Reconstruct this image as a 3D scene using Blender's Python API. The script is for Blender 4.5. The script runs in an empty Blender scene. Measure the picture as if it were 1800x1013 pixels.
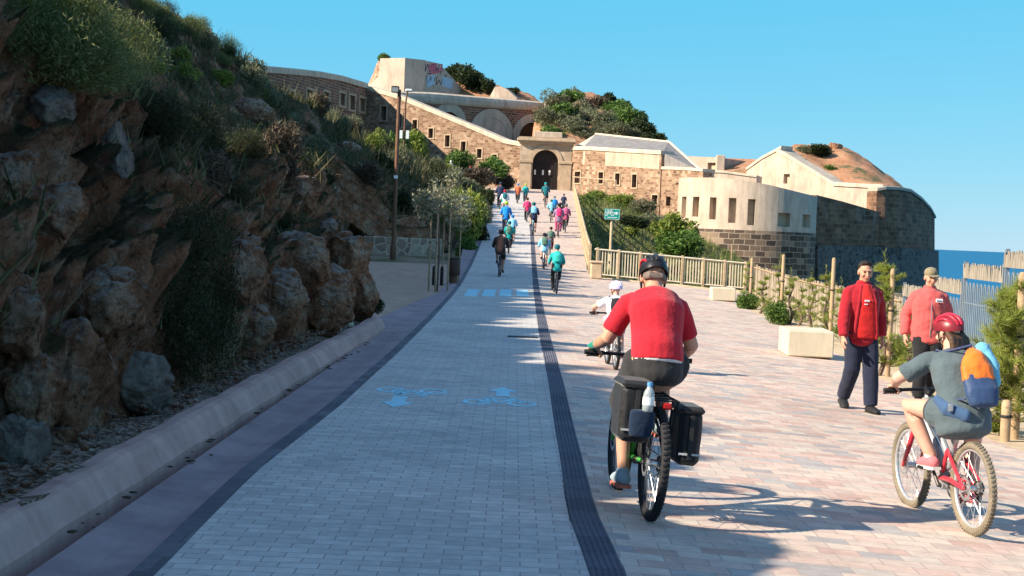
import bpy, bmesh, math, random
import numpy as np
from mathutils import Vector, Matrix, geometry
random.seed(7)
rng = np.random.default_rng(7)
SC = bpy.context.scene
COL = SC.collection
R = math.radians
# ------------------------------------------------------------------ camera model (photo pixels 1800 x 1013)
F = 2650.0
CAMH = 1.7
PITCH, ROLL = R(2.16), R(2.4)
_fw = Vector((0, math.cos(PITCH), -math.sin(PITCH)))
_up0 = Vector((0, math.sin(PITCH), math.cos(PITCH)))
_rt0 = Vector((1, 0, 0))
_rt = _rt0 * math.cos(ROLL) + _up0 * math.sin(ROLL)
_up = _up0 * math.cos(ROLL) - _rt0 * math.sin(ROLL)
CAM = Vector((0, 0, CAMH))

def ray(px, py):
    return _fw + _rt * ((px - 900) / F) + _up * ((506.5 - py) / F)

def at(px, py, Y):
    d = ray(px, py)
    return CAM + d * (Y / d.y)

def proj(p):
    q = Vector(p) - CAM
    z = q.dot(_fw)
    return 900 + F * q.dot(_rt) / z, 506.5 - F * q.dot(_up) / z

def sstep(a, b, x):
    t = min(1.0, max(0.0, (x - a) / (b - a)))
    return t * t * (3 - 2 * t)

def lerp(a, b, t):
    return a + (b - a) * t

def plin(x, xs, ys):
    return float(np.interp(x, xs, ys))

# ------------------------------------------------------------------ numpy noise
_perm = rng.permutation(4096)
_grad = rng.normal(size=(4096, 3))
_grad /= np.linalg.norm(_grad, axis=1)[:, None]

def pnoise(P):
    P = np.asarray(P, dtype=float)
    i = np.floor(P).astype(int)
    f = P - i
    u = f * f * f * (f * (f * 6 - 15) + 10)
    out = 0
    for dx in (0, 1):
        for dy in (0, 1):
            for dz in (0, 1):
                h = _perm[(_perm[(_perm[(i[:, 0] + dx) & 4095] + i[:, 1] + dy) & 4095] + i[:, 2] + dz) & 4095]
                g = _grad[h]
                d = f - np.array([dx, dy, dz])
                w = (u[:, 0] if dx else 1 - u[:, 0]) * (u[:, 1] if dy else 1 - u[:, 1]) * (u[:, 2] if dz else 1 - u[:, 2])
                out = out + w * (g * d).sum(1)
    return out * 1.5

def fbm(P, oct=4, gain=.5, lac=2.1):
    P = np.asarray(P, dtype=float)
    a, s = 1.0, 0
    for k in range(oct):
        s = s + a * pnoise(P + 17.3 * k)
        P = P * lac
        a *= gain
    return s

def ridged(P, oct=4):
    P = np.asarray(P, dtype=float)
    a, s = 1.0, 0
    for k in range(oct):
        s = s + a * (1 - 2 * np.abs(pnoise(P + 9.1 * k)))
        P = P * 2.1
        a *= .5
    return s

def worley(P, seed=1):
    """cellular noise: distance to the nearest and second nearest feature point, and a random value per cell"""
    P = np.asarray(P, dtype=float); i = np.floor(P).astype(int); n = len(P)
    F1 = np.full(n, 9.0); F2 = np.full(n, 9.0); cr = np.zeros(n)
    rnd = np.random.default_rng(seed).random((4096, 4))
    for dx in (-1, 0, 1):
        for dy in (-1, 0, 1):
            for dz in (-1, 0, 1):
                c = i + np.array([dx, dy, dz])
                h = _perm[(_perm[(_perm[c[:, 0] & 4095] + c[:, 1]) & 4095] + c[:, 2]) & 4095]
                q = rnd[h]; d = np.linalg.norm(c + q[:, :3] - P, axis=1)
                m = d < F1
                F2 = np.where(m, F1, np.minimum(F2, d)); cr = np.where(m, q[:, 3], cr); F1 = np.where(m, d, F1)
    return F1, F2, cr

# ------------------------------------------------------------------ scene objects
def tag(o, label=None, cat=None, group=None, kind=None):
    if label: o['label'] = label
    if cat: o['category'] = cat
    if group: o['group'] = group
    if kind: o['kind'] = kind
    return o

def thing(name, label, cat, loc=(0, 0, 0), rotz=0.0, group=None):
    o = bpy.data.objects.new(name, None)
    o.empty_display_size = .2
    COL.objects.link(o)
    o.location = loc
    o.rotation_euler = (0, 0, rotz)
    return tag(o, label, cat, group)

def copy_tree(o, parent=None):
    kids = [c for c in ALLKIDS.get(o.name, [])]
    c = o.copy()
    COL.objects.link(c)
    c.parent = parent
    for k in kids:
        ck = copy_tree(k, c)
        ALLKIDS.setdefault(c.name, []).append(ck)
    return c
ALLKIDS = {}

def link(name, me, mat=None, parent=None, smooth=False):
    if mat is not None:
        for m in (mat if isinstance(mat, (list, tuple)) else [mat]):
            me.materials.append(m)
    if smooth:
        me.polygons.foreach_set('use_smooth', [True] * len(me.polygons))
    o = bpy.data.objects.new(name, me)
    COL.objects.link(o)
    if parent is not None:
        o.parent = parent
        ALLKIDS.setdefault(parent.name, []).append(o)
    return o

class MB:
    def __init__(s):
        s.v = []; s.f = []; s.m = []; s.uv = []
        s.hasuv = False
    def add(s, vs, fs, mi=0, uvs=None):
        n = len(s.v)
        s.v += [tuple(p) for p in vs]
        for k, f in enumerate(fs):
            s.f.append([n + i for i in f]); s.m.append(mi)
            if uvs is not None:
                s.hasuv = True
                s.uv.append([uvs[i] for i in f])
            else:
                s.uv.append(None)
        return s
    def quad(s, a, b, c, d, mi=0, uv=None):
        return s.add([a, b, c, d], [(0, 1, 2, 3)], mi, uv)
    def box(s, c, size, rot=None, mi=0, bev=0.0):
        c = Vector(c); hx, hy, hz = size[0] / 2, size[1] / 2, size[2] / 2
        if bev > 0:
            b = min(bev, hx * .9, hy * .9, hz * .9)
            ids = {}; vs = []
            for sx in (-1, 1):
                for sy in (-1, 1):
                    for sz in (-1, 1):
                        for ax in range(3):
                            p = [sx * (hx - b), sy * (hy - b), sz * (hz - b)]
                            p[ax] += (sx, sy, sz)[ax] * b
                            ids[(sx, sy, sz, ax)] = len(vs); vs.append(Vector(p))
            fs = []
            for ax in range(3):
                o1, o2 = [a for a in range(3) if a != ax]
                for sg in (-1, 1):
                    q = []
                    for (a, b2) in ((-1, -1), (1, -1), (1, 1), (-1, 1)):
                        k = [0, 0, 0]; k[ax] = sg; k[o1] = a; k[o2] = b2
                        q.append(ids[(*k, ax)])
                    fs.append(q)
                for a in (-1, 1):
                    for b2 in (-1, 1):
                        def key(t, axx):
                            k = [0, 0, 0]; k[ax] = t; k[o1] = a; k[o2] = b2
                            return ids[(*k, axx)]
                        fs.append([key(-1, o1), key(1, o1), key(1, o2), key(-1, o2)])
            for sx in (-1, 1):
                for sy in (-1, 1):
                    for sz in (-1, 1):
                        fs.append([ids[(sx, sy, sz, k)] for k in range(3)])
        else:
            vs = [Vector((x, y, z)) for x in (-hx, hx) for y in (-hy, hy) for z in (-hz, hz)]
            fs = [(0, 1, 3, 2), (4, 6, 7, 5), (0, 4, 5, 1), (2, 3, 7, 6), (0, 2, 6, 4), (1, 5, 7, 3)]
        if rot is not None:
            vs = [rot @ p for p in vs]
        return s.add([p + c for p in vs], fs, mi)
    def loft(s, pts, rad, side=None, n=12, mi=0, cap=True):
        """closed tube along pts; rad = r or (a, b); side = hint for the a axis; round ends"""
        pts = [Vector(p) for p in pts]
        rad = [(r, r) if not isinstance(r, (tuple, list)) else tuple(r) for r in rad]
        T = []
        for i in range(len(pts)):
            a = pts[max(0, i - 1)]; b = pts[min(len(pts) - 1, i + 1)]
            t = (b - a)
            T.append(t.normalized() if t.length > 1e-9 else Vector((0, 0, 1)))
        sd = Vector(side) if side is not None else (Vector((1, 0, 0)) if abs(T[0].x) < .8 else Vector((0, 1, 0)))
        rings = []
        def ring(c, t, a, b):
            nonlocal sd
            x = sd - t * sd.dot(t)
            if x.length < 1e-6: x = t.orthogonal()
            x.normalize(); sd = x if side is None else sd
            y = t.cross(x)
            return [c + x * (a * math.cos(2 * math.pi * k / n)) + y * (b * math.sin(2 * math.pi * k / n)) for k in range(n)]
        if cap:
            r0 = rad[0]; m = min(r0) * cap
            for ph in (75, 50, 25):
                rings.append(ring(pts[0] - T[0] * (m * math.sin(R(ph))), T[0], r0[0] * math.cos(R(ph)), r0[1] * math.cos(R(ph))))
        for p, t, r in zip(pts, T, rad):
            rings.append(ring(p, t, r[0], r[1]))
        if cap:
            r1 = rad[-1]; m = min(r1) * cap
            for ph in (25, 50, 75):
                rings.append(ring(pts[-1] + T[-1] * (m * math.sin(R(ph))), T[-1], r1[0] * math.cos(R(ph)), r1[1] * math.cos(R(ph))))
        vs = [p for r in rings for p in r]
        fs = []
        for i in range(len(rings) - 1):
            for k in range(n):
                k2 = (k + 1) % n
                fs.append((i * n + k, i * n + k2, (i + 1) * n + k2, (i + 1) * n + k))
        fs.append(tuple(reversed(range(n))))
        L = (len(rings) - 1) * n
        fs.append(tuple(L + k for k in range(n)))
        return s.add(vs, fs, mi)
    def cyl(s, p0, p1, r0, r1=None, n=12, mi=0):
        return s.loft([p0, p1], [r0, r0 if r1 is None else r1], n=n, mi=mi, cap=False)
    def tube(s, pts, r, n=8, mi=0):
        return s.loft(pts, [r] * len(pts), n=n, mi=mi, cap=False)
    def ball(s, c, r, n=12, mi=0, rot=None):
        if not isinstance(r, (tuple, list)): r = (r, r, r)
        c = Vector(c); vs = []; fs = []
        m = max(6, n // 2 + 1)
        for i in range(m + 1):
            th = math.pi * i / m
            th = min(max(th, .02), math.pi - .02)
            for k in range(n):
                ph = 2 * math.pi * k / n
                p = Vector((r[0] * math.sin(th) * math.cos(ph), r[1] * math.sin(th) * math.sin(ph), r[2] * math.cos(th)))
                if rot is not None: p = rot @ p
                vs.append(c + p)
        for i in range(m):
            for k in range(n):
                k2 = (k + 1) % n
                fs.append((i * n + k, (i + 1) * n + k, (i + 1) * n + k2, i * n + k2))
        fs.append(tuple(range(n))); fs.append(tuple(reversed([m * n + k for k in range(n)])))
        return s.add(vs, fs, mi)
    def torus(s, c, axis, Rr, r, n=40, m=10, mi=0, sq=1.0):
        """ring of radius Rr about axis, tube r (sq = width factor along the axis)"""
        c = Vector(c); ax = Vector(axis).normalized(); x = ax.orthogonal().normalized(); y = ax.cross(x)
        vs = []; fs = []
        for i in range(n):
            a = 2 * math.pi * i / n
            d = x * math.cos(a) + y * math.sin(a)
            for k in range(m):
                b = 2 * math.pi * k / m
                vs.append(c + d * (Rr + r * math.cos(b)) + ax * (r * sq * math.sin(b)))
        for i in range(n):
            for k in range(m):
                i2, k2 = (i + 1) % n, (k + 1) % m
                fs.append((i * m + k, i2 * m + k, i2 * m + k2, i * m + k2))
        return s.add(vs, fs, mi)
    def prism(s, outer, holes, o, ux, uz, th, mi=0, uvs=True, hole_through=True):
        """flat slab: outline outer (2d, along ux / uz), holes, thickness th away from the front normal"""
        o, ux, uz = Vector(o), Vector(ux), Vector(uz)
        nb = uz.cross(ux).normalized()           # points behind the front for ux right, uz up
        loops = [list(outer)] + [list(h) for h in holes]
        flat = [p for l in loops for p in l]
        tri = geometry.tessellate_polygon([[Vector((p[0], p[1], 0)) for p in l] for l in loops])
        P = lambda p, b: o + ux * p[0] + uz * p[1] + nb * b
        vs = [P(p, 0) for p in flat]; uv = [(p[0], p[1]) for p in flat]
        fs = []
        for t in tri:
            a, b, c = (Vector(flat[i]) for i in t)
            fs.append(t if (b - a).cross(c - a) > 0 else (t[0], t[2], t[1]))
        s.add(vs, fs, mi, uv)
        s.add([P(p, th) for p in flat], [tuple(reversed(f)) for f in fs], mi, uv)
        for li, l in enumerate(loops):
            n = len(l)
            for k in range(n):
                a, b = l[k], l[(k + 1) % n]
                s.quad(P(a, 0), P(a, th), P(b, th), P(b, 0), mi, [(a[0], a[1]), (a[0] + th, a[1]), (b[0] + th, b[1]), (b[0], b[1])])
        return s
    def build(s, name, mat=None, parent=None, smooth=False, world=False, auto=None):
        v = s.v
        if world and parent is not None:
            L = parent.location
            v = [(p[0] - L[0], p[1] - L[1], p[2] - L[2]) for p in v]
        me = bpy.data.meshes.new(name)
        me.from_pydata(v, [], s.f)
        o = link(name, me, mat, parent, smooth)
        if any(s.m): me.polygons.foreach_set('material_index', s.m)
        if s.hasuv:
            ul = me.uv_layers.new(name='UVMap')
            flat = []
            for f, u in zip(s.f, s.uv):
                for k in range(len(f)):
                    flat += list(u[k]) if u is not None else [0.0, 0.0]
            ul.data.foreach_set('uv', flat)
        me.validate()
        if auto and smooth:
            me.set_sharp_from_angle(angle=R(auto))
        return o

def grid_mesh(name, V, nx, ny, mat, parent=None, smooth=True):
    V = np.asarray(V, dtype=float).reshape(-1, 3)
    idx = np.arange(nx * ny).reshape(nx, ny)
    f = np.stack([idx[:-1, :-1], idx[1:, :-1], idx[1:, 1:], idx[:-1, 1:]], -1).reshape(-1, 4)
    me = bpy.data.meshes.new(name)
    me.from_pydata(V.tolist(), [], f.tolist())
    return link(name, me, mat, parent, smooth)

# ------------------------------------------------------------------ materials
class NT:
    def __init__(s, name):
        s.m = bpy.data.materials.new(name); s.m.use_nodes = True
        s.t = s.m.node_tree; s.b = s.t.nodes['Principled BSDF']
        s.L = s.t.links
    def n(s, typ, **kw):
        nd = s.t.nodes.new(typ)
        for k, v in kw.items():
            if k.startswith('i_'):
                key = k[2:].replace('_', ' ')
                nd.inputs[key].default_value = v
            else: setattr(nd, k, v)
        return nd
    def l(s, a, b): s.L.new(a, b)
    def coord(s, kind='Object', scale=None, rot=None):
        c = s.n('ShaderNodeTexCoord')
        out = c.outputs[kind]
        if scale is not None or rot is not None:
            mp = s.n('ShaderNodeMapping')
            if scale is not None: mp.inputs['Scale'].default_value = scale
            if rot is not None: mp.inputs['Rotation'].default_value = rot
            s.l(out, mp.inputs['Vector']); out = mp.outputs['Vector']
        return out
    def noise(s, vec, scale, detail=4, rough=.6):
        nd = s.n('ShaderNodeTexNoise'); nd.inputs['Scale'].default_value = scale
        nd.inputs['Detail'].default_value = detail; nd.inputs['Roughness'].default_value = rough
        if vec is not None: s.l(vec, nd.inputs['Vector'])
        return nd.outputs['Fac']
    def ramp(s, fac, stops, interp='LINEAR'):
        r = s.n('ShaderNodeValToRGB'); r.color_ramp.interpolation = interp
        e = r.color_ramp.elements
        while len(e) < len(stops): e.new(.5)
        for el, (p, c) in zip(e, stops):
            el.position = p; el.color = (*c, 1) if len(c) == 3 else c
        s.l(fac, r.inputs['Fac']); return r.outputs['Color']
    def mix(s, fac, a, b, mode='MIX'):
        m = s.n('ShaderNodeMix'); m.data_type = 'RGBA'; m.blend_type = mode
        for sock, val in ((m.inputs['Factor'], fac), (m.inputs['A'], a), (m.inputs['B'], b)):
            if sock.name in ('A', 'B'):
                pass
            if isinstance(val, bpy.types.NodeSocket): s.l(val, sock if sock.name == 'Factor' else sock)
            else: sock.default_value = val
        return m.outputs['Result']
    def mixc(s, fac, a, b, mode='MIX'):
        m = s.n('ShaderNodeMix'); m.data_type = 'RGBA'; m.blend_type = mode
        ins = [m.inputs[0], m.inputs[6], m.inputs[7]]
        for sock, val in zip(ins, (fac, a, b)):
            if isinstance(val, bpy.types.NodeSocket): s.l(val, sock)
            elif isinstance(val, (tuple, list)): sock.default_value = (*val[:3], 1)
            else: sock.default_value = val
        return m.outputs[2]
    def bump(s, h, strength=.3, dist=.02):
        b = s.n('ShaderNodeBump'); b.inputs['Strength'].default_value = strength; b.inputs['Distance'].default_value = dist
        s.l(h, b.inputs['Height']); s.l(b.outputs['Normal'], s.b.inputs['Normal'])
    def out(s, col, rough=.8, metal=0.0, spec=.3):
        if isinstance(col, bpy.types.NodeSocket): s.l(col, s.b.inputs['Base Color'])
        else: s.b.inputs['Base Color'].default_value = (*col[:3], 1)
        if isinstance(rough, bpy.types.NodeSocket): s.l(rough, s.b.inputs['Roughness'])
        else: s.b.inputs['Roughness'].default_value = rough
        s.b.inputs['Metallic'].default_value = metal
        s.b.inputs['Specular IOR Level'].default_value = spec
        return s.m

_cache = {}
def plain(name, col, rough=.7, metal=0.0, var=.15, scale=8.0, bump=0.0, bscale=60, spec=.3):
    if name in _cache: return _cache[name]
    t = NT(name); c = t.coord('Object')
    f = t.noise(c, scale, 5)
    a = tuple(max(0, x * (1 - var)) for x in col); b = tuple(min(1, x * (1 + var)) for x in col)
    colr = t.ramp(f, [(.3, a), (.7, b)])
    if bump: t.bump(t.noise(c, bscale, 3), bump, .01)
    _cache[name] = t.out(colr, rough, metal, spec)
    return _cache[name]

def fabric(name, col, rough=.9, var=.12, weave=220, folds=.35):
    if name in _cache: return _cache[name]
    t = NT(name); c = t.coord('Object')
    f = t.noise(c, 5, 4); f2 = t.noise(c, weave, 2)
    a = tuple(x * (1 - var) for x in col); b = tuple(min(1, x * (1 + var)) for x in col)
    colr = t.ramp(f, [(.3, a), (.7, b)])
    h = t.n('ShaderNodeMath', operation='ADD')
    m = t.n('ShaderNodeMath', operation='MULTIPLY'); m.inputs[1].default_value = .06
    t.l(f2, m.inputs[0]); t.l(t.noise(c, 11, 3), h.inputs[0]); t.l(m.outputs[0], h.inputs[1])
    t.bump(h.outputs[0], folds, .03)
    t.b.inputs['Sheen Weight'].default_value = .15
    _cache[name] = t.out(colr, rough, 0, .2)
    return _cache[name]

def brick_mat(name, bw, rh, stops, mortar, msize=.004, coordk='Object', offset=.5, var=.5, rough=.85, bump=.25, dirt=None, rot=None, mixbig=None, smooth=.1, warp=0.0):
    t = NT(name); c = t.coord(coordk, rot=rot)
    if warp:
        nz = t.n('ShaderNodeTexNoise'); nz.inputs['Scale'].default_value = 1.2; nz.inputs['Detail'].default_value = 3
        t.l(c, nz.inputs['Vector'])
        sub = t.n('ShaderNodeVectorMath', operation='SUBTRACT'); sub.inputs[1].default_value = (.5, .5, .5)
        t.l(nz.outputs['Color'], sub.inputs[0])
        sc = t.n('ShaderNodeVectorMath', operation='SCALE'); sc.inputs['Scale'].default_value = warp
        t.l(sub.outputs[0], sc.inputs[0])
        ad = t.n('ShaderNodeVectorMath', operation='ADD'); t.l(c, ad.inputs[0]); t.l(sc.outputs[0], ad.inputs[1])
        cc = ad.outputs[0]
    else: cc = c
    b = t.n('ShaderNodeTexBrick'); b.offset = offset; b.squash = 1
    b.inputs['Scale'].default_value = 1; b.inputs['Brick Width'].default_value = bw; b.inputs['Row Height'].default_value = rh
    b.inputs['Mortar Size'].default_value = msize; b.inputs['Mortar Smooth'].default_value = smooth
    b.inputs['Color1'].default_value = (0, 0, 0, 1); b.inputs['Color2'].default_value = (1, 1, 1, 1); b.inputs['Bias'].default_value = 0
    t.l(cc, b.inputs['Vector'])
    col = t.ramp(b.outputs['Color'], stops)
    fine = t.noise(c, 9, 6, .7)
    col = t.mixc(.55, col, t.ramp(fine, [(.25, (.55, .55, .55)), (.75, (1.25, 1.25, 1.25))]), 'MULTIPLY')
    if mixbig:
        col = t.mixc(mixbig[0], col, t.ramp(t.noise(c, mixbig[1], 5, .6), mixbig[2]), 'MULTIPLY')
    col = t.mixc(b.outputs['Fac'], col, mortar)
    sub = t.n('ShaderNodeMath', operation='SUBTRACT'); t.l(fine, sub.inputs[0]); t.l(b.outputs['Fac'], sub.inputs[1])
    t.bump(sub.outputs[0], bump, .012)
    return t.out(col, rough, 0, .25)

def leaf_mat(name, cols, rough=.6, trans=.25):
    t = NT(name)
    g = t.n('ShaderNodeNewGeometry')
    col = t.ramp(g.outputs['Random Per Island'], [(i / max(1, len(cols) - 1), c) for i, c in enumerate(cols)])
    c = t.coord('Object')
    col = t.mixc(.6, col, t.ramp(t.noise(c, 2.2, 3), [(.3, (.55, .55, .5)), (.7, (1.3, 1.3, 1.2))]), 'MULTIPLY')
    t.out(col, rough, 0, .25)
    tr = t.n('ShaderNodeBsdfTranslucent'); t.l(col, tr.inputs['Color'])
    mx = t.n('ShaderNodeMixShader'); mx.inputs[0].default_value = trans
    o = [n for n in t.t.nodes if n.type == 'OUTPUT_MATERIAL'][0]
    t.l(t.b.outputs[0], mx.inputs[1]); t.l(tr.outputs[0], mx.inputs[2]); t.l(mx.outputs[0], o.inputs['Surface'])
    return t.m

def set_smooth(o): o.data.polygons.foreach_set('use_smooth', [True] * len(o.data.polygons))
# ------------------------------------------------------------------ camera, sun, sky
cd = bpy.data.cameras.new('camera'); co = bpy.data.objects.new('camera', cd); COL.objects.link(co)
cd.sensor_width = 36; cd.sensor_fit = 'HORIZONTAL'; cd.lens = 36 * F / 1800
cd.clip_start = .1; cd.clip_end = 120000
M = Matrix((( _rt.x, _up.x, -_fw.x), (_rt.y, _up.y, -_fw.y), (_rt.z, _up.z, -_fw.z)))
co.matrix_world = Matrix.Translation(CAM) @ M.to_4x4()
SC.camera = co
EL, AZ = R(31.5), R(22)                       # sun: left and a little behind the camera
sdir = Vector((-math.cos(AZ) * math.cos(EL), -math.sin(AZ) * math.cos(EL), math.sin(EL)))
sl = bpy.data.lights.new('sun', 'SUN'); sl.energy = 3.8; sl.angle = R(.5); sl.color = (1, .89, .72)
so = bpy.data.objects.new('sun', sl); COL.objects.link(so)
so.rotation_euler = sdir.to_track_quat('Z', 'Y').to_euler(); so.location = sdir * 50
w = bpy.data.worlds.new('World'); SC.world = w; w.use_nodes = True
nt = w.node_tree; bg = nt.nodes['Background']
sk = nt.nodes.new('ShaderNodeTexSky'); sk.sky_type = 'NISHITA'; sk.sun_disc = False
sk.sun_elevation = EL; sk.sun_rotation = math.atan2(sdir.x, sdir.y) % (2 * math.pi)
sk.air_density = .9; sk.dust_density = .0; sk.ozone_density = 1.3; sk.altitude = 0
tint = nt.nodes.new('ShaderNodeMix'); tint.data_type = 'RGBA'; tint.blend_type = 'MULTIPLY'
tint.inputs[0].default_value = 1; tint.inputs[7].default_value = SKYTINT if 'SKYTINT' in globals() else (.56, .38, .20, 1)
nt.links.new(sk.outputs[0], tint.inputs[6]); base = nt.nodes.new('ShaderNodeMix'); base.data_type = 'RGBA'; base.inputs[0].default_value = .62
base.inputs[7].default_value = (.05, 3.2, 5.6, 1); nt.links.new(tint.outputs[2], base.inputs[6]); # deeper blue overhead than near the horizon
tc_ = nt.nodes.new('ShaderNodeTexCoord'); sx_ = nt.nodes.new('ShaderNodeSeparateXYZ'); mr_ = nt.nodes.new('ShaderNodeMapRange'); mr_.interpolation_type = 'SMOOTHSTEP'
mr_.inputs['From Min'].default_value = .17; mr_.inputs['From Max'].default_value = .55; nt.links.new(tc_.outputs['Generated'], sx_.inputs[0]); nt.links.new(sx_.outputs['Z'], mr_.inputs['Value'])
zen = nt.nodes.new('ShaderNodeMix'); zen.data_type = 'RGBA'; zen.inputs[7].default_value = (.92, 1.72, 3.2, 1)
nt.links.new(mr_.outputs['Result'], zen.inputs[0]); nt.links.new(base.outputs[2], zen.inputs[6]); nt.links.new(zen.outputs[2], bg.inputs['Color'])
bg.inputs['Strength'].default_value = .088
vs = SC.view_settings; vs.view_transform = 'Standard'; vs.look = 'None'; vs.gamma = 1; vs.exposure = 1.4
SC.render.film_transparent = False
SC.cycles.max_bounces = 6

# ------------------------------------------------------------------ ground shape
def zroad(y):
    k = 5.0; q = (y - 53) / k
    sp = k * (math.log1p(math.exp(-abs(q))) + max(q, 0))
    y2 = min(sp, 90.0)
    return .064 * y2
def cross(x): return .055 * min(9.0, max(0.0, x - .6))
def zpave(x, y):
    return zroad(y) - cross(x) * (1 - sstep(52, 75, y))
RAMP_END = 143.0
def ramp_right(y): return 2.9 + (y - 54.5) / (143 - 54.5) * 2.6
def coast(y): return 9.4 if y < 36 else min(.262 * y, 42)
def zground(x, y):
    """the land right of the ramp and behind everything"""
    if y < 56:
        z = zpave(x, y) - .02
        if y > 50: z -= .25 * sstep(52, 56, y)
    else:
        z0 = zpave(x, y) - .27; rr = ramp_right(y)
        drop = 1.9 * sstep(58, 72, y) * (1 - sstep(96, 120, y)) * sstep(rr + .1, rr + 1.5, x)
        z = z0 - drop - .36 * max(0.0, x - rr - lerp(1.2, 3.0, sstep(80, 115, y)))
        lo = -2.3 + (y - 56) * .004
        if z < lo + .6: z = lo + .6 * math.exp((z - lo - .6) / .6)
    c = coast(y)
    if x > c: z -= (x - c) * 1.3
    return max(z, -26)

# hill on the left ------------------------------------------------------------
def foot(y):
    if y < 25: f = -3.06 + max(0, y - 8) * .026
    elif y < 66: f = lerp(-2.62, -7.4, sstep(25, 26.6, y))
    else: f = -7.4
    if y > 62: f = lerp(f, -3.05, sstep(65.6, 67.6, y))
    return f
def foot2(y):
    """where the scrub slope starts above the rock step"""
    return plin(y, [-14, 6, 11, 16, 22, 27, 62, 66, 72, 176], [-3.4, -3.4, -3.7, -4.6, -6.3, -7.6, -7.6, -6.0, -3.6, -3.4])
CREST_X = -16.2
def crest(y): return plin(y, [-14, 2, 8, 18, 30, 48, 64, 88, 104, 125], [7.0, 7.1, 8.6, 9.8, 10.6, 11.0, 10.3, 8.5, 7.7, 6.6])
def zhill(x, y):
    f = foot(y); d = f - x
    zb = zroad(y) if y > 62 else .2 * (1 - sstep(24.5, 26.5, y))
    if d <= 0: return zb - .05
    hc = plin(y, [0, 9, 14, 20, 25, 27, 60, 66, 70, 90, 110, 140], [2.0, 1.9, 1.7, 1.75, 1.7, 1.0, 1.0, 1.3, 1.3, 1.3, .9, .1])
    c = crest(y); f2 = foot2(y); d2 = max(0.0, f2 - x); t = d2 / (f2 - CREST_X)
    step = hc * (.62 * (1 - math.exp(-d / .38)) + .38 * sstep(.7, 1.5, d)) + .06 * min(d, 4)
    p = t ** .93 if t < 1 else 1.0
    if t > .85: p -= .02 * sstep(.85, 1.15, t)
    z = zb + step + (c - zb - hc) * min(p, 1)
    if y > 112:                       # the ground levels out below the fort walls
        zf = 6.0 + min(d, 30) * .12
        z = lerp(z, min(z, zf), sstep(114, 128, y))
    return z

def hill_at(px, py, y0=6, y1=140):
    """first point where the view ray through a pixel meets the left hill"""
    d = ray(px, py); y = y0
    while y < y1:
        p = CAM + d * (y / d.y)
        if p.x < foot(p.y) and p.z <= zhill(p.x, p.y): return p
        y += .05
    return p
def land_at(px, py, y0=4, y1=143, fn=zpave):
    d = ray(px, py); y = y0
    while y < y1:
        p = CAM + d * (y / d.y)
        if p.z <= fn(p.x, p.y): return p
        y += .04
    return p

# ------------------------------------------------------------------ setting materials
def M_soil():
    t = NT('dry_soil'); c = t.coord('Object')
    col = t.ramp(t.noise(c, 1.5, 8, .7), [(.25, (.14, .085, .05)), (.5, (.27, .19, .12)), (.75, (.36, .28, .19))])
    gr = t.ramp(t.noise(c, .35, 5, .6), [(.48, (0, 0, 0)), (.62, (1, 1, 1))])
    col = t.mixc(gr, col, t.ramp(t.noise(c, 6, 6, .7), [(.3, (.03, .05, .015)), (.7, (.12, .16, .05))]))
    t.bump(t.noise(c, 14, 8, .75), .8, .06)
    return t.out(col, .95)
def rock_colour(t, c, red=1.0):
    """broken reddish limestone: rust stains, pale crusts, dark cavities and fine grain"""
    col = t.ramp(t.noise(c, 1.3, 12, .74), [(.30, (.08, .042, .028)), (.42, (.26, .115, .06)), (.51, (.44, .21, .115)), (.58, (.52, .33, .21)), (.66, (.58, .49, .39))])
    crust = t.ramp(t.noise(c, 3.1, 12, .78), [(.52, (0, 0, 0)), (.60, (1, 1, 1))])
    col = t.mixc(t.mixc(.55, (0, 0, 0), crust), col, t.ramp(t.noise(c, 12, 8, .7), [(.3, (.30, .25, .21)), (.7, (.66, .58, .48))]))
    pit = t.ramp(t.noise(c, 8.5, 10, .8), [(.36, (.12, .10, .09)), (.50, (1, 1, 1))])
    col = t.mixc(.85, col, pit, 'MULTIPLY')
    return t.mixc(.7, col, t.ramp(t.noise(c, 34, 6, .8), [(.3, (.5, .48, .46)), (.7, (1.35, 1.3, 1.25))]), 'MULTIPLY')
def rock_bump(t, c):
    v = t.n('ShaderNodeTexVoronoi'); v.feature = 'DISTANCE_TO_EDGE'; v.inputs['Scale'].default_value = 2.6
    w1 = t.n('ShaderNodeTexNoise'); w1.inputs['Scale'].default_value = 2; w1.inputs['Detail'].default_value = 6; t.l(c, w1.inputs['Vector'])
    ad0 = t.n('ShaderNodeVectorMath', operation='ADD'); t.l(c, ad0.inputs[0]); t.l(w1.outputs['Color'], ad0.inputs[1]); t.l(ad0.outputs[0], v.inputs['Vector'])
    mn = t.n('ShaderNodeMath', operation='MINIMUM'); mn.inputs[1].default_value = .09; t.l(v.outputs['Distance'], mn.inputs[0])
    sc = t.n('ShaderNodeMath', operation='MULTIPLY'); sc.inputs[1].default_value = 2.5; t.l(mn.outputs[0], sc.inputs[0])
    ad = t.n('ShaderNodeMath', operation='ADD'); t.l(sc.outputs[0], ad.inputs[0]); t.l(t.noise(c, 5.5, 12, .8), ad.inputs[1])
    t.bump(ad.outputs[0], 1.0, .16)
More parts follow.
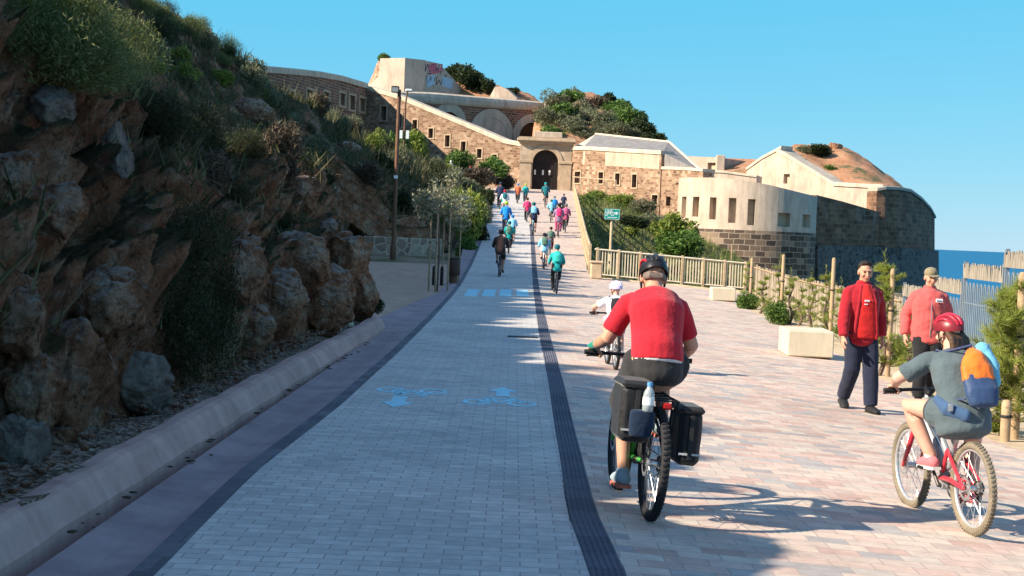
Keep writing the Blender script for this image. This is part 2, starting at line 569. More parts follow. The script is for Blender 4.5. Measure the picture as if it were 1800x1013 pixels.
def M_hill():
    t = NT('hillside_rock_and_scrub'); c = t.coord('Object')
    rock = rock_colour(t, c)
    veg = t.ramp(t.noise(c, 16, 9, .8), [(.28, (.018, .017, .009)), (.45, (.06, .055, .028)), (.58, (.085, .085, .035)), (.72, (.17, .125, .075))])
    g = t.n('ShaderNodeNewGeometry'); sep = t.n('ShaderNodeSeparateXYZ'); t.l(g.outputs['Normal'], sep.inputs[0])
    def scaled(sock, k):
        m = t.n('ShaderNodeMath', operation='MULTIPLY'); m.inputs[1].default_value = k; t.l(sock, m.inputs[0]); return m.outputs[0]
    def plus(a, b):
        m = t.n('ShaderNodeMath', operation='ADD'); t.l(a, m.inputs[0]); t.l(b, m.inputs[1]); return m.outputs[0]
    a = plus(scaled(sep.outputs['Z'], .30), plus(scaled(t.noise(c, .9, 6, .65), .35), scaled(t.noise(c, 5, 9, .8), .42)))
    col = t.mixc(t.ramp(a, [(.50, (0, 0, 0)), (.64, (1, 1, 1))]), rock, veg)
    col = t.mixc(1.0, col, (.90, .86, .83), 'MULTIPLY')
    rock_bump(t, c)
    return t.out(col, .94, 0, .15)
def M_sea():
    t = NT('sea_water'); c = t.coord('Object', scale=(.05, .16, 1))
    t.bump(t.noise(c, 1.0, 8, .65), .35, .6)
    col = t.ramp(t.noise(t.coord('Object', scale=(.004, .02, 1)), 1.0, 5), [(.3, (.002, .085, .19)), (.7, (.004, .125, .26))])
    return t.out(col, .45, 0, .25)
def M_concrete(name, a, b, sc=3):
    t = NT(name); c = t.coord('Object')
    col = t.ramp(t.noise(c, sc, 9, .7), [(.28, a), (.72, b)])
    st = t.ramp(t.noise(t.coord('Object', scale=(1, 1, .25)), 1.7, 6, .7), [(.3, (.62, .6, .6)), (.6, (1.05, 1.05, 1.05))])
    col = t.mixc(.8, col, st, 'MULTIPLY')
    t.bump(t.noise(c, 40, 6, .7), .3, .01)
    return t.out(col, .9)
def M_gravel():
    t = NT('loose_gravel'); c = t.coord('Object')
    v = t.n('ShaderNodeTexVoronoi'); v.inputs['Scale'].default_value = 26; t.l(c, v.inputs['Vector'])
    sp = t.n('ShaderNodeSeparateColor'); t.l(v.outputs['Color'], sp.inputs[0])
    col = t.ramp(sp.outputs[0], [(0, (.08, .06, .045)), (.5, (.2, .14, .1)), (1, (.42, .36, .3))])
    col = t.mixc(.6, col, t.ramp(t.noise(c, 1.6, 6), [(.3, (.5, .42, .36)), (.7, (1.1, 1.05, 1))]), 'MULTIPLY')
    t.bump(v.outputs['Distance'], .8, .03)
    return t.out(col, .95)

m_soil, m_hill, m_sea, m_gravel = M_soil(), M_hill(), M_sea(), M_gravel()
m_kerb = M_concrete('worn_kerb_concrete', (.44, .27, .24), (.58, .37, .32))
m_gutter = M_concrete('gutter_concrete', (.30, .22, .225), (.39, .29, .29), 2)
m_yard = M_concrete('compacted_yellow_floor', (.42, .26, .18), (.53, .33, .23), 1)
m_cream = M_concrete('cream_plaster', (.49, .375, .285), (.61, .48, .375), .7)
m_bench = M_concrete('cream_block_concrete', (.58, .50, .37), (.68, .60, .45), 2)
m_lane = brick_mat('cycle_lane_blocks', .20, .115, [(0, (.50, .46, .43)), (.5, (.575, .53, .49)), (1, (.64, .585, .54))], (.31, .26, .235), .004, mixbig=(.85, .7, [(.28, (.74, .75, .76)), (.5, (.96, .96, .96)), (.72, (1.1, 1.08, 1.06))]))
m_plaza = brick_mat('plaza_blocks', .24, .165, [(0, (.50, .335, .275)), (.2, (.60, .43, .355)), (.42, (.66, .52, .42)), (.6, (.54, .425, .36)), (.76, (.66, .55, .44)), (.88, (.385, .345, .33)), (1, (.46, .42, .385))], (.36, .28, .24), .004, offset=.36, mixbig=(.8, .45, [(.28, (.78, .75, .73)), (.5, (.98, .97, .96)), (.72, (1.10, 1.07, 1.04))]))
m_strip = brick_mat('dark_tactile_blocks', .4, .4, [(0, (.085, .085, .11)), (1, (.13, .13, .16))], (.06, .06, .07), .008, offset=0, bump=.4)
m_edge = brick_mat('dark_edge_blocks', .24, .34, [(0, (.10, .095, .11)), (1, (.17, .16, .18))], (.10, .09, .09), .006, offset=.5)

# ------------------------------------------------------------------ sea, ground, hillside
mb = MB(); S = 60000
mb.quad((-S, -S, -22), (S, -S, -22), (S, S, -22), (-S, S, -22)); tag(mb.build('sea', m_sea), kind='structure')
xs = np.concatenate([np.arange(-66, -9, 3.0), np.arange(-9, 12, .5), np.arange(12, 75, 1.2)]); ys = np.concatenate([np.arange(-14, 60, .8), np.arange(60, 240, 1.2)])
V = np.zeros((len(xs), len(ys), 3))
for i, x in enumerate(xs):
    for j, y in enumerate(ys):
        if x < ramp_right(y) + .3 and y > 54: z = zroad(y) - .3
        elif x < 5 and y < 54.6: z = zpave(x, y) - .3
        else: z = zground(x, y)
        V[i, j] = (x, y, z - .04)
n = fbm(V.reshape(-1, 3) * .4, 4).reshape(len(xs), len(ys))
msk = np.array([[0.0 if (y < 56 and x < 9.3) or (x < ramp_right(y) + .6) else 1.0 for y in ys] for x in xs])
V[..., 2] += n * .18 * msk
tag(grid_mesh('ground', V, len(xs), len(ys), m_soil), kind='structure')

ys = []; y = -14.0
while y < 176:
    ys.append(y); y += .09 if 7 < y < 30 else (.22 if y < 70 else .55)
ds = list(np.concatenate([[-.25, -.05], np.linspace(0.015, 1.7, 56), np.linspace(1.75, 4.5, 34), np.linspace(4.6, 10, 34), np.linspace(10.3, 18, 26), np.linspace(19, 60, 10)]))
V = np.zeros((len(ys), len(ds), 3))
for i, y in enumerate(ys):
    f = foot(y)
    for j, d in enumerate(ds):
        x = f - d; V[i, j] = (x, y, zhill(x, y) if d > 0 else zhill(f - .02, y) - .3)
P = V.reshape(-1, 3)
D = np.tile(np.array(ds), len(ys))
lo = np.clip(D / .35, 0, 1)                                  # pinned at the foot
front = np.clip((30 - P[:, 1]) / 4, 0, 1) * np.clip((6.5 - D) / 3, 0, 1)
big = fbm(P * np.array([.32, .22, .32]), 4)
rid = ridged(P * np.array([.85, .7, 1.0]), 5)
fin = fbm(P * 2.6, 4)
far = np.clip((132 - P[:, 1]) / 14, .12, 1)
outw = (big * .5 + rid * .16) * far + front * (rid * .26 + fin * .22 + fbm(P * np.array([.9, .9, 3.2]), 3) * .22) + fin * .05
F1, F2, cr = worley(P * np.array([1.5, 1.25, 2.0]) + .5 * fbm(P * .9, 2)[:, None], 11)
f1, f2, cr2 = worley(P * np.array([3.6, 3.0, 4.6]), 12)
f3 = fbm(P * 5.5, 3); r3 = ridged(P * np.array([2.2, 2.2, 3.4]) + 3.3, 4)
blk = f3 * .07 + r3 * .10 - .05 + cr * .62 - .22 - np.clip(.10 - (F2 - F1), 0, 1) * 2.2 + (cr2 - .5) * .20 - np.clip(.10 - (f2 - f1), 0, 1) * .7
outw += blk * (.75 * front + .25 * (big > .15))
outw = np.clip(outw, -1.2, 1.0)
P[:, 0] += lo * outw * .75
P[:, 2] += lo * outw * .75
V = P.reshape(len(ys), len(ds), 3)
hill_o = tag(grid_mesh('hillside', V, len(ys), len(ds), m_hill), kind='structure')
# numeric lookup of the displaced hillside
HY = np.array(ys); HD = np.array(ds)
def hill_pt(y, d):
    i = int(np.clip(np.searchsorted(HY, y), 0, len(HY) - 1)); j = int(np.clip(np.searchsorted(HD, d), 0, len(HD) - 1))
    return Vector(V_h[i, j])
V_h = V.copy()
from mathutils.bvhtree import BVHTree
_bvh = BVHTree.FromPolygons([v.co.copy() for v in hill_o.data.vertices], [tuple(p.vertices) for p in hill_o.data.polygons])
_hill_smooth = hill_at
def hill_at(px, py):
    d = ray(px, py).normalized(); h = _bvh.ray_cast(CAM, d, 300)
    return h[0] if h[0] is not None else _hill_smooth(px, py)

# ------------------------------------------------------------------ paving
def strip(name, xl, xr, y0, y1, zf, mat, dz=0.0, step=.7, skirt=.6, kind='structure', nx=2, ribs=0.0):
    ysn = np.linspace(y0, y1, max(2, int((y1 - y0) / step)))
    mb = MB(); rows = []
    for y in ysn:
        a, b = xl(y), xr(y)
        rows.append([Vector((lerp(a, b, k / nx), y, zf(lerp(a, b, k / nx), y) + dz + (ribs if k % 4 in (1, 2) else 0))) for k in range(nx + 1)])
    for r0, r1 in zip(rows, rows[1:]):
        for k in range(nx): mb.quad(r0[k], r0[k + 1], r1[k + 1], r1[k])
        if skirt:
            dn = Vector((0, 0, -skirt))
            mb.quad(r0[0] + dn, r0[0], r1[0], r1[0] + dn); mb.quad(r0[-1], r0[-1] + dn, r1[-1] + dn, r1[-1])
    return tag(mb.build(name, mat), kind=kind)
def line_strip(px_pts):
    pts = [land_at(px, py) for px, py in px_pts]
    yy = [p.y for p in pts]; xx = [p.x for p in pts]
    return lambda y: plin(y, yy, xx)
# centre line of the dark tactile strip, read from the photo and laid on the ground
STX = line_strip([(1066, 1000), (1022, 900), (1005, 810), (993, 755), (977, 670), (957, 590), (947, 535), (940, 480), (937, 440), (935, 410)])
SW = lambda y: plin(y, [0, 9, 11, 60], [.10, .092, .085, .095])
LX = line_strip([(285, 1000), (360, 920), (450, 830), (600, 712), (700, 620), (760, 560), (800, 515), (822, 480), (845, 430), (858, 390)])
lane_l = lambda y: LX(y)
strip('cycle_lane', lambda y: lane_l(y), lambda y: STX(y) - SW(y), -8, RAMP_END + 1, zpave, m_lane, 0, skirt=.8)
strip('tactile_strip', lambda y: STX(y) - SW(y), lambda y: STX(y) + SW(y), -8, 86, zpave, m_strip, .003, nx=23, ribs=.007)
strip('paved_ramp_strip', lambda y: STX(y) - SW(y), lambda y: STX(y) + SW(y), 86, RAMP_END + 1, zpave, m_plaza, 0, nx=1)
def plaza_r(y):
    if y < 54.5: return plin(y, [-8, 8, 12, 15.5, 22.5, 31, 45, 50, 54.5], [6.4, 5.6, 5.3, 5.0, 5.55, 6.3, 7.0, 8.4, 8.7])
    return ramp_right(y)
strip('plaza', lambda y: STX(y) + SW(y), plaza_r, -8, 54.5, zpave, m_plaza, 0, nx=8)
strip('ramp', lambda y: STX(y) + SW(y), ramp_right, 54.5, RAMP_END + 1, zpave, m_plaza, 0, skirt=2.6, nx=4)
strip('edge_band', lambda y: lane_l(y) - plin(y, [0, 40, 90], [.12, .12, .16]), lane_l, -8, 105, zpave, m_edge, .002, nx=1)
eb = lambda y: lane_l(y) - plin(y, [0, 40, 90], [.12, .12, .16])
def gutter_l(y): return plin(y, [-8, 23, 26, 40, 60, 90, 144], [-2.32, -2.1, -2.5, -1.95, -2.1, -2.75, -3.3])
strip('gutter', gutter_l, eb, -8, 105, lambda x, y: zpave(x, y) - .03 * math.exp(-((x + 1.95) / .18) ** 2), m_gutter, 0, nx=4)
strip('upper_path', lambda y: -6.5 if y > 128 else -3.3, lambda y: LX(105), 105, RAMP_END + 1, zpave, m_plaza, -.01, nx=2)
strip('yard', lambda y: -7.8, gutter_l, 24.2, 66.5, lambda x, y: 0.0 if y < 50 else min(zroad(y), .25), m_yard, -.012, nx=2)
strip('gravel_verge', lambda y: foot(y) - .6, lambda y: -2.46 if y < 23 else lerp(-2.46, -2.3, (y - 23) / 2.6), -8, 25.7, lambda x, y: .155 + .03 * math.sin(y * 1.7 + x * 5) + .02 * math.sin(y * 5.1), m_gravel, 0, step=.25, nx=5)
# planting strip by the right edge (sandy soil)
strip('planting_strip', plaza_r, lambda y: 9.6, -8, 54.5, lambda x, y: zpave(x, y) + .03 * sstep(0, .5, x - plaza_r(y)) * (1 + math.sin(x * 3 + y * 2)), plain('sandy_soil', (.50, .38, .25), .95, var=.22, scale=3, bump=.5, bscale=12), -.006, skirt=0, nx=9)

# kerb: worn, rounded concrete kerb curving in at its far end
mb = MB(); rows = []
kx = lambda y: plin(y, [-8, 8, 16, 23], [-2.34, -2.33, -2.22, -2.07])
path = [Vector((kx(y), y, 0)) for y in np.arange(-8, 25.01, .5)]
for a in range(1, 9):
    an = R(a * 10.5); path.append(Vector((kx(25) - .9 * (1 - math.cos(an)), 25 + .9 * math.sin(an), 0)))
prof = [(.0, -.1), (-.005, .02), (-.035, .075), (-.07, .14), (-.10, .175), (-.15, .19), (-.24, .188), (-.27, .17), (-.28, -.1)]
for i, p in enumerate(path):
    t = (path[min(i + 1, len(path) - 1)] - path[max(0, i - 1)]).normalized(); nrm = Vector((t.y, -t.x, 0))
    jit = .012 * math.sin(i * 1.3) + .008 * math.sin(i * 3.1)
    rows.append([p + nrm * (o + jit * .6) + Vector((0, 0, z + jit * (z > .1))) for o, z in prof])
for r0, r1 in zip(rows, rows[1:]):
    for k in range(len(prof) - 1): mb.quad(r0[k], r0[k + 1], r1[k + 1], r1[k])
mb.add(rows[-1], [tuple(range(len(prof)))])
tag(mb.build('kerb', m_kerb, smooth=True), kind='structure')

# painted marks on the cycle lane ------------------------------------------------
m_paint = plain('light_blue_road_paint', (.38, .68, .76), .7, var=.25, scale=14)
def flat_mark(name, polys, origin, label, cat, group=None):
    root = thing(name, label, cat, origin, 0, group); mb = MB()
    for poly in polys:
        pts = [Vector((p[0], p[1], zpave(origin[0] + p[0], origin[1] + p[1]) - origin[2] + .004)) for p in poly]
        lo = [p - Vector((0, 0, .003)) for p in pts]
        n = len(pts)
        mb.add(pts + lo, [tuple(range(n))] + [(k, k + n, (k + 1) % n + n, (k + 1) % n) for k in range(n)])
    mb.build('paint', m_paint, root); return root
def ringp(cx, cy, r, wdt, n=20, sy=1.0):
    out = []
    for i in range(n):
        a, b = 2 * math.pi * i / n, 2 * math.pi * (i + 1) / n
        out.append([(cx + (r - wdt) * math.cos(a), cy + (r - wdt) * math.sin(a) * sy), (cx + r * math.cos(a), cy + r * math.sin(a) * sy), (cx + r * math.cos(b), cy + r * math.sin(b) * sy), (cx + (r - wdt) * math.cos(b), cy + (r - wdt) * math.sin(b) * sy)])
    return out
def seg(a, b, wdt):
    dx, dy = b[0] - a[0], b[1] - a[1]; l = math.hypot(dx, dy); nx, ny = -dy / l * wdt / 2, dx / l * wdt / 2
    return [(a[0] - nx, a[1] - ny), (b[0] - nx, b[1] - ny), (b[0] + nx, b[1] + ny), (a[0] + nx, a[1] + ny)]
def bike_symbol(s=1.0, fl=1):
    w_ = .045
    P = ringp(-.22, 0, .15, w_, sy=fl) + ringp(.22, 0, .15, w_, sy=fl)
    for a, b in (((-.22, 0), (-.10, .2)), ((-.10, .2), (.13, .2)), ((-.22, 0), (0, 0)), ((0, 0), (-.12, .25)), ((0, 0), (.13, .2)), ((.22, 0), (.11, .27)), ((.11, .27), (.19, .29)), ((-.17, .25), (-.06, .25))):
        P.append(seg((a[0], a[1] * fl), (b[0], b[1] * fl), w_))
    return [[(x * s, y * s * 1.6) for x, y in p] for p in P]
def arrow(up=1, cx=0, cy=0):
    return [[(cx - .07, cy - .42 * up), (cx + .07, cy - .42 * up), (cx + .07, cy + .05 * up), (cx - .07, cy + .05 * up)][::up], [(cx - .16, cy + .05 * up), (cx + .16, cy + .05 * up), (cx, cy + .5 * up)][::up]]
pl = land_at(724, 688); flat_mark('bicycle_marking', bike_symbol(1.0, -1), (pl.x, pl.y, pl.z), 'pale blue bicycle symbol painted upside down on the lane, farther from the black strip', 'road marking')
pa = land_at(699, 706); flat_mark('arrow_marking', arrow(-1), (pa.x, pa.y, pa.z), 'pale blue arrow on the lane pointing back towards the camera', 'road marking')
pl = land_at(878, 709); flat_mark('bicycle_marking', bike_symbol(1.0, 1), (pl.x, pl.y, pl.z), 'pale blue bicycle symbol painted upright on the lane, nearer the black strip', 'road marking')
pa = land_at(884, 690); flat_mark('arrow_marking', arrow(1), (pa.x, pa.y, pa.z), 'pale blue arrow on the lane pointing uphill to the gate', 'road marking')
for k, (px, word) in enumerate(((830, 'nearest the yard'), (860, 'second from the yard'), (889, 'third from the yard'), (918, 'nearest the black strip'))):
    p = land_at(px, 515); flat_mark('crossing_bar', [[(-.16, -2.0), (.16, -2.0), (.16, 2.0), (-.16, 2.0)]], (p.x, p.y, p.z), 'pale blue crossing bar painted across the cycle lane, ' + word, 'road marking', 'blue crossing bars on the cycle lane')
# drain grate across the lane
p0, p1 = land_at(893, 592), land_at(944, 592)
root = thing('drain_grate', 'dark slotted drain grate let into the lane beside the black strip', 'drain', (p0.x, p0.y, zpave(p0.x, p0.y)))
L = p1.x - p0.x; mb = MB(); mf = MB()
mf.box((L / 2, -.11, .006), (L, .02, .012)); mf.box((L / 2, .11, .006), (L, .02, .012))
nb = 12
for k in range(nb + 1): mb.box((L * k / nb, 0, .007), (.022, .2, .010))
m_iron = plain('dark_cast_iron', (.05, .05, .055), .6, .6)
mf.build('frame', m_iron, root); mb.build('bars', m_iron, root)
bk = MB(); bk.box((L / 2, 0, .0025), (L, .2, .003)); bk.build('channel', plain('drain_hollow', (.05, .05, .05), .9), root)
# ------------------------------------------------------------------ the fort
def brick_uv(name, bw, rh, stops, mortar, msize, **k): return brick_mat(name, bw, rh, stops, mortar, msize, coordk='UV', **k)
m_brown = brick_uv('brown_block_masonry', .48, .27, [(0, (.12, .055, .035)), (.5, (.20, .095, .06)), (1, (.30, .15, .095))], (.38, .28, .2), .026, warp=.12, mixbig=(.6, .5, [(.3, (.6, .6, .6)), (.7, (1.2, 1.15, 1.1))]))
m_tan = brick_uv('tan_block_masonry', .40, .235, [(0, (.17, .10, .065)), (.45, (.31, .195, .13)), (.8, (.39, .265, .185)), (1, (.47, .355, .26))], (.37, .26, .18), .014, warp=.42, mixbig=(.95, .4, [(.3, (.6, .54, .48)), (.7, (1.2, 1.15, 1.1))]))
m_dark = brick_uv('dark_volcanic_masonry', .85, .48, [(0, (.022, .02, .022)), (.55, (.05, .042, .04)), (1, (.10, .08, .07))], (.40, .34, .27), .035, warp=.10, mixbig=(.5, .4, [(.3, (.6, .6, .6)), (.7, (1.3, 1.25, 1.2))]))
m_base = brick_uv('lower_tower_masonry', .85, .46, [(0, (.05, .038, .034)), (.4, (.11, .075, .058)), (.75, (.21, .145, .105)), (1, (.32, .23, .165))], (.33, .27, .2), .026, warp=.22, mixbig=(.6, .5, [(.3, (.62, .6, .6)), (.7, (1.25, 1.2, 1.1))]))
def M_streak(name, pale):
    """dark sea-worn masonry: block courses under ragged pale run-off stains"""
    t = NT(name); c2 = t.coord('UV')
    b = t.n('ShaderNodeTexBrick'); b.inputs['Scale'].default_value = 1; b.inputs['Brick Width'].default_value = .8; b.inputs['Row Height'].default_value = .42; b.inputs['Mortar Size'].default_value = .03
    b.inputs['Color1'].default_value = (.10, .055, .036, 1); b.inputs['Color2'].default_value = (.25, .14, .085, 1); b.inputs['Mortar'].default_value = (.23, .16, .11, 1)
    nz = t.n('ShaderNodeTexNoise'); nz.inputs['Scale'].default_value = 1.3; nz.inputs['Detail'].default_value = 5; t.l(c2, nz.inputs['Vector'])
    sv = t.n('ShaderNodeVectorMath', operation='SCALE'); sv.inputs['Scale'].default_value = .45; t.l(nz.outputs['Color'], sv.inputs[0])
    av = t.n('ShaderNodeVectorMath', operation='ADD'); t.l(c2, av.inputs[0]); t.l(sv.outputs[0], av.inputs[1]); t.l(av.outputs[0], b.inputs['Vector'])
    col = t.mixc(.7, b.outputs['Color'], t.ramp(t.noise(c2, .55, 9, .72), [(.3, (.35, .33, .32)), (.7, (1.7, 1.5, 1.35))]), 'MULTIPLY')
    st = t.ramp(t.noise(t.coord('UV', scale=(1.5, .33, 1)), 1.0, 7, .68), [(.55, (0, 0, 0)), (.68, (1, 1, 1))])
    col = t.mixc(t.mixc(pale, (0, 0, 0), st), col, t.ramp(t.noise(c2, 5, 8, .7), [(.3, (.12, .10, .09)), (.7, (.36, .31, .26))]))
    t.bump(t.noise(c2, 3.5, 9, .7), .6, .05); return t.out(col, .95)
def M_rough(name, a, b, c_):
    t = NT(name); c = t.coord('Object')
    v = t.n('ShaderNodeTexVoronoi'); v.inputs['Scale'].default_value = 2.4; t.l(c, v.inputs['Vector'])
    sp = t.n('ShaderNodeSeparateColor'); t.l(v.outputs['Color'], sp.inputs[0])
    col = t.ramp(sp.outputs[0], [(0, a), (.5, b), (1, c_)])
    v2 = t.n('ShaderNodeTexVoronoi'); v2.feature = 'DISTANCE_TO_EDGE'; v2.inputs['Scale'].default_value = 2.4; t.l(c, v2.inputs['Vector'])
    col = t.mixc(t.ramp(v2.outputs['Distance'], [(.02, (1, 1, 1)), (.07, (0, 0, 0))]), col, tuple(x * 1.25 for x in c_))
    col = t.mixc(.6, col, t.ramp(t.noise(c, 7, 7, .7), [(.3, (.5, .5, .5)), (.7, (1.25, 1.25, 1.25))]), 'MULTIPLY')
    t.bump(v2.outputs['Distance'], .8, .05)
    return t.out(col, .95)
m_streak = M_streak('weathered_dark_wall', .75); m_flank = M_streak('sea_worn_flank_masonry', .3)
m_rubble = M_rough('grey_rubble_plinth', (.065, .055, .05), (.11, .09, .08), (.16, .135, .115))
m_stonewall = M_rough('low_rubble_masonry', (.26, .18, .13), (.40, .29, .21), (.52, .41, .31))
m_frame = plain('window_dressing', (.46, .335, .225), .9, var=.2, scale=2)
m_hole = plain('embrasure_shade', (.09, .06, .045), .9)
m_niche = plain('plastered_niche', (.50, .38, .26), .9, var=.2, scale=2)
m_roof = M_concrete('grey_roof_render', (.20, .185, .18), (.28, .26, .25), 1)
m_coping = M_concrete('pale_coping', (.54, .43, .32), (.66, .55, .42), 1)
m_earth = None
def M_earth():
    t = NT('bare_red_earth'); c = t.coord('Object')
    col = t.ramp(t.noise(c, .7, 10, .7), [(.3, (.27, .12, .06)), (.5, (.44, .215, .115)), (.7, (.52, .32, .2))])
    g = t.ramp(t.noise(c, .35, 5, .6), [(.56, (0, 0, 0)), (.66, (1, 1, 1))])
    col = t.mixc(g, col, t.ramp(t.noise(c, 5, 6), [(.3, (.06, .06, .025)), (.7, (.16, .15, .07))]))
    t.bump(t.noise(c, 3, 10, .75), .8, .25); return t.out(col, .95)
m_earth = M_earth()

class Path:
    def __init__(s, ctrl, step=.8):
        P = [at(*c) for c in ctrl]; s.p = []; s.s = [0.0]
        for a, b in zip(P, P[1:]):
            n = max(1, int((b - a).length / step))
            for k in range(n): s.p.append(a.lerp(b, k / n))
        s.p.append(P[-1])
        for a, b in zip(s.p, s.p[1:]): s.s.append(s.s[-1] + math.hypot(b.x - a.x, b.y - a.y))
    def xyz(s, q):
        return Vector([float(np.interp(q, s.s, [p[k] for p in s.p])) for k in range(3)])
    def normal(s, q):
        e = .2; a = s.xyz(max(0, q - e)); b = s.xyz(min(s.s[-1], q + e)); t = Vector((b.x - a.x, b.y - a.y, 0)).normalized()
        return Vector((t.y, -t.x, 0))           # towards the camera for left-to-right paths
    def find(s, px, py):
        """arc length and height where the pixel's ray crosses the wall plane"""
        best = None
        for q in np.linspace(0, s.s[-1], 600):
            p = s.xyz(q); r = at(px, py, p.y)
            e = abs(r.x - p.x)
            if best is None or e < best[0]: best = (e, q, r.z)
        return best[1], best[2]

def path_wall(root, name, ctrl, zbot, mat, openings=(), recess=.4, thick=1.0, coping=None, hole_mat=None, frame=None, batter=0.0, step=.8, winname='window', ztop=None):
    """wall along a plan path, heights from its top line; openings (px, py_top, py_bottom, half width px) are cut and recessed"""
    P = Path(ctrl, step); ops = []
    for (px, pt, pb, hw) in openings:
        s0, z1 = P.find(px - hw, pt); s1, _ = P.find(px + hw, pt); _, z0 = P.find(px, pb)
        ops.append((s0, s1, z0, z1))
    S = sorted(set([round(q, 3) for q in P.s] + [round(q, 3) for o in ops for q in o[:2]]))
    S = [q for i, q in enumerate(S) if i == 0 or q - S[i - 1] > .004]
    top = [P.xyz(q).z if ztop is None else ztop for q in S]
    Z = sorted(set([zbot] + [round(z, 3) for o in ops for z in o[2:]]))
    mb = MB(); zt = max(top) + .01
    lv = Z + [zt]
    nrm = [P.normal(q) for q in S]; ctr = [P.xyz(q) for q in S]
    def pt(i, z, off=0.0):
        bt = batter * (top[i] - z)
        c = ctr[i] + nrm[i] * (off + bt); return Vector((c.x, c.y, z))
    def inside(q, z):
        return any(a - 1e-3 < q < b + 1e-3 and c - 1e-3 < z < d + 1e-3 for a, b, c, d in ops)
    for i in range(len(S) - 1):
        for k in range(len(lv) - 1):
            za, zb = lv[k], lv[k + 1]
            l0, l1 = min(za, top[i]), min(zb, top[i]); r0, r1 = min(za, top[i + 1]), min(zb, top[i + 1])
            if l1 - l0 < 1e-4 and r1 - r0 < 1e-4: continue
            if inside((S[i] + S[i + 1]) / 2, (za + zb) / 2): continue
            mb.quad(pt(i, l0), pt(i + 1, r0), pt(i + 1, r1), pt(i, l1), 0, [(S[i], l0), (S[i + 1], r0), (S[i + 1], r1), (S[i], l1)])
        # top and back
        mb.quad(pt(i, top[i]), pt(i + 1, top[i + 1]), pt(i + 1, top[i + 1], -thick), pt(i, top[i], -thick), 0, [(S[i], 0), (S[i + 1], 0), (S[i + 1], thick), (S[i], thick)])
        mb.quad(pt(i + 1, zbot, -thick), pt(i, zbot, -thick), pt(i, top[i], -thick), pt(i + 1, top[i + 1], -thick), 0, [(S[i + 1], zbot), (S[i], zbot), (S[i], top[i]), (S[i + 1], top[i + 1])])
    for i in (0, len(S) - 1):
        q = [pt(i, zbot), pt(i, top[i]), pt(i, top[i], -thick), pt(i, zbot, -thick)]
        if i == 0: q = q[::-1]
        u = [(0, p.z) if k in (0, 1) else (thick, p.z) for k, p in enumerate(q)]
        mb.quad(*q, 0, u)
    si = {q: i for i, q in enumerate(S)}
    def near(q): return min(range(len(S)), key=lambda i: abs(S[i] - q))
    hm = hole_mat or m_hole
    for (a, b, c, d) in ops:
        i, j = near(a), near(b)
        for (p, q, z0, z1) in ((i, i, c, d), (j, j, d, c)):
            mb.quad(pt(p, z0), pt(p, z1), pt(p, z1, -recess), pt(p, z0, -recess), 0, [(0, z0), (0, z1), (recess, z1), (recess, z0)])
        mb.quad(pt(j, d), pt(i, d), pt(i, d, -recess), pt(j, d, -recess), 0, [(b, d), (a, d), (a, d + recess), (b, d + recess)])
        mb.quad(pt(i, c), pt(j, c), pt(j, c, -recess), pt(i, c, -recess), 0, [(a, c), (b, c), (b, c - recess), (a, c - recess)])
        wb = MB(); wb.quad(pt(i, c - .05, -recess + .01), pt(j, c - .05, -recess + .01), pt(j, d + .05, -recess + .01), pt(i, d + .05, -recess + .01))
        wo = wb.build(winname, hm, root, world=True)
        if frame:
            fb = MB(); fw, fo = frame, .06
            t = (pt(j, c) - pt(i, c)); L = t.length; t.normalize(); n = nrm[i]
            rotm = Matrix((t, n, Vector((0, 0, 1)))).transposed()
            mid = (pt(i, c) + pt(j, c)) / 2
            hh = d - c
            for sx in (-1, 1): fb.box(mid + t * sx * (L / 2 + fw / 2) + Vector((0, 0, hh / 2)) + n * .0, (fw, 2 * fo, hh), rotm)
            fb.box(mid + Vector((0, 0, hh + fw / 2)), (L + 2 * fw, 2 * fo + .01, fw), rotm); fb.box(mid - Vector((0, 0, fw / 2)), (L + 2 * fw + .06, 2 * fo + .05, fw), rotm)
            fb.build('window_frame', m_frame, root, world=True)
    w_ = mb.build(name, mat, root, world=True)
    if coping:
        h, ov, cm = coping; cb = MB()
        sec = lambda i: [pt(i, top[i] + .005, ov), pt(i, top[i] + h * .8, ov), pt(i, top[i] + h, ov * .5), pt(i, top[i] + h, -thick - ov), pt(i, top[i] + .005, -thick - ov)]
        R_ = [sec(i) for i in range(len(S))]
        for r0, r1 in zip(R_, R_[1:]):
            for k in range(5): cb.quad(r0[k], r1[k], r1[(k + 1) % 5], r0[(k + 1) % 5])
        cb.add(R_[0], [(0, 1, 2, 3, 4)]); cb.add(R_[-1], [(4, 3, 2, 1, 0)])
        cb.build('coping', cm, root, world=True)
    return P

def arc(cx, z, r, n=20, a0=0, a1=180): return [(cx + r * math.cos(R(a0 + (a1 - a0) * k / n)), z + r * math.sin(R(a0 + (a1 - a0) * k / n))) for k in range(n + 1)]
def slab_px(pts, mat, root, name, th=.4):
    """plane polygon through pixel/depth points, given thickness downwards"""
    P = [at(*p) for p in pts]; n = (P[1] - P[0]).cross(P[2] - P[0]).normalized()
    if n.z < 0: n = -n
    mb = MB(); k = len(P); Q = [p - n * th for p in P]
    mb.add(P + Q, [tuple(range(k)), tuple(reversed(range(k, 2 * k)))] + [(i, (i + 1) % k, (i + 1) % k + k, i + k) for i in range(k)])
    return mb.build(name, mat, root, world=True)

# ---- left curved wing
r = thing('fort_wing', 'long curved brown masonry wing of the fort rising behind the left hill', 'fort', at(560, 230, 138))
path_wall(r, 'wall', [(405, 116, 112), (440, 122, 119), (470, 128, 126), (520, 132, 132), (560, 136, 138), (600, 143, 145), (645, 156, 152)], 4.0, m_brown,
          [(513, 160, 176, 4), (544, 157, 178, 5), (574, 161, 183, 5), (602, 163, 186, 5), (619, 167, 193, 5), (637, 172, 196, 5)], coping=(.55, .12, m_coping), hole_mat=m_niche, frame=.22, thick=2.5)
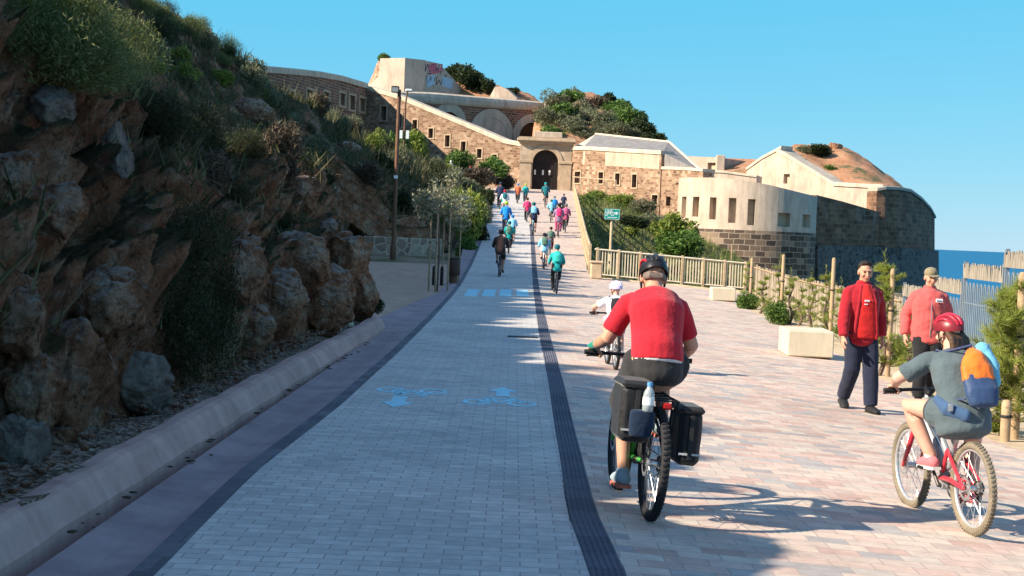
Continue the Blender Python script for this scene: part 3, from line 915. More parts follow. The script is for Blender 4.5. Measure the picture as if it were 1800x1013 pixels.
# ---- sloping front wall down to the gate
r = thing('fort_front_wall', 'sunlit stone wall with a sloping pale coping running down to the gate', 'fort wall', at(800, 300, 147))
path_wall(r, 'wall', [(644, 158, 152.2), (700, 174, 150), (760, 199, 148.2), (820, 224, 146.5), (885, 252, 144.5), (918, 258, 143.4)], 4.5, m_tan,
          [(675, 187, 212, 5), (703, 200, 224, 4), (730, 211, 232, 4), (758, 226, 243, 4), (787, 238, 258, 4), (815, 249, 268, 4), (843, 262, 278, 4), (870, 272, 288, 4)], coping=(.42, .1, m_coping), frame=.12, thick=1.4)
# ---- gatehouse
G0 = at(957, 333, RAMP_END); gz = zroad(RAMP_END)
r = thing('gatehouse', 'stone gatehouse with a round arched opening and a moulded cornice', 'gatehouse', (G0.x, RAMP_END, gz))
W, H = 4.9, 4.3; ar, sp = 1.22, 2.53
door = [(-ar, .02)] + [(ar, .02)] + arc(0, sp, ar, 22)
mb = MB(); outer = [(-W / 2, -.6), (-ar - .0, -.6), (-ar, sp)] ; ol = [(-W / 2, -.6), (-ar, -.6)] + [(x, z) for x, z in reversed(arc(0, sp, ar, 22))] + [(ar, -.6), (W / 2, -.6), (W / 2, H), (-W / 2, H)]
mb.prism(ol, [], (0, 0, 0), (1, 0, 0), (0, 0, 1), 2.2)
m_ash = brick_uv('gate_ashlar', .9, .45, [(0, (.40, .30, .21)), (.5, (.52, .40, .29)), (1, (.62, .49, .36))], (.34, .25, .17), .012, mixbig=(.6, .7, [(.3, (.7, .68, .66)), (.7, (1.15, 1.1, 1.05))]))
mb.build('wall', m_ash, r)
mb = MB()
ringo = arc(0, sp, ar + .42, 22) + list(reversed(arc(0, sp, ar + .003, 22)))
mb.prism(ringo, [], (0, -.07, 0), (1, 0, 0), (0, 0, 1), .069); mb.build('archivolt', m_frame, r)
for sx in (-1, 1):
    mb = MB()
    mb.box((sx * (W / 2 - .55), -.09, sp / 2 - .3), (1.1, .176, sp + .4)); mb.box((sx * (W / 2 - .58), -.13, sp + .06), (1.36, .262, .28), bev=.04)
    mb.build('pilaster', m_frame, r)
mb = MB(); mb.box((0, .75, H + .1), (W + .25, 2.2, .2)); mb.box((0, .72, H + .33), (W + .65, 2.55, .25), bev=.05); mb.box((0, .72, H + .53), (W + .35, 2.4, .14)); mb.build('cornice', m_frame, r)
mb = MB(); mb.box((.15, .9, H + .6 + .28), (2.7, 1.6, .56), bev=.05); mb.build('attic', m_cream, r)
m_wood = plain('dark_door_timber', (.022, .014, .012), .7, var=.4, scale=3)
for sx in (-1, 1):
    db = MB()
    ol = [(0, .03), (sx * ar * .98, .03)] + [(x * .98, z) for x, z in (arc(0, sp, ar, 22)[:12] if sx > 0 else list(reversed(arc(0, sp, ar, 22)[11:])))]
    if sx < 0: ol = list(reversed(ol))
    ol = [(x + (.015 if sx > 0 else -.015) if abs(x) < .01 else x, z) for x, z in ol]
    db.prism(ol, [], (0, .55, 0), (1, 0, 0), (0, 0, 1), .1)
    for k in range(1, 5): db.box((sx * ar * k / 5, .535, sp / 2), (.03, .025, sp))
    do = db.build('door', m_wood, r); do['label'] = 'dark timber leaf of the arched gate'
for x in (-.95, -.2, .42):
    sb = MB(); sb.box((x, .53, 1.62), (.16, .03, .46)); sb.build('door_gap_plate', plain('pale_gap_light', (.75, .72, .66), .8), r)  # solid pale plates on the door stand in for light seen through gaps
# ---- right wing
r = thing('fort_wing', 'tan masonry wing with a grey hipped roof right of the gatehouse', 'fort', at(1110, 340, 137))
path_wall(r, 'wall', [(1003, 264, 143.3), (1031, 264, 141), (1095, 268, 137.2), (1163, 272, 133)], 3.2, m_tan,
          [(1016, 302, 322, 5), (1057, 303, 323, 4), (1086, 305, 325, 4), (1116, 307, 330, 4), (1152, 343, 360, 5)], coping=(.35, .1, m_coping), frame=.11, thick=1.4)
path_wall(r, 'lower_wall', [(1163.5, 298, 132.9), (1200, 299, 130.5), (1236, 302, 128)], 1.0, m_tan, [(1163 + 12, 346, 362, 4)], coping=(.25, .08, m_coping), thick=1.2)
mb = MB(); P = Path([(1026, 266, 141.4), (1095, 269, 137.2), (1160, 273, 133.2)])
pb = MB()
for a, b in zip(P.p, P.p[1:]):
    n = P.normal(1) * .03; lo = Vector((0, 0, -1.25)); pb.quad(a + n + lo, b + n + lo, b + n, a + n); pb.quad(a + lo, b + lo, b + n + lo, a + n + lo)
pb.build('plaster_band', M_concrete('stained_plaster', (.42, .33, .24), (.58, .47, .35), .8), r, world=True)
slab_px([(1022, 262, 142), (1166, 269, 133), (1176, 250, 141), (1047, 236, 149)], m_roof, r, 'roof')
slab_px([(1163.8, 300, 133.4), (1240, 305, 128.2), (1176, 250, 141), (1163.8, 268, 133.4)], m_roof, r, 'roof_hip', .25)
slab_px([(1003, 262, 143.5), (1022, 262, 142), (1047, 236, 149)], m_coping, r, 'roof_hip')
mb = MB(); a, b = at(1047, 236, 149), at(1176, 250, 141); mb.tube([a, b], .14, 6); a, c = at(1176, 250, 141), at(1236, 303, 128.2); mb.tube([a, c], .13, 6); mb.build('ridge', m_coping, r, world=True)
# ---- round cream tower
r = thing('round_tower', 'cream plastered tower with slit windows on a dark block base', 'tower', at(1310, 440, 119))
tc = []
_cx, _cy, _r = (1300 - 900) / F * 126.0 + .45, 126.0, 5.75
for an in range(176, 322, 5):
    x, y = _cx + _r * math.cos(R(an)), _cy - _r * abs(math.sin(R(an))) * (1 if an > 180 else -1) * (1.0)
    px = proj((x, y, 3))[0]; tc.append((px, plin(px, [1180, 1215, 1260, 1300, 1330, 1352, 1372, 1437], [313, 312, 312.5, 316, 321, 325, 330, 346]), y))
tc.append((1437, 346, tc[-1][2] + 3.2))
path_wall(r, 'plaster_wall', tc, 2.55, m_cream, [(1188, 346, 380, 3), (1203, 346, 382, 4), (1224, 346, 381, 5.5), (1254, 347, 386, 6), (1288, 348, 392, 6.5), (1322, 350, 396, 6.5), (1379, 374, 399, 11), (1418, 377, 400, 7)], hole_mat=m_niche, recess=.55, thick=1.6, step=.35)
path_wall(r, 'stone_base', [(a, b, c - .12) for a, b, c in tc], -4.2, m_base, thick=1.2, step=.5, batter=.02, ztop=2.54)
P = Path(tc, .8); mb = MB(); ring = [P.xyz(q) for q in P.s]; back = [Vector((p.x, max(q.y for q in ring) + 4, p.z - .4)) for p in ring]
for a, b, c, d in zip(ring, ring[1:], back[1:], back): mb.quad(a - Vector((0, 0, .35)), b - Vector((0, 0, .35)), c, d)
mb.build('roof_terrace', m_cream, r, world=True)
# ---- right bastion
r = thing('sea_bastion', 'bastion with a cream gable wall and dark rounded stone flank above the sea', 'bastion', at(1500, 440, 138))
path_wall(r, 'gable_wall', [(1312, 300, 146), (1340, 280, 144), (1374, 262, 142.2)], 1, m_cream, thick=1.5, coping=(.3, .1, m_coping))
path_wall(r, 'plaster_wall', [(1366, 268, 142.4), (1380, 275, 141.6), (1420, 299, 140), (1465, 327, 138), (1500, 329, 137), (1552, 332, 135.6)], -2, m_cream, [(1383, 306, 323, 5.5)], hole_mat=m_niche, thick=2, coping=(.35, .12, m_coping))
path_wall(r, 'shaded_wall', [(1436, 343, 128), (1480, 354, 130.5), (1546, 373, 134)], -3, m_streak, thick=2.0)
path_wall(r, 'flank_wall', [(1541, 336, 134.6), (1556, 333, 134.8), (1580, 334, 136), (1600, 338, 138.5), (1618, 351, 142), (1634, 368, 147), (1643, 384, 153)], -3, m_flank, thick=2.0, batter=.05, coping=(.3, .15, m_dark))
path_wall(r, 'plinth', [(1437, 431, 126), (1480, 432, 129), (1545, 434, 133.4), (1585, 436, 134.6), (1620, 438, 139), (1650, 441, 151)], -24, m_rubble, thick=3, batter=.06)
# earth mound on the bastion
MOUNDS = []
def mound_at(px, py):
    hs = [h for h in (b.ray_cast(CAM, ray(px, py).normalized(), 400) for b in MOUNDS) if h[0] is not None]
    return min(hs, key=lambda h: h[3])[0] if hs else None
def mound(name, label, crestpts, frontpts, backdrop, mat, rows=14, rough=.5, cat='mound'):
    root = thing(name, label, cat, at(*frontpts[len(frontpts) // 2]))
    n = 46; us = np.linspace(0, 1, n)
    def samp(pts, u):
        q = [at(*p) for p in pts]; k = np.linspace(0, 1, len(q)); return np.array([np.interp(u, k, [p[c] for p in q]) for c in range(3)])
    V = []
    for u in us:
        f, c = samp(frontpts, u), samp(crestpts, u)
        for k in range(rows + 1):
            t = k / rows; p = f + (c - f) * t; p[2] += 0.16 * math.sin(math.pi * t) * abs(c[2] - f[2]); V.append(p)
        for k in range(1, 9):
            t = k / 8; p = c + np.array([0, backdrop * t, -abs(c[2] - f[2]) * 1.3 * t * t]); V.append(p)
    V = np.array(V); m = rows + 9
    t = np.tile(np.concatenate([np.linspace(0, 1, rows + 1), np.ones(8)]), n)
    V[:, 2] += fbm(V * .35, 5) * rough * np.clip(t * 3, 0, 1)
    V -= np.array(root.location)
    o = grid_mesh('slope', V, n, m, mat, root); L_ = root.location
    MOUNDS.append(BVHTree.FromPolygons([v.co + L_ for v in o.data.vertices], [tuple(p.vertices) for p in o.data.polygons])); return root
mound('earth_mound', 'bare red earth mound on top of the sea bastion', [(1374, 262, 150), (1400, 255, 152), (1440, 254, 153), (1480, 256, 153), (1515, 274, 152), (1556, 306, 150), (1598, 336, 147), (1640, 382, 156)],
      [(1370, 272, 143), (1420, 300, 141), (1462, 327, 139.4), (1500, 331, 138.6), (1530, 331, 138), (1562, 334, 137.5), (1600, 340, 140.5), (1640, 386, 154)], 14, m_earth, rough=.3)
# ---- low cream buildings behind the tower
r = thing('low_building', 'low cream flat roofed building between the grey roof and the bastion', 'building', at(1260, 310, 150))
path_wall(r, 'wall', [(1196, 274, 152), (1236, 276, 151), (1262, 277, 150)], 3, m_cream, [(1251, 286, 301, 7)], hole_mat=m_niche, thick=6)
path_wall(r, 'parapet', [(1225, 303, 140), (1270, 304, 139), (1330, 312, 138)], 2.4, m_cream, thick=3, coping=(.2, .1, m_coping))
slab_px([(1262, 302, 149), (1326, 302, 147), (1330, 280, 156), (1266, 278, 157)], m_earth, r, 'roof', .5)
mb = MB(); p = at(1266, 290, 150); mb.box(p, (.8, .8, 1.9), bev=.05); mb.build('chimney', m_cream, r, world=True)
# ---- upper tier with the three arches
r = thing('upper_terrace', 'brown brick upper terrace wall with three cream arches under a rounded parapet', 'fort wall', at(820, 240, 163))
A, B = at(668, 232, 158), at(953, 236, 171); A.z = B.z = 0
ux = (B - A); Lw = ux.length; ux.normalize()
def loc2(px, py):
    """pixel -> coordinates on the arch wall plane"""
    d = ray(px, py); n = Vector((ux.y, -ux.x, 0)); t = (A - CAM).dot(n) / d.dot(n); p = CAM + d * t
    return (p - A).dot(ux), p.z
zb_ = 8.5; tl = loc2(668, 172)[1]; tr = loc2(953, 192)[1]
holes = []
arcs = []
for (pc, ptop, hw, blind) in ((790, 197, 18, 0), (865, 207, 27, 1), (936, 216, 23, 0)):
    c, zt = loc2(pc, ptop); c2, _ = loc2(pc + hw, ptop); rr = c2 - c; arcs.append((c, zt - rr, rr, blind))
    if not blind: holes.append(arc(c, zt - rr, rr, 16) + [(c - rr, zb_ + .3), (c + rr, zb_ + .3)])
holes = [[(min(x, Lw - .05), z) for x, z in h] for h in holes]
mb = MB(); mb.prism([(0, zb_), (Lw, zb_), (Lw, tr), (0, tl)], holes, A, ux, (0, 0, 1), 1.5); mb.build('wall', m_brown, r, world=True)
nf = Vector((ux.y, -ux.x, 0))
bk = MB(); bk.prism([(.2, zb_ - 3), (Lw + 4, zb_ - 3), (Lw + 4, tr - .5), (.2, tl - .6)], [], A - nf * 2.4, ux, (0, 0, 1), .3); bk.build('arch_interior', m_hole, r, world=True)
m_stain = M_concrete('stained_cream_plaster', (.46, .38, .29), (.62, .52, .40), .6)
for (c, z, rr, blind) in arcs:
    hi = min(c + rr + .95, Lw)
    o = arc(c, z, rr + .95, 20); inn = list(reversed(arc(c, z, rr, 20)))
    o = [(min(x, Lw), y) for x, y in o]; inn = [(min(x, Lw - .02), y) for x, y in inn]
    poly = [(hi, zb_)] + o + [(c - rr - .95, zb_), (c - rr, zb_)] + inn + [(min(c + rr, Lw - .02), zb_)]
    mb = MB(); mb.prism(poly, [], A + nf * .08, ux, (0, 0, 1), .079); mb.build('arch_surround', m_stain, r, world=True)
    if blind:
        mb = MB(); mb.prism(arc(c, z, rr - .003, 16) + [(c - rr + .003, zb_), (c + rr - .003, zb_)], [], A + nf * .03, ux, (0, 0, 1), .029); mb.build('blind_arch', m_cream, r, world=True)
# rounded parapet band
mb = MB(); pr = []
for k in range(13):
    t = k / 12; p = A.lerp(B, t); z0 = lerp(tl, tr, t); hgt = plin(t, [0, .3, 1], [.75, 1.0, .85])
    pr.append([p + nf * o + Vector((0, 0, z0 + h * hgt)) for o, h in ((.12, -.25), (.22, .0), (.22, .45), (.08, .8), (-.3, 1.0), (-1.6, 1.0), (-1.6, -.25))])
for a, b in zip(pr, pr[1:]):
    for k in range(7): mb.quad(a[k], b[k], b[(k + 1) % 7], a[(k + 1) % 7])
mb.add(pr[0], [tuple(range(7))]); mb.add(pr[-1], [tuple(reversed(range(7)))])
mb.build('parapet', m_stain, r, world=True, smooth=True, auto=50)
# ---- top block with graffiti
r = thing('gun_emplacement', 'tapered cream block with graffiti at the top of the fort', 'blockhouse', at(715, 160, 166))
path_wall(r, 'lit_face', [(636, 160, 173), (660, 140, 170), (690, 116, 166.4), (712, 102, 164)], 8, m_cream, thick=2.5)
path_wall(r, 'shaded_face', [(712.2, 102, 164), (745, 106, 167.5), (772, 112, 171), (790, 131, 174), (815, 158, 178)], 8, m_cream, thick=3.2)
P = Path([(712.2, 102, 164), (745, 106, 167.5), (772, 112, 171), (790, 131, 174), (815, 158, 178)], .8)
gm = [plain('graffiti_black', (.03, .03, .04), .7), plain('graffiti_pink', (.55, .14, .18), .7), plain('graffiti_pale_blue', (.42, .56, .66), .7)]
def scrawl(pts, wd, mi, nm):
    mb = MB(); q3 = []
    for px, py in pts:
        q, z = P.find(px, py); p = P.xyz(q); q3.append(Vector((p.x, p.y, z)) + P.normal(q) * .012)
    for a, b in zip(q3, q3[1:]):
        d = (b - a).normalized(); up = Vector((0, 0, 1)); s_ = d.cross(P.normal(1)).normalized() * wd
        mb.quad(a - s_, b - s_, b + s_, a + s_)
    mb.build(nm, gm[mi], r, world=True)
scrawl([(752, 120), (765, 116), (778, 118), (770, 124), (757, 126)], .32, 1, 'graffiti')
scrawl([(750, 146), (762, 140), (778, 143), (795, 149)], .55, 2, 'graffiti')
for pts in ([(748, 112), (747, 126), (752, 113), (755, 127), (760, 113)], [(763, 112), (762, 127), (769, 121), (764, 118)], [(772, 114), (770, 128), (778, 121), (773, 131)],
            [(749, 134), (752, 150), (757, 135), (760, 151), (765, 136)], [(768, 134), (766, 149), (772, 141), (775, 150), (778, 138)], [(781, 136), (780, 151), (787, 142), (789, 152), (793, 144)], [(752, 130), (765, 128), (785, 134)]):
    scrawl(pts, .07, 0, 'graffiti')
mb = MB(); p = at(706, 142, 164.8); mb.box(p, (.5, .5, .5)); mb.build('vent', m_hole, r, world=True)
mb = MB(); mb.prism([], [], (0, 0, 0), (1, 0, 0), (0, 0, 1), .1) if False else None
slab_px([(640, 160, 173.5), (712, 104, 165), (740, 106, 176), (668, 150, 184)], m_cream, r, 'roof', .5)
# rocky crown behind it and the other mounds
m_crag = M_rough('reddish_crag', (.20, .10, .06), (.36, .2, .12), (.46, .3, .2))
mound('rocky_knoll', 'small reddish rock knoll behind the tapered cream block', [(650, 140, 176), (664, 110, 177), (676, 105, 178), (690, 112, 178), (706, 118, 177)], [(645, 160, 172.5), (660, 152, 172), (676, 150, 171.5), (690, 150, 171), (706, 150, 171)], 8, m_crag, 8, .5, 'rock')
mound('earth_mound', 'scrubby earth mound behind the graffiti covered block', [(770, 150, 184), (790, 122, 184), (820, 122, 184), (845, 140, 184), (870, 152, 184), (905, 160, 184), (950, 182, 184)], [(770, 168, 176), (800, 172, 176), (830, 174, 176), (850, 176, 176), (880, 178, 176), (915, 184, 176), (952, 194, 176)], 14, m_earth, rough=.6)
mound('earth_mound', 'large scrub covered mound rising behind the gatehouse', [(948, 205, 186), (975, 178, 186), (1005, 168, 186), (1050, 168, 186), (1090, 188, 186), (1120, 205, 184), (1150, 232, 182), (1180, 262, 180)], [(930, 262, 150), (960, 262, 149), (1000, 262, 149), (1040, 260, 152), (1080, 258, 154), (1115, 262, 152), (1150, 268, 150), (1185, 290, 150)], 16, m_earth, 20, rough=.8)
r = thing('low_wall', 'short sunlit cream wall beside the scrub covered mound', 'wall', at(968, 196, 172))
path_wall(r, 'wall', [(950, 181, 173.5), (968, 178, 172), (986, 184, 170.6)], 10, m_cream, thick=2)
r = thing('cream_dome', 'small rounded cream vault above the parapet of the arches', 'vault', at(885, 165, 177))
path_wall(r, 'wall', [(862, 168, 176), (870, 153, 175.6), (880, 152, 175.4), (892, 158, 175.2), (908, 172, 175)], 12, m_cream, thick=3)
# ---- low rubble wall at the back of the yard
r = thing('low_wall', 'low rubble masonry wall at the back of the shaded yard', 'wall', (-5, 65.1, 0))
mb = MB(); mb.box((.1, 0, .6), (3.6, .5, 1.25), bev=.03); mb.build('wall', m_stonewall, r)
r = thing('low_wall', 'rubble masonry end wall closing the rock outcrop by the kerb end', 'wall', (-3.3, 25.3, 0))
mb = MB(); mb.box((.46, .35, .45), (.42, .95, 1.25), bev=.05); mb.build('wall', m_stonewall, r)
# ------------------------------------------------------------------ vegetation and rocks
L_dark = leaf_mat('dark_scrub_leaves', [(.010, .018, .007), (.024, .04, .013), (.042, .064, .02), (.066, .085, .03)])
L_grey = leaf_mat('grey_green_leaves', [(.08, .09, .05), (.15, .165, .09), (.22, .225, .13), (.29, .27, .18)])
L_dry = leaf_mat('dry_twigs', [(.05, .032, .022), (.10, .07, .05), (.16, .12, .085), (.07, .065, .035)], trans=.1)
L_lime = leaf_mat('bright_green_leaves', [(.09, .14, .02), (.17, .23, .035), (.26, .31, .06), (.33, .35, .09)], trans=.35)
L_green = leaf_mat('fresh_green_leaves', [(.04, .085, .015), (.08, .16, .03), (.14, .23, .05), (.19, .27, .07)], trans=.35)
L_pine = leaf_mat('young_pine_needles', [(.16, .22, .03), (.28, .34, .06), (.40, .44, .10), (.48, .48, .16)], trans=.5)
L_fine = leaf_mat('fine_dark_foliage', [(.012, .02, .008), (.03, .042, .015), (.055, .066, .024), (.085, .085, .04)])
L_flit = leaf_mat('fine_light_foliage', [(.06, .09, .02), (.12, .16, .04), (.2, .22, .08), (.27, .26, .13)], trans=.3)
L_white = leaf_mat('pale_blossom_and_leaves', [(.12, .13, .06), (.27, .27, .18), (.38, .36, .28), (.18, .2, .09)], trans=.3)
m_bark = plain('grey_brown_bark', (.14, .10, .075), .95, var=.35, scale=14, bump=.6, bscale=30)
m_stake = plain('pale_wooden_stake', (.40, .275, .165), .85, var=.25, scale=6, bump=.3, bscale=40)

def leaf_cloud(seed, n, size, lumps, aspect=2.0, shell=.55, up=.25):
    """many small leaf-shaped quads through the volume of some ellipsoid lumps"""
    g = np.random.default_rng(seed)
    wts = np.array([l[3] * l[4] * l[5] for l in lumps]) ** .75; wts /= wts.sum()
    k = g.choice(len(lumps), n, p=wts); Lm = np.array(lumps)[k]
    d = g.normal(size=(n, 3)); d /= np.linalg.norm(d, axis=1)[:, None]
    r = shell + (1 - shell) * g.random(n) ** .6
    r *= 1 + .28 * fbm(d * 2.2 + Lm[:, :3] * 3, 2)
    c = Lm[:, :3] + d * Lm[:, 3:6] * r[:, None]
    t = d * .6 + g.normal(size=(n, 3)) * .7 + np.array([0, 0, up]); t /= np.linalg.norm(t, axis=1)[:, None]
    b = np.cross(t, g.normal(size=(n, 3))); b /= np.linalg.norm(b, axis=1)[:, None]
    s = size * (.6 + .8 * g.random(n))[:, None]
    a0, a1, a2, a3 = c - t * s, c + b * s / aspect, c + t * s, c - b * s / aspect
    V = np.stack([a0, a1, a2, a3], 1).reshape(-1, 3)
    return V, np.arange(4 * n).reshape(n, 4)
def needle_cloud(seed, tips, per, length, width):
    """needles fanned round twig segments; tips = [(p0, p1)]"""
    g = np.random.default_rng(seed); V = []
    for p0, p1 in tips:
        p0, p1 = np.array(p0), np.array(p1); ax = p1 - p0; ax = ax / (np.linalg.norm(ax) + 1e-9)
        f = g.random(per)[:, None]; c = p0 + (p1 - p0) * f
        d = g.normal(size=(per, 3)); d -= ax * (d @ ax)[:, None]; d /= np.linalg.norm(d, axis=1)[:, None]
        t = d * .75 + ax * (.35 + .9 * f); t /= np.linalg.norm(t, axis=1)[:, None]
        b = np.cross(t, g.normal(size=(per, 3))); b /= np.linalg.norm(b, axis=1)[:, None]
        l = length * (.7 + .6 * g.random(per))[:, None]
        V.append(np.stack([c - b * width, c + b * width, c + t * l], 1).reshape(-1, 3))
    V = np.concatenate(V); return V, np.arange(len(V)).reshape(-1, 3)
def np_mesh(name, V, Fc):
    me = bpy.data.meshes.new(name); n, k = Fc.shape
    me.vertices.add(len(V)); me.vertices.foreach_set('co', np.asarray(V, dtype=np.float32).ravel())
    me.loops.add(n * k); me.loops.foreach_set('vertex_index', Fc.astype(np.int32).ravel())
    me.polygons.add(n); me.polygons.foreach_set('loop_start', np.arange(0, n * k, k, dtype=np.int32)); me.polygons.foreach_set('loop_total', np.full(n, k, dtype=np.int32))
    me.update(calc_edges=True); me.validate(); return me
def rand_lumps(seed, n, w, h, sq=1.0):
    g = random.Random(seed); L = []
    for k in range(n):
        a = g.random() * 6.28; r = w * .62 * g.random() ** .5; z = h * (.22 + .62 * g.random() * (1 - .5 * r / w))
        s = .24 + .26 * g.random()
        L.append((r * math.cos(a), r * math.sin(a) * sq, z, w * s * 1.25, w * s * 1.25, h * s))
    return L
SH = {}; FLUSH = [False]
def shrub_mesh(kind, var):
    k = (kind, var)
    if k in SH: return SH[k]
    sd = hash((kind, var)) % 1000 if False else {'dark': 10, 'grey': 30, 'dry': 50, 'lime': 70, 'green': 90, 'fine': 110, 'flit': 130}[kind] + var
    mat = {'dark': L_dark, 'grey': L_grey, 'dry': L_dry, 'lime': L_lime, 'green': L_green, 'fine': L_fine, 'flit': L_flit}[kind]
    if kind == 'dry': V, Fc = leaf_cloud(sd, 2600, .11, rand_lumps(sd, 8, .6, .8), aspect=9, shell=.2, up=.5)
    elif kind in ('fine', 'flit'): V, Fc = leaf_cloud(sd, 7500, .032, rand_lumps(sd, 12 + var, .66, .85), aspect=6, shell=.35, up=.55)
    else: V, Fc = leaf_cloud(sd, 3200, .052 if kind != 'grey' else .06, rand_lumps(sd, 9 + var, .62, .85), aspect=2.2 if kind != 'grey' else 4, shell=.45)
    me = np_mesh(kind + '_foliage', V, Fc); me.materials.append(mat); SH[k] = me; return me
SCAT = []
def shrub(kind, var, loc, s, label, group=None, cat='bush', name='shrub', sz=None, rot=None):
    if group is not None and not FLUSH[0]:
        SCAT.append((kind, var, Vector(loc), s, label, group, sz or s, random.random() * 6.28)); return None
    o = bpy.data.objects.new(name, shrub_mesh(kind, var)); COL.objects.link(o)
    o.location = loc; o.scale = (s, s, sz or s); o.rotation_euler = (0, 0, random.random() * 6.28 if rot is None else rot)
    return tag(o, label, cat, group)

g = random.Random(3)
n_ok = 0
LBL = {'fine': 'fine leaved dark bush growing on the shaded rocky hillside', 'dark': 'dark green scrub bush growing on the shaded rocky hillside', 'grey': 'grey green bush growing on the rocky hillside', 'dry': 'dry brown twiggy bush growing on the rocky hillside', 'lime': 'bright green bush growing high on the rocky hillside'}
GRP = {'fine': 'fine leaved bushes on the hillside', 'dark': 'dark scrub bushes on the hillside', 'grey': 'grey green bushes on the hillside', 'dry': 'dry twiggy bushes on the hillside', 'lime': 'bright green bushes on the hillside'}
tries = 0; cnt = {}
while n_ok < 235 and tries < 6000:
    tries += 1
    y = 9 + 106 * g.random() ** 1.25; d = .9 + 17 * g.random()
    p = hill_pt(y, d)
    if p.x < -.372 * p.y or p.x > -2.9: continue
    if p.y < 27 and d < 1.2 and g.random() < .8: continue
    m = float(fbm(np.array([[p.x * .35, p.y * .22, p.z * .35]]), 3)[0])
    if m < -.25: continue
    px, py = proj(p)
    near_top = p.z > 8.2 or y > 60
    k = g.choices(['dark', 'grey', 'dry', 'lime', 'fine'], [2, 2 if not near_top else 4, 3, .1 if not near_top else 1.2, 4])[0]
    if y < 30 and k in ('dark', 'grey', 'lime'): k = 'fine'
    s = (.5 + .75 * g.random()) * (.75 + min(y, 60) / 140)
    shrub(k, g.randrange(3), p - Vector((0, 0, .12 * s)), s, LBL[k], GRP[k], sz=s * g.uniform(.75, 1.25)); n_ok += 1
    cnt[k] = cnt.get(k, 0) + 1
# growth overhanging the front rock step
for k in range(60):
    y = 8.8 + 17 * g.random(); p = hill_pt(y, g.choice([.9, 1.3, 1.8, 2.5, 3.2]) * g.uniform(.9, 1.3)); kd = g.choices(['fine', 'dry'], [7, 3])[0]; s = g.uniform(.28, .62)
    shrub(kd, g.randrange(3), p - Vector((0, 0, .08)), s, LBL[kd], GRP[kd], sz=s * g.uniform(.7, 1.2))
for k in range(120):
    y = 9 + 24 * g.random(); d = 1.6 + 6.5 * g.random(); p = hill_pt(y, d)
    if p.x < -.37 * p.y: continue
    kd = g.choices(['fine', 'dry'], [8, 3])[0]; s = g.uniform(.4, .9)
    shrub(kd, g.randrange(3), p - Vector((0, 0, .1)), s, LBL[kd], GRP[kd], sz=s * g.uniform(.55, 1.0))
# bushes along the ridge top, whose shadows streak across the paving
for k in range(46):
    y = 2 + k * 1.1 + g.random(); p = hill_pt(y, -CREST_X + foot(y) + g.uniform(-1.5, .8)); s = g.uniform(.5, 1.35)
    kd = g.choice(['dark', 'grey', 'dry']); shrub(kd, g.randrange(3), p - Vector((0, 0, .1)), s, 'scrub bush on the ridge line at the top of the left hill', 'bushes along the ridge of the hill', sz=s * g.uniform(.8, 1.5))
def hshrub(px, py, kind, wpx, hpx, label, group=None, var=0, fn=None, Y=None):
    p = (at(px, py, Y) if Y else hill_at(px, py))
    if Y and Y > 148:
        hit = mound_at(px, py)
        if hit is not None: p = hit
    sc = p.y / F
    s = wpx * sc / 1.25; return shrub(kind, var, p - Vector((0, 0, hpx * sc * .1)), s, label, group, sz=hpx * sc / .95)
hshrub(320, 640, 'fine', 190, 210, 'large dark drooping bush hanging over the rock step beside the big boulder', var=1)
hshrub(345, 560, 'fine', 150, 210, 'dark green bush overhanging the upper part of the rock step', var=2)
hshrub(300, 520, 'fine', 170, 150, 'broad dark bush above the two boulders on the left hill', var=0)
for (px, py, w_, h_, nm) in ((290, 600, 150, 190, 'left of the drooping bush'), (370, 610, 130, 170, 'right of the drooping bush'), (330, 470, 170, 150, 'uppermost over the step'), (270, 540, 120, 150, 'just above the large grey boulder')):
    hshrub(px, py, 'fine', w_, h_, 'dark bush hanging over the rock step, ' + nm, var=2)
hshrub(655, 545, 'dark', 40, 36, 'small dark bush at the foot of the rubble end wall', Y=25.9)
for (px, py, w_, h_, nm) in ((180, 95, 90, 85, 'farthest left'), (265, 125, 75, 50, 'beside the sky gap'), (320, 150, 70, 50, 'lowest of the sunlit ones'), (160, 60, 70, 60, 'uppermost')):
    hshrub(px, py, 'lime', w_, h_, 'sunlit light green bush near the hill top, ' + nm, var=1)
n_l = 0
for i in range(900):
    px, py = g.uniform(90, 430), g.uniform(4, 150)
    if py < (px - 225) * .53 - 10: continue
    d_ = ray(px, py).normalized(); h = _bvh.ray_cast(CAM, d_, 300)[0]
    if h is None: continue
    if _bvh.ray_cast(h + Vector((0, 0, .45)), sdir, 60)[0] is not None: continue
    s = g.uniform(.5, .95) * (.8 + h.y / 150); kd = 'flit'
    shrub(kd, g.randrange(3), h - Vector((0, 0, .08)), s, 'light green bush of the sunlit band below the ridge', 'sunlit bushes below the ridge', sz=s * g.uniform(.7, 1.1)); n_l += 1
    if n_l >= 34: break
print('lit bushes', n_l)
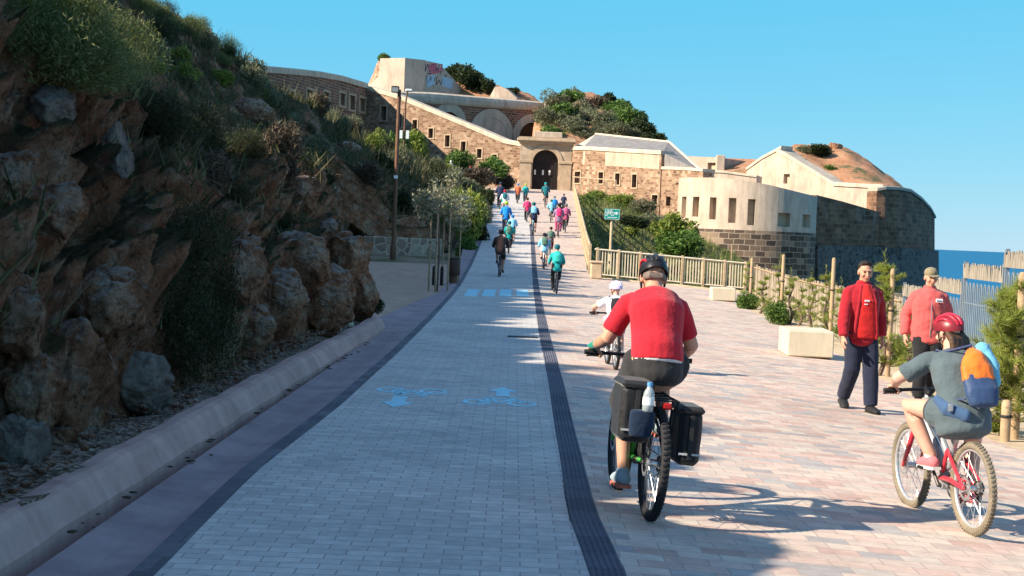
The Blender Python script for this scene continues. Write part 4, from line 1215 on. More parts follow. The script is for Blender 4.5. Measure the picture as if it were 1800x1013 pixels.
# sunlit bushes below the fort wing and along the ramp
for (px, py, Y, k, w_, h_, lb) in (
    (668, 262, 128, 'lime', 34, 44, 'bright green young bush against the shaded fort wing'),
    (700, 285, 118, 'green', 70, 60, 'green bush behind the tall lamp post'),
    (735, 275, 122, 'lime', 70, 55, 'sunlit yellow green bush below the sloping front wall'),
    (662, 292, 112, 'grey', 60, 45, 'pale bush on the sunlit bank left of the lamp post'),
    (745, 318, 108, 'lime', 90, 45, 'low bright green bush on the sunlit bank'),
    (700, 320, 104, 'grey', 80, 45, 'grey bush on the bank below the green one'),
    (805, 300, 132, 'green', 62, 42, 'rounded dark green bush left of the gate path'),
    (868, 318, 134, 'green', 78, 48, 'broad bush with bare brown stems near the gatehouse'),
    (840, 320, 131, 'dry', 90, 40, 'brown dry bush under the broad green one by the gate'),
    (780, 318, 126, 'grey', 60, 36, 'grey bush below the walkers on the upper path'),
    (880, 330, 136, 'dry', 60, 34, 'dry brown bush at the edge of the gate forecourt'),
    (822, 415, 70, 'lime', 66, 100, 'tall yellow green bush at the left edge of the ramp'),
    (795, 395, 73, 'lime', 66, 80, 'yellow green bush behind the pale blossoming trees'),
    (850, 400, 86, 'grey', 40, 60, 'grey bush closest to the ramp edge'),
    (842, 432, 72, 'dark', 44, 46, 'dark bush at the ramp edge below the yellow green ones'),
    (822, 462, 66, 'green', 50, 56, 'dark bush beside the litter bin'),
    (852, 365, 98, 'dark', 36, 45, 'dark bush at the upper left edge of the ramp'),
    (835, 350, 108, 'grey', 60, 40, 'grey green bush where the ramp nears the gate'),
    (800, 345, 104, 'dark', 60, 40, 'dark bush on the bank above the ramp'),
    (740, 400, 74, 'dark', 120, 70, 'dark bush in the shade above the low rubble wall'),
    (680, 405, 72, 'dark', 110, 60, 'dark bush above the left end of the low rubble wall'),
    (1185, 428, 100, 'lime', 92, 66, 'bright green round bush on the slope left of the round tower'),
    (1190, 446, 97, 'green', 100, 50, 'dark underside bush below the bright green round bush'),
    (1040, 352, 128, 'lime', 70, 22, 'low sunlit bush at the foot of the right wing'),
    (1090, 362, 124, 'lime', 70, 26, 'low bright bush on the bank below the slit windows'),
    (1130, 372, 122, 'grey', 60, 26, 'grey low bush on the bank right of the ramp'),
    (1145, 400, 112, 'grey', 80, 32, 'pale grey bush in the middle of the right bank'),
    (1110, 395, 106, 'dark', 60, 24, 'small dark bush at the shadow edge of the right bank'),
    (1075, 306, 140, 'green', 16, 14, 'small green plant growing out of the right wing wall'),
    (1440, 272, 150, 'dark', 60, 24, 'dark bush on the crown of the red earth mound'),
    (1415, 268, 149, 'grey', 40, 16, 'grey bush on the left of the red earth mound'),
    (1458, 302, 143, 'green', 28, 14, 'small green bush on the face of the red earth mound'),
    (673, 107, 178, 'green', 28, 16, 'small bush on top of the reddish knoll'),
    (820, 150, 182, 'dark', 76, 42, 'dark bush on the skyline behind the graffiti block'),
    (800, 136, 182, 'dark', 50, 28, 'dark bush highest behind the graffiti block'),
    (850, 162, 180, 'dark', 50, 30, 'dark bush left of the small cream vault'),
    (900, 166, 180, 'dark', 34, 18, 'dark bush right of the small cream vault')):
    hshrub(px, py, k, w_, h_, lb, Y=Y, var=(px // 7) % 3)
for i, (px, py, Y, k, w_, h_) in enumerate(((975, 190, 178, 'grey', 60, 34), (1000, 182, 180, 'green', 50, 28), (965, 222, 166, 'grey', 60, 40), (990, 214, 168, 'green', 66, 40), (1020, 205, 172, 'grey', 60, 36), (975, 242, 156, 'green', 50, 26), (1010, 235, 158, 'grey', 60, 34), (1050, 190, 178, 'dry', 50, 26), (1080, 205, 174, 'green', 60, 36), (1060, 222, 166, 'grey', 56, 34), (1105, 222, 170, 'green', 60, 38), (1090, 240, 158, 'grey', 60, 30), (1125, 236, 168, 'dark', 60, 36), (1148, 252, 164, 'dark', 44, 26), (1040, 244, 156, 'grey', 60, 26), (1070, 182, 180, 'dark', 40, 22), (1095, 195, 178, 'dark', 44, 26), (1120, 215, 174, 'dark', 44, 30))):
    hshrub(px, py, k, w_, h_, 'bush covering the large mound behind the gatehouse', 'bushes on the mound behind the gatehouse', var=i % 3, Y=Y)

for i in range(36):
    px, py = g.uniform(950, 1160), g.uniform(172, 258); h = mound_at(px, py)
    if h is None or h.y < 152: continue
    kd = g.choices(['grey', 'green', 'dark', 'dry'], [6, 1, 1, 3])[0]; s = g.uniform(.9, 2.0)
    shrub(kd, g.randrange(3), h - Vector((0, 0, .15)), s, 'bush covering the large mound behind the gatehouse', 'bushes on the mound behind the gatehouse', sz=s * g.uniform(.7, 1.1))
for k in range(46):
    y = g.uniform(60, 126); x = ramp_right(y) + g.uniform(.8, 8.5); s = g.uniform(.5, 1.3); kd = g.choices(['lime', 'green', 'grey', 'fine', 'dry'], [3, 3, 2, 2, 1])[0]
    shrub(kd, g.randrange(3), Vector((x, y, zground(x, y) - .1)), s, 'low bush on the grassy bank right of the ramp', 'bushes on the bank right of the ramp', sz=s * g.uniform(.4, .8))
# the largest in view stand as objects, the smallest join one mass
FLUSH[0] = True
def seen(t):
    px, py = proj(t[2] + Vector((0, 0, .3))); ok = -60 < px < 1860 and -60 < py < 1050
    return (t[3] + t[6]) / t[2].y if ok and t[2].y > 3 else 0
SCAT.sort(key=seen, reverse=True)
for t_ in SCAT[:205]: shrub(t_[0], t_[1], t_[2], t_[3], t_[4], t_[5], sz=t_[6], rot=t_[7])
VV, FF, MI, off_ = [], [], [], 0
for t_ in SCAT[205:]:
    me = shrub_mesh(t_[0], t_[1]); n = len(me.vertices); c_ = np.empty(n * 3); me.vertices.foreach_get('co', c_); c_ = c_.reshape(-1, 4, 3)[::2]
    mid = c_.mean(1, keepdims=True); c_ = (mid + (c_ - mid) * 1.4).reshape(-1, 3) * np.array([t_[3], t_[3], t_[6]])
    ca, sa = math.cos(t_[7]), math.sin(t_[7]); c_ = np.stack([c_[:, 0] * ca - c_[:, 1] * sa, c_[:, 0] * sa + c_[:, 1] * ca, c_[:, 2]], 1) + np.array(t_[2])
    VV.append(c_); k = len(c_); FF.append(np.arange(off_, off_ + k).reshape(-1, 4)); off_ += k; MI += [['dark', 'grey', 'dry', 'lime', 'green', 'fine', 'flit'].index(t_[0])] * (k // 4)
if VV:
    me = np_mesh('small_scrub', np.concatenate(VV), np.concatenate(FF))
    for m_ in (L_dark, L_grey, L_dry, L_lime, L_green, L_fine, L_flit): me.materials.append(m_)
    me.polygons.foreach_set('material_index', MI)
    tag(link('small_scrub', me), 'smallest scrub and the growth along the ridge of the hill', 'scrub', kind='stuff')
# grass and small growth over the hillside, one object
gg = np.random.default_rng(5); N = 42000
yy = 8 + 100 * gg.random(N) ** 1.9; dd = .15 + 17 * gg.random(N)
ii = np.clip(np.searchsorted(HY, yy), 1, len(HY) - 1); jj = np.clip(np.searchsorted(HD, dd), 1, len(HD) - 1)
fy = ((yy - HY[ii - 1]) / (HY[ii] - HY[ii - 1]))[:, None]; fd = ((dd - HD[jj - 1]) / (HD[jj] - HD[jj - 1]))[:, None]
B = V_h[ii - 1, jj - 1] * (1 - fy) * (1 - fd) + V_h[ii, jj - 1] * fy * (1 - fd) + V_h[ii - 1, jj] * (1 - fy) * fd + V_h[ii, jj] * fy * fd
keep = (B[:, 0] > -.38 * B[:, 1]) & (fbm(B * np.array([.5, .35, .5]), 3) > -.12) & ((dd > .8) | (gg.random(N) < .35))
B = B[keep]; N = len(B); sc = (.7 + B[:, 1] / 45)[:, None]
K = 4
B = np.repeat(B, K, 0) + gg.normal(size=(N * K, 3)) * np.array([.06, .06, .01]); sc = np.repeat(sc, K, 0)
t = gg.normal(size=(N * K, 3)) * .45 + np.array([.15, 0, .9]); hgt = (.10 + .22 * gg.random(N * K) ** 2)[:, None] * sc
b = np.cross(t, gg.normal(size=(N * K, 3))); b /= np.linalg.norm(b, axis=1)[:, None]
V = np.stack([B - b * .012 * sc, B + b * .012 * sc, B + t * hgt], 1).reshape(-1, 3)
me = np_mesh('hillside_grass', V, np.arange(len(V)).reshape(-1, 3)); o = link('hillside_grass', me, leaf_mat('hillside_grass_blades', [(.03, .045, .014), (.07, .085, .03), (.12, .11, .05), (.16, .125, .07), (.05, .06, .02)], trans=.2))
tag(o, 'tufts of grass and low growth over the rocky hillside', 'grass', kind='stuff')
# grass on the bank right of the ramp
N = 22000; gx = 3.5 + 14 * gg.random(N); gy = 57 + 78 * gg.random(N)
B = np.array([(x, y, zground(x, y) - .02) for x, y in zip(gx, gy) if x > ramp_right(y) + .4]); N = len(B); K = 3
B = np.repeat(B, K, 0) + gg.normal(size=(N * K, 3)) * np.array([.12, .12, .0]); t = gg.normal(size=(N * K, 3)) * .4 + np.array([0, 0, .9]); hgt = (.15 + .35 * gg.random(N * K) ** 2)[:, None]
b = np.cross(t, gg.normal(size=(N * K, 3))); b /= np.linalg.norm(b, axis=1)[:, None]
V = np.stack([B - b * .03, B + b * .03, B + t * hgt], 1).reshape(-1, 3)
me = np_mesh('bank_grass', V, np.arange(len(V)).reshape(-1, 3)); o = link('bank_grass', me, leaf_mat('bank_grass_blades', [(.06, .10, .02), (.12, .17, .04), (.19, .2, .07), (.22, .18, .09)], trans=.25))
tag(o, 'green and dry grass on the bank right of the ramp', 'grass', kind='stuff')

# boulders -------------------------------------------------------------------
def M_boulder(name, red):
    t = NT(name); c = t.coord('Object'); col = rock_colour(t, c)
    if not red: col = t.mixc(.75, col, t.ramp(t.noise(c, 2.4, 12, .76), [(.3, (.12, .10, .09)), (.46, (.30, .26, .23)), (.58, (.42, .38, .33)), (.72, (.58, .54, .48))]))
    g_ = t.n('ShaderNodeNewGeometry'); sep = t.n('ShaderNodeSeparateXYZ'); t.l(g_.outputs['Normal'], sep.inputs[0])
    m = t.n('ShaderNodeMath', operation='MULTIPLY'); t.l(sep.outputs['Z'], m.inputs[0]); t.l(t.noise(c, 5, 10, .8), m.inputs[1])
    col = t.mixc(t.ramp(m.outputs[0], [(.26, (0, 0, 0)), (.5, (.8, .8, .8))]), col, t.ramp(t.noise(c, 11, 9, .75), [(.3, (.26, .23, .2)), (.7, (.62, .57, .5))]))
    rock_bump(t, c); return t.out(col, .94, 0, .15)
m_bred, m_bgrey = M_boulder('reddish_limestone', True), M_boulder('grey_limestone', False)
def boulder(px, py, rx, rz, red, label, seed, group=None, deep=.9, name='boulder', cat='rock', Y=None, cuts=9):
    p = at(px, py, Y) if Y else hill_at(px, py); sc = p.y / F
    bm = bmesh.new(); bmesh.ops.create_icosphere(bm, subdivisions=5, radius=1.0)
    V = np.array([v.co[:] for v in bm.verts]); Fc = np.array([[v.index for v in f.verts] for f in bm.faces]); bm.free()
    q = np.random.default_rng(seed)
    for k in range(34):
        n = q.normal(size=3); n[2] *= 1.3; n /= np.linalg.norm(n); h = q.uniform(.66, .97)
        dd = V @ n - h; V -= np.outer(np.clip(dd, 0, None) * .97, n)
    off = q.random(3) * 50
    F1, F2, cr = worley(V * np.array([1.7, 1.7, 2.3]) + off, seed)
    V *= (1 + (cr - .5) * .16 - np.clip(.09 - (F2 - F1), 0, 1) * .9 + .09 * fbm(V * 1.4 + off, 4) + .05 * ridged(V * 3.1 + off, 4))[:, None]
    V += .03 * np.stack([fbm(V * 6 + off + k * 9, 4) for k in range(3)], 1)
    V *= np.array([rx * sc, (rx + rz) / 2 * sc * deep, rz * sc])
    me = np_mesh('boulder', V, Fc); o = link(name, me, m_bred if red else m_bgrey, smooth=True)
    o.location = p + Vector((.16 * rx * sc, .0, 0)) + (CAM - p).normalized() * .12 * rx * sc; o.rotation_euler = (0, 0, q.uniform(-.5, .5))
    return tag(o, label, cat, group)
BL = [(85, 185, 48, 42, 0, 'grey upright boulder high on the left hill'), (190, 248, 32, 40, 0, 'pale grey boulder right of the upright one on the hill'), (216, 290, 18, 34, 0, 'narrow tan boulder standing just below the pale one'),
 (12, 318, 60, 62, 1, 'reddish rock at the left border of the photo, upper one'), (88, 368, 66, 58, 1, 'broad reddish rock on the hill above the lower boulders'), (182, 530, 66, 84, 1, 'orange boulder with a pale grey top, perched on another'),
 (236, 672, 74, 72, 0, 'large grey boulder resting on the gravel at the hill foot'), (112, 668, 66, 128, 1, 'tall leaning slab of rock left of the large grey boulder'), (42, 690, 66, 100, 1, 'bulky reddish boulder second from the left border at the hill foot'),
 (20, 560, 62, 90, 1, 'reddish rock above the bulky boulder at the left border'), (10, 800, 66, 80, 0, 'rock at the lowest left corner beside the kerb'), (100, 790, 40, 50, 1, 'small rock wedged at the foot of the leaning slab'),
 (420, 480, 46, 70, 1, 'red outcrop block at its left end'), (470, 530, 60, 70, 1, 'red outcrop block low beside the overhanging bush'), (520, 455, 62, 66, 1, 'red outcrop block with a pale upper edge'), (560, 530, 60, 66, 1, 'broad red outcrop block low above the gravel'),
 (600, 450, 50, 52, 1, 'red outcrop block near the end wall, upper one'), (618, 515, 40, 62, 1, 'red outcrop block at the kerb end'), (440, 580, 46, 40, 1, 'low red rock at the foot of the outcrop'), (645, 470, 20, 52, 1, 'upright red rock touching the rubble end wall'),
 (528, 340, 30, 36, 1, 'orange rock showing between the bushes in mid slope'), (432, 196, 46, 26, 1, 'brown rock ledge below the ridge line'), (395, 260, 40, 22, 1, 'brown rock in the scrub below the ledge'), (610, 265, 26, 20, 1, 'brown rock near the fort wing'), (575, 398, 18, 14, 0, 'small pale rock lying on top of the outcrop')]
for i, (px, py, rx, rz, red, lb) in enumerate(BL): boulder(px, py, rx, rz, red, lb, 100 + i)
boulder(1466, 262, 14, 12, 1, 'pale pink rock on the crown of the red earth mound', 77, Y=150)
# stones lying on the gravel verge: uncountable small ones as one object
mb = MB(); q = random.Random(9)
for k in range(700):
    y = q.uniform(7.5, 24); x = q.uniform(foot(y) + .02, -2.5); s = q.choice([.008, .012, .016, .03])
    mb.ball((x, y, .225 + s * .2), (s * q.uniform(.8, 1.4), s, s * .7), n=6, rot=Matrix.Rotation(q.random() * 6, 3, 'Z'))
tag(mb.build('gravel_stones', m_bred), 'loose stones scattered on the gravel verge', 'gravel', kind='stuff')
mb = MB()
for k in range(34):
    y = q.uniform(7, 23) ; x = kx(y) + .03 + abs(q.gauss(0, .05)); s = q.uniform(.006, .02)
    mb.ball((x, y, .01), (s * 1.6, s * 2, s * .4), n=5, rot=Matrix.Rotation(q.random() * 6, 3, 'Z'))
tag(mb.build('leaf_litter', plain('dry_leaf_litter', (.05, .035, .02), .9)), 'dry leaf litter gathered along the kerb base', 'litter', kind='stuff')

# young trees --------------------------------------------------------------------
def stake(p, h, r=.035, label='', group=None, lean=(0, 0)):
    root = thing('wooden_stake', label, 'stake', p, 0, group); mb = MB()
    mb.loft([(0, 0, -.2), (lean[0] * .5, lean[1] * .5, h * .5), (lean[0], lean[1], h - .03), (lean[0], lean[1], h)], [r, r * .98, r * .95, r * .7], n=10, cap=.3); mb.build('post', m_stake, root, smooth=True, auto=40)
    mb = MB(); mb.torus((lean[0] * .7, lean[1] * .7, h * .62), (0, 0, 1), r * 1.05, .008, n=12, m=6, sq=2); mb.build('tie', plain('black_rubber_tie', (.02, .02, .02), .7), root)
    return root
def pine(p, h, wd, label, seed, bush=1.0, per=60, nl=.085, low=.12, whorls=9, dens=1.0):
    root = thing('young_pine', label, 'tree', p); g = random.Random(seed); tips = []
    tb = MB(); tr = [Vector((.05 * math.sin(k * 1.3 + seed), .05 * math.cos(k * 1.7), h * k / 8)) for k in range(9)]
    tb.loft(tr, [.035 * (1 - k / 9.5) + .006 for k in range(9)], n=7, cap=.3)
    for wv in range(whorls):
        f = low + (1 - low) * wv / whorls; base = tr[min(7, int(f * 8))].lerp(tr[min(8, int(f * 8) + 1)], f * 8 % 1)
        for b in range(max(3, int(g.randint(5, 7) * dens))):
            a = g.random() * 6.28; ln = wd * (1.05 - .75 * f) * g.uniform(.55, 1.1)
            d = Vector((math.cos(a), math.sin(a), g.uniform(.05, .6)))
            e = base + d * ln; md = base + d * ln * .5 + Vector((0, 0, -.04 * ln)); e.z += .12 * ln
            tb.loft([base, md, e], [.011, .008, .004], n=4, cap=False); tips.append((md, e))
            for s_ in range(g.randint(2, 4)):
                m0 = base.lerp(e, g.uniform(.3, .9)); e2 = m0 + Vector((g.uniform(-1, 1), g.uniform(-1, 1), g.uniform(.1, .9))) * ln * .33; tips.append((m0, e2))
    tips.append((tr[7], tr[8] + Vector((0, 0, .15))))
    tb.build('trunk', m_bark, root)
    V, Fc = needle_cloud(seed, tips, per, nl, .0035); me = np_mesh('needles', V, Fc); link('crown', me, L_pine, root)
    return root
def gp(px, py): return land_at(px, py)
p5 = gp(1772, 768); pine(p5, 1.55, .78, 'bushy light green young pine nearest the camera at the right border', 5, per=60, nl=.11, whorls=12, dens=1.5, low=.1)
stake(gp(1783, 772), 1.75, .05, 'thick wooden stake standing inside the nearest young pine'); 
stake(gp(1766, 776), .42, .055, 'short thick wooden stake at the foot of the nearest young pine')
p4 = gp(1548, 662); pine(p4, 1.75, .42, 'slim young pine standing between the two walking men', 6, per=60, nl=.085, whorls=10, low=.1)
stake(gp(1560, 664), 1.65, .04, 'wooden stake supporting the slim pine between the two men')
p3 = gp(1450, 598); pine(p3, 1.45, .38, 'thin young pine behind the nearer cream block', 7, per=34, nl=.08, whorls=8, dens=.7)
stake(gp(1459, 602), 1.75, .045, 'wooden stake just left of the man in the dark red jacket')
p2 = gp(1424, 580); pine(p2, 1.3, .36, 'sparse young pine left of the one behind the nearer block', 8, per=30, nl=.08, whorls=7, dens=.7)
p1 = gp(1366, 568); pine(p1, 1.55, .34, 'sparse young pine with a bushy base in the middle of the planting strip', 9, per=26, nl=.085, whorls=7, dens=.6)
stake(gp(1372, 570), 1.72, .045, 'wooden stake in the middle of the planting strip')
p0 = gp(1314, 541); pine(p0, 1.5, .3, 'sparse young pine at the right end of the balustrade', 10, per=20, nl=.09, whorls=6, dens=.5)
stake(gp(1318, 543), 1.5, .045, 'wooden stake at the right end of the balustrade')
for i, (px, py, hh, ww, w_) in enumerate(((1340, 552, 1.1, .34, 'third from the balustrade'), (1388, 572, 1.25, .36, 'left of the low one'), (1478, 606, 1.2, .34, 'nearest the dark red jacket'), (1500, 612, .9, .4, 'hidden partly by the dark red jacket'), (1600, 655, 1.1, .4, 'hidden partly by the khaki capped man'))):
    pine(gp(px, py), hh, ww, 'wispy yellow green young pine in the planting strip, ' + w_, 30 + i, per=30, nl=.09, whorls=7, dens=.7, low=.05)
pr = gp(1405, 575); pine(pr, 1.0, .3, 'low sparse young pine beside the one with the bushy base', 12, per=26, nl=.08, whorls=6, dens=.6)
def ground_shrub(px, py, k, wpx, hpx, label, var=0):
    p = gp(px, py); sc = p.y / F; return shrub(k, var, p - Vector((0, 0, .03)), wpx * sc / 1.25, label, sz=hpx * sc / .95)
ground_shrub(1366, 570, 'green', 56, 44, 'low green shrub at the base of the middle stake', 1)
ground_shrub(1314, 543, 'green', 46, 34, 'low green shrub beside the farther cream block', 2)
ground_shrub(1480, 590, 'green', 40, 30, 'low green shrub behind the nearer cream block', 0)
ground_shrub(1400, 562, 'grey', 40, 22, 'small grey shrub between the young pines', 1)
ground_shrub(1590, 645, 'lime', 44, 40, 'yellow green shrub behind the two walking men', 2)
ground_shrub(1750, 760, 'lime', 50, 46, 'low yellow green shrub at the foot of the nearest pine', 0)
ground_shrub(1560, 560, 'lime', 40, 30, 'yellow green shrub at the foot of the reed fence', 1)
# pale young trees in the shaded yard, each held by three stakes
for i, (px, py, Y, ht, lb, gl) in enumerate(((768, 512, 40.5, 3.2, 'pale blossoming young tree nearest in the shaded yard', 'stakes round the nearest pale tree'), (790, 498, 46.5, 3.0, 'pale blossoming young tree behind the litter bin', 'stakes round the pale tree by the litter bin'))):
    p = at(px, py, Y); p.z = 0.0; root = thing('young_tree', lb, 'tree', p); tb = MB()
    tb.loft([(0, 0, -.1), (.02, .02, ht * .3), (-.02, 0, ht * .6), (.03, 0, ht * .95)], [.03, .026, .02, .008], n=7)
    gq = random.Random(i)
    lumps = []
    for b in range(11):
        a = gq.random() * 6.28; z0 = ht * gq.uniform(.5, .8); l = gq.uniform(.3, .62); e = Vector((math.cos(a) * l, math.sin(a) * l, z0 + gq.uniform(.2, .6)))
        tb.loft([(0, 0, z0), e], [.012, .004], n=4, cap=False); lumps.append((e.x, e.y, e.z, .26, .26, .3)); lumps.append((e.x * .6, e.y * .6, e.z - .1, .2, .2, .25))
    tb.build('trunk', m_bark, root)
    V, Fc = leaf_cloud(40 + i, 1500, .045, lumps, aspect=2, shell=.1); me = np_mesh('blossom', V, Fc); link('crown', me, L_white, root)
    for k in range(3):
        a = k * 2.09 + .4; stake((p.x + .3 * math.cos(a), p.y + .3 * math.sin(a), 0), 2.1, .024, 'one of three stakes round ' + lb.replace('pale blossoming young tree', 'the pale tree'), gl)
# ------------------------------------------------------------------ railings, lamps, sign, blocks, bin, fences
m_rail = plain('sun_bleached_timber', (.46, .34, .21), .8, var=.2, scale=5, bump=.3, bscale=50)
m_rail2 = plain('pale_painted_timber', (.66, .56, .41), .75, var=.15, scale=5)
# balustrade
b0, b1 = Vector((2.95, 54.7, 0)), Vector((8.55, 55.0, 0))
r = thing('balustrade', 'cream timber balustrade of close upright bars across the end of the plaza', 'railing', b0)
L = (b1 - b0).length; ux_ = (b1 - b0) / L
zb = lambda t: zpave(b0.x + ux_.x * t, 54.6) - .05
for t in np.linspace(.1, L - .06, 8):
    mb = MB(); z = zb(t); mb.box(ux_ * t + Vector((0, 0, z + .56)), (.10, .10, 1.16), bev=.012); mb.build('post', m_rail, r)
for h, wd, nm in ((1.07, .13, 'top_rail'), (.16, .09, 'bottom_rail')):
    mb = MB(); a = Vector((0, 0, zb(0) + h)); b = ux_ * L + Vector((0, 0, zb(L) + h)); mb.loft([a, b], [(wd / 2, .035)] * 2, side=(0, 1, 0), n=8, cap=False); mb.build(nm, m_rail2, r)
n = 52
for k in range(n):
    t = .18 + (L - .3) * k / (n - 1); z = zb(t); mb = MB(); mb.box(ux_ * t + Vector((0, 0, z + .61)), (.042, .03, .86)); mb.build('baluster', m_rail2, r)
r = thing('stone_block', 'squat tan stone block at the left end of the balustrade', 'block', (2.98, 53.9, zpave(2.98, 53.9)))
mb = MB(); mb.box((0, 0, .28), (.42, .42, .56), bev=.04); mb.box((0, 0, .6), (.5, .5, .09), bev=.03); mb.build('block', plain('tan_sandstone', (.52, .38, .25), .9, var=.2, scale=4, bump=.4), r)
# ramp handrail on its right edge
r = thing('ramp_handrail', 'timber handrail with posts running up the right edge of the ramp to the gate', 'railing', (2.9, 55, zpave(2.9, 55)))
org = r.location.copy(); yy = list(np.arange(55.2, 132, 2.2)); pts = [Vector((ramp_right(y) - .12, y, zroad(y))) - org for y in yy]
for p in pts:
    mb = MB(); mb.box(p + Vector((0, 0, .5)), (.11, .11, 1.1), bev=.012); mb.build('post', m_rail, r)
for h, nm in ((1.02, 'top_rail'), (.62, 'middle_rail'), (.24, 'lower_rail')):
    mb = MB(); mb.loft([p + Vector((-.01, 0, h)) for p in pts], [(.05, .045)] * len(pts), side=(1, 0, 0), n=8, cap=False); mb.build(nm, m_rail, r)
r = thing('forecourt_railing', 'low timber railing along the foot of the right wing near the gate', 'railing', at(1010, 332, 134))
org = r.location.copy(); a, b = at(1006, 331, 133) - org, at(1082, 338, 128) - org
mb = MB(); mb.loft([a + Vector((0, 0, 1)), b + Vector((0, 0, 1))], [.05, .05], n=6, cap=False); mb.build('top_rail', m_rail, r)
for t in np.linspace(0, 1, 6): mb = MB(); mb.box(a.lerp(b, t) + Vector((0, 0, .35)), (.1, .1, 1.3)); mb.build('post', m_rail, r)
# cycle direction sign
m_teal = plain('teal_sign_face', (.0, .30, .25), .45, var=.06); m_white = plain('white_sign_paint', (.78, .82, .80), .5, var=.05)
Y = 62.0; top = at(1076, 377, Y); r = thing('direction_sign', 'small teal sign with a white bicycle and arrow on a timber post', 'sign', (top.x, Y, -1.2))
mb = MB(); mb.loft([(0, 0, -.8), (0, 0, top.z + 1.2 + .2)], [.065, .06], n=10, cap=.3); mb.build('post', m_rail, r, smooth=True, auto=40)
zc = top.z + 1.2
mb = MB(); mb.box((.0, -.085, zc), (.63, .03, .44), bev=.012); pn = mb.build('panel', m_teal, r)
mb = MB()
def sgn(poly, y=-.104): mb.prism(poly, [], (0, y, zc), (1, 0, 0), (0, 0, 1), .003, uvs=False)
for x0, z0, x1, z1 in ((-.295, .195, .295, .207), (-.295, -.207, .295, -.195), (-.295, -.195, -.283, .195), (.283, -.195, .295, .195)): sgn([(x0, z0), (x1, z0), (x1, z1), (x0, z1)])
mb.build('border', m_white, pn)
mb = MB()
for p in bike_symbol(.55, 1): sgn([(x * 1.0 - .115, y / 1.6 + .02) for x, y in p] if True else p)
mb.build('bicycle_symbol', m_white, pn)
mb = MB(); sgn([(.06, -.0 + .02), (.15, .02), (.15, .08), (.06, .08)]); sgn([(.15, -.03), (.25, .05), (.15, .13)]); mb.build('arrow_symbol', m_white, pn)
mb = MB(); sgn([(-.2, -.14), (.2, -.14), (.2, -.115), (-.2, -.115)]); mb.build('lower_line', m_white, pn)
# concrete blocks
for (px, py, wd, dp, ht, lb) in ((1424, 630, .78, 1.25, .44, 'cream concrete block seat nearer the camera, left of the two men'), (1272, 530, .74, 1.1, .40, 'cream concrete block seat farther off at the foot of the balustrade')):
    p = gp(px, py); r = thing('block_seat', lb, 'block seat', p, R(-3)); mb = MB(); mb.box((0, dp / 2, ht / 2 + .02), (wd, dp, ht), bev=.018); mb.build('block', m_bench, r)
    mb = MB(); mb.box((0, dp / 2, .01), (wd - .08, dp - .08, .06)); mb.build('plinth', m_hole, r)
# tall lamp post with twin floodlights
m_corten = plain('rust_brown_steel', (.17, .085, .05), .65, .2, var=.25, scale=3)
m_black = plain('black_metal', (.02, .02, .022), .5, .4)
p = at(690, 470, 62.5); p.z = 0; tp = at(703, 158, 62.5)
r = thing('lamp_post', 'tall rust brown lamp post with a dark floodlight in the shaded yard', 'lamp post', p); H = tp.z
mb = MB(); mb.loft([(0, 0, -.3), (0, 0, .9), (0, 0, .92), (0, 0, H)], [.125, .125, .09, .075], n=14, cap=False); mb.build('pole', m_corten, r, smooth=True, auto=40)
mb = MB(); mb.cyl((0, 0, -.02), (0, 0, .03), .2, n=14); mb.build('base_plate', m_corten, r)
mb = MB(); mb.box((-.16, -.1, H - .0), (.32, .28, .26), bev=.03); hd = mb.build('floodlight', m_black, r)
mb = MB(); mb.box((-.16, -.245, H - .02), (.26, .012, .18)); mb.build('lens', plain('lamp_glass', (.25, .27, .28), .15), hd)
mb = MB(); mb.box((.03, 0, H - .35), (.12, .12, .16), bev=.02); mb.build('bracket', m_corten, r)
mb = MB(); mb.box((0, -.11, H - 3.6), (.16, .03, .14)); mb.build('camera_box', m_white, r)
# slimmer farther lamp
p = at(709, 280, 102); r = thing('lamp_post', 'slimmer lamp post with a pale lamp head standing by the fort wall', 'lamp post', p)
tp = at(722, 160, 102); H = tp.z - p.z
mb = MB(); mb.loft([(0, 0, -1), (0, 0, H * .8), (.1, 0, H)], [.07, .06, .05], n=8, cap=False); mb.build('pole', m_corten, r)
mb = MB(); mb.box((.2, -.05, H + .02), (.5, .3, .2), bev=.06); mb.build('lamp_head', plain('pale_grey_paint', (.55, .57, .58), .5), r)
for sx in (-.22, .22): mb = MB(); mb.box((sx, -.1, H * .36), (.2, .03, .55)); mb.build('notice', m_white, r)
# litter bin
p = at(797, 501, 45.5); p.z = .0; r = thing('litter_bin', 'dark brown cylindrical litter bin on a stem beside the yard stakes', 'bin', p)
mb = MB(); mb.cyl((0, 0, 0), (0, 0, .42), .12, n=16); mb.build('stem', m_corten, r)
mb = MB(); mb.loft([(0, 0, .3), (0, 0, .35), (0, 0, .78), (0, 0, .8)], [.17, .19, .19, .175], n=18, cap=False); mb.build('drum', plain('dark_brown_bin', (.07, .035, .025), .6), r, smooth=True, auto=40)
mb = MB(); mb.torus((0, 0, .8), (0, 0, 1), .18, .014, n=18, m=6); mb.build('rim', m_black, r)
# small bollards in the yard
for i, (px, w_) in enumerate(((762, 'nearest the pale tree'), (776, 'between the pale tree and the bin'))):
    p = at(px, 500, 45); p.z = 0; r = thing('bollard', 'short dark bollard in the shaded yard, ' + w_, 'bollard', p); mb = MB(); mb.loft([(0, 0, 0), (0, 0, .5), (0, 0, .56)], [.05, .05, .03], n=10, cap=.3); mb.build('post', m_black, r); mb = MB(); mb.torus((0, 0, .42), (0, 0, 1), .05, .008, n=12, m=6); mb.build('band', m_corten, r)
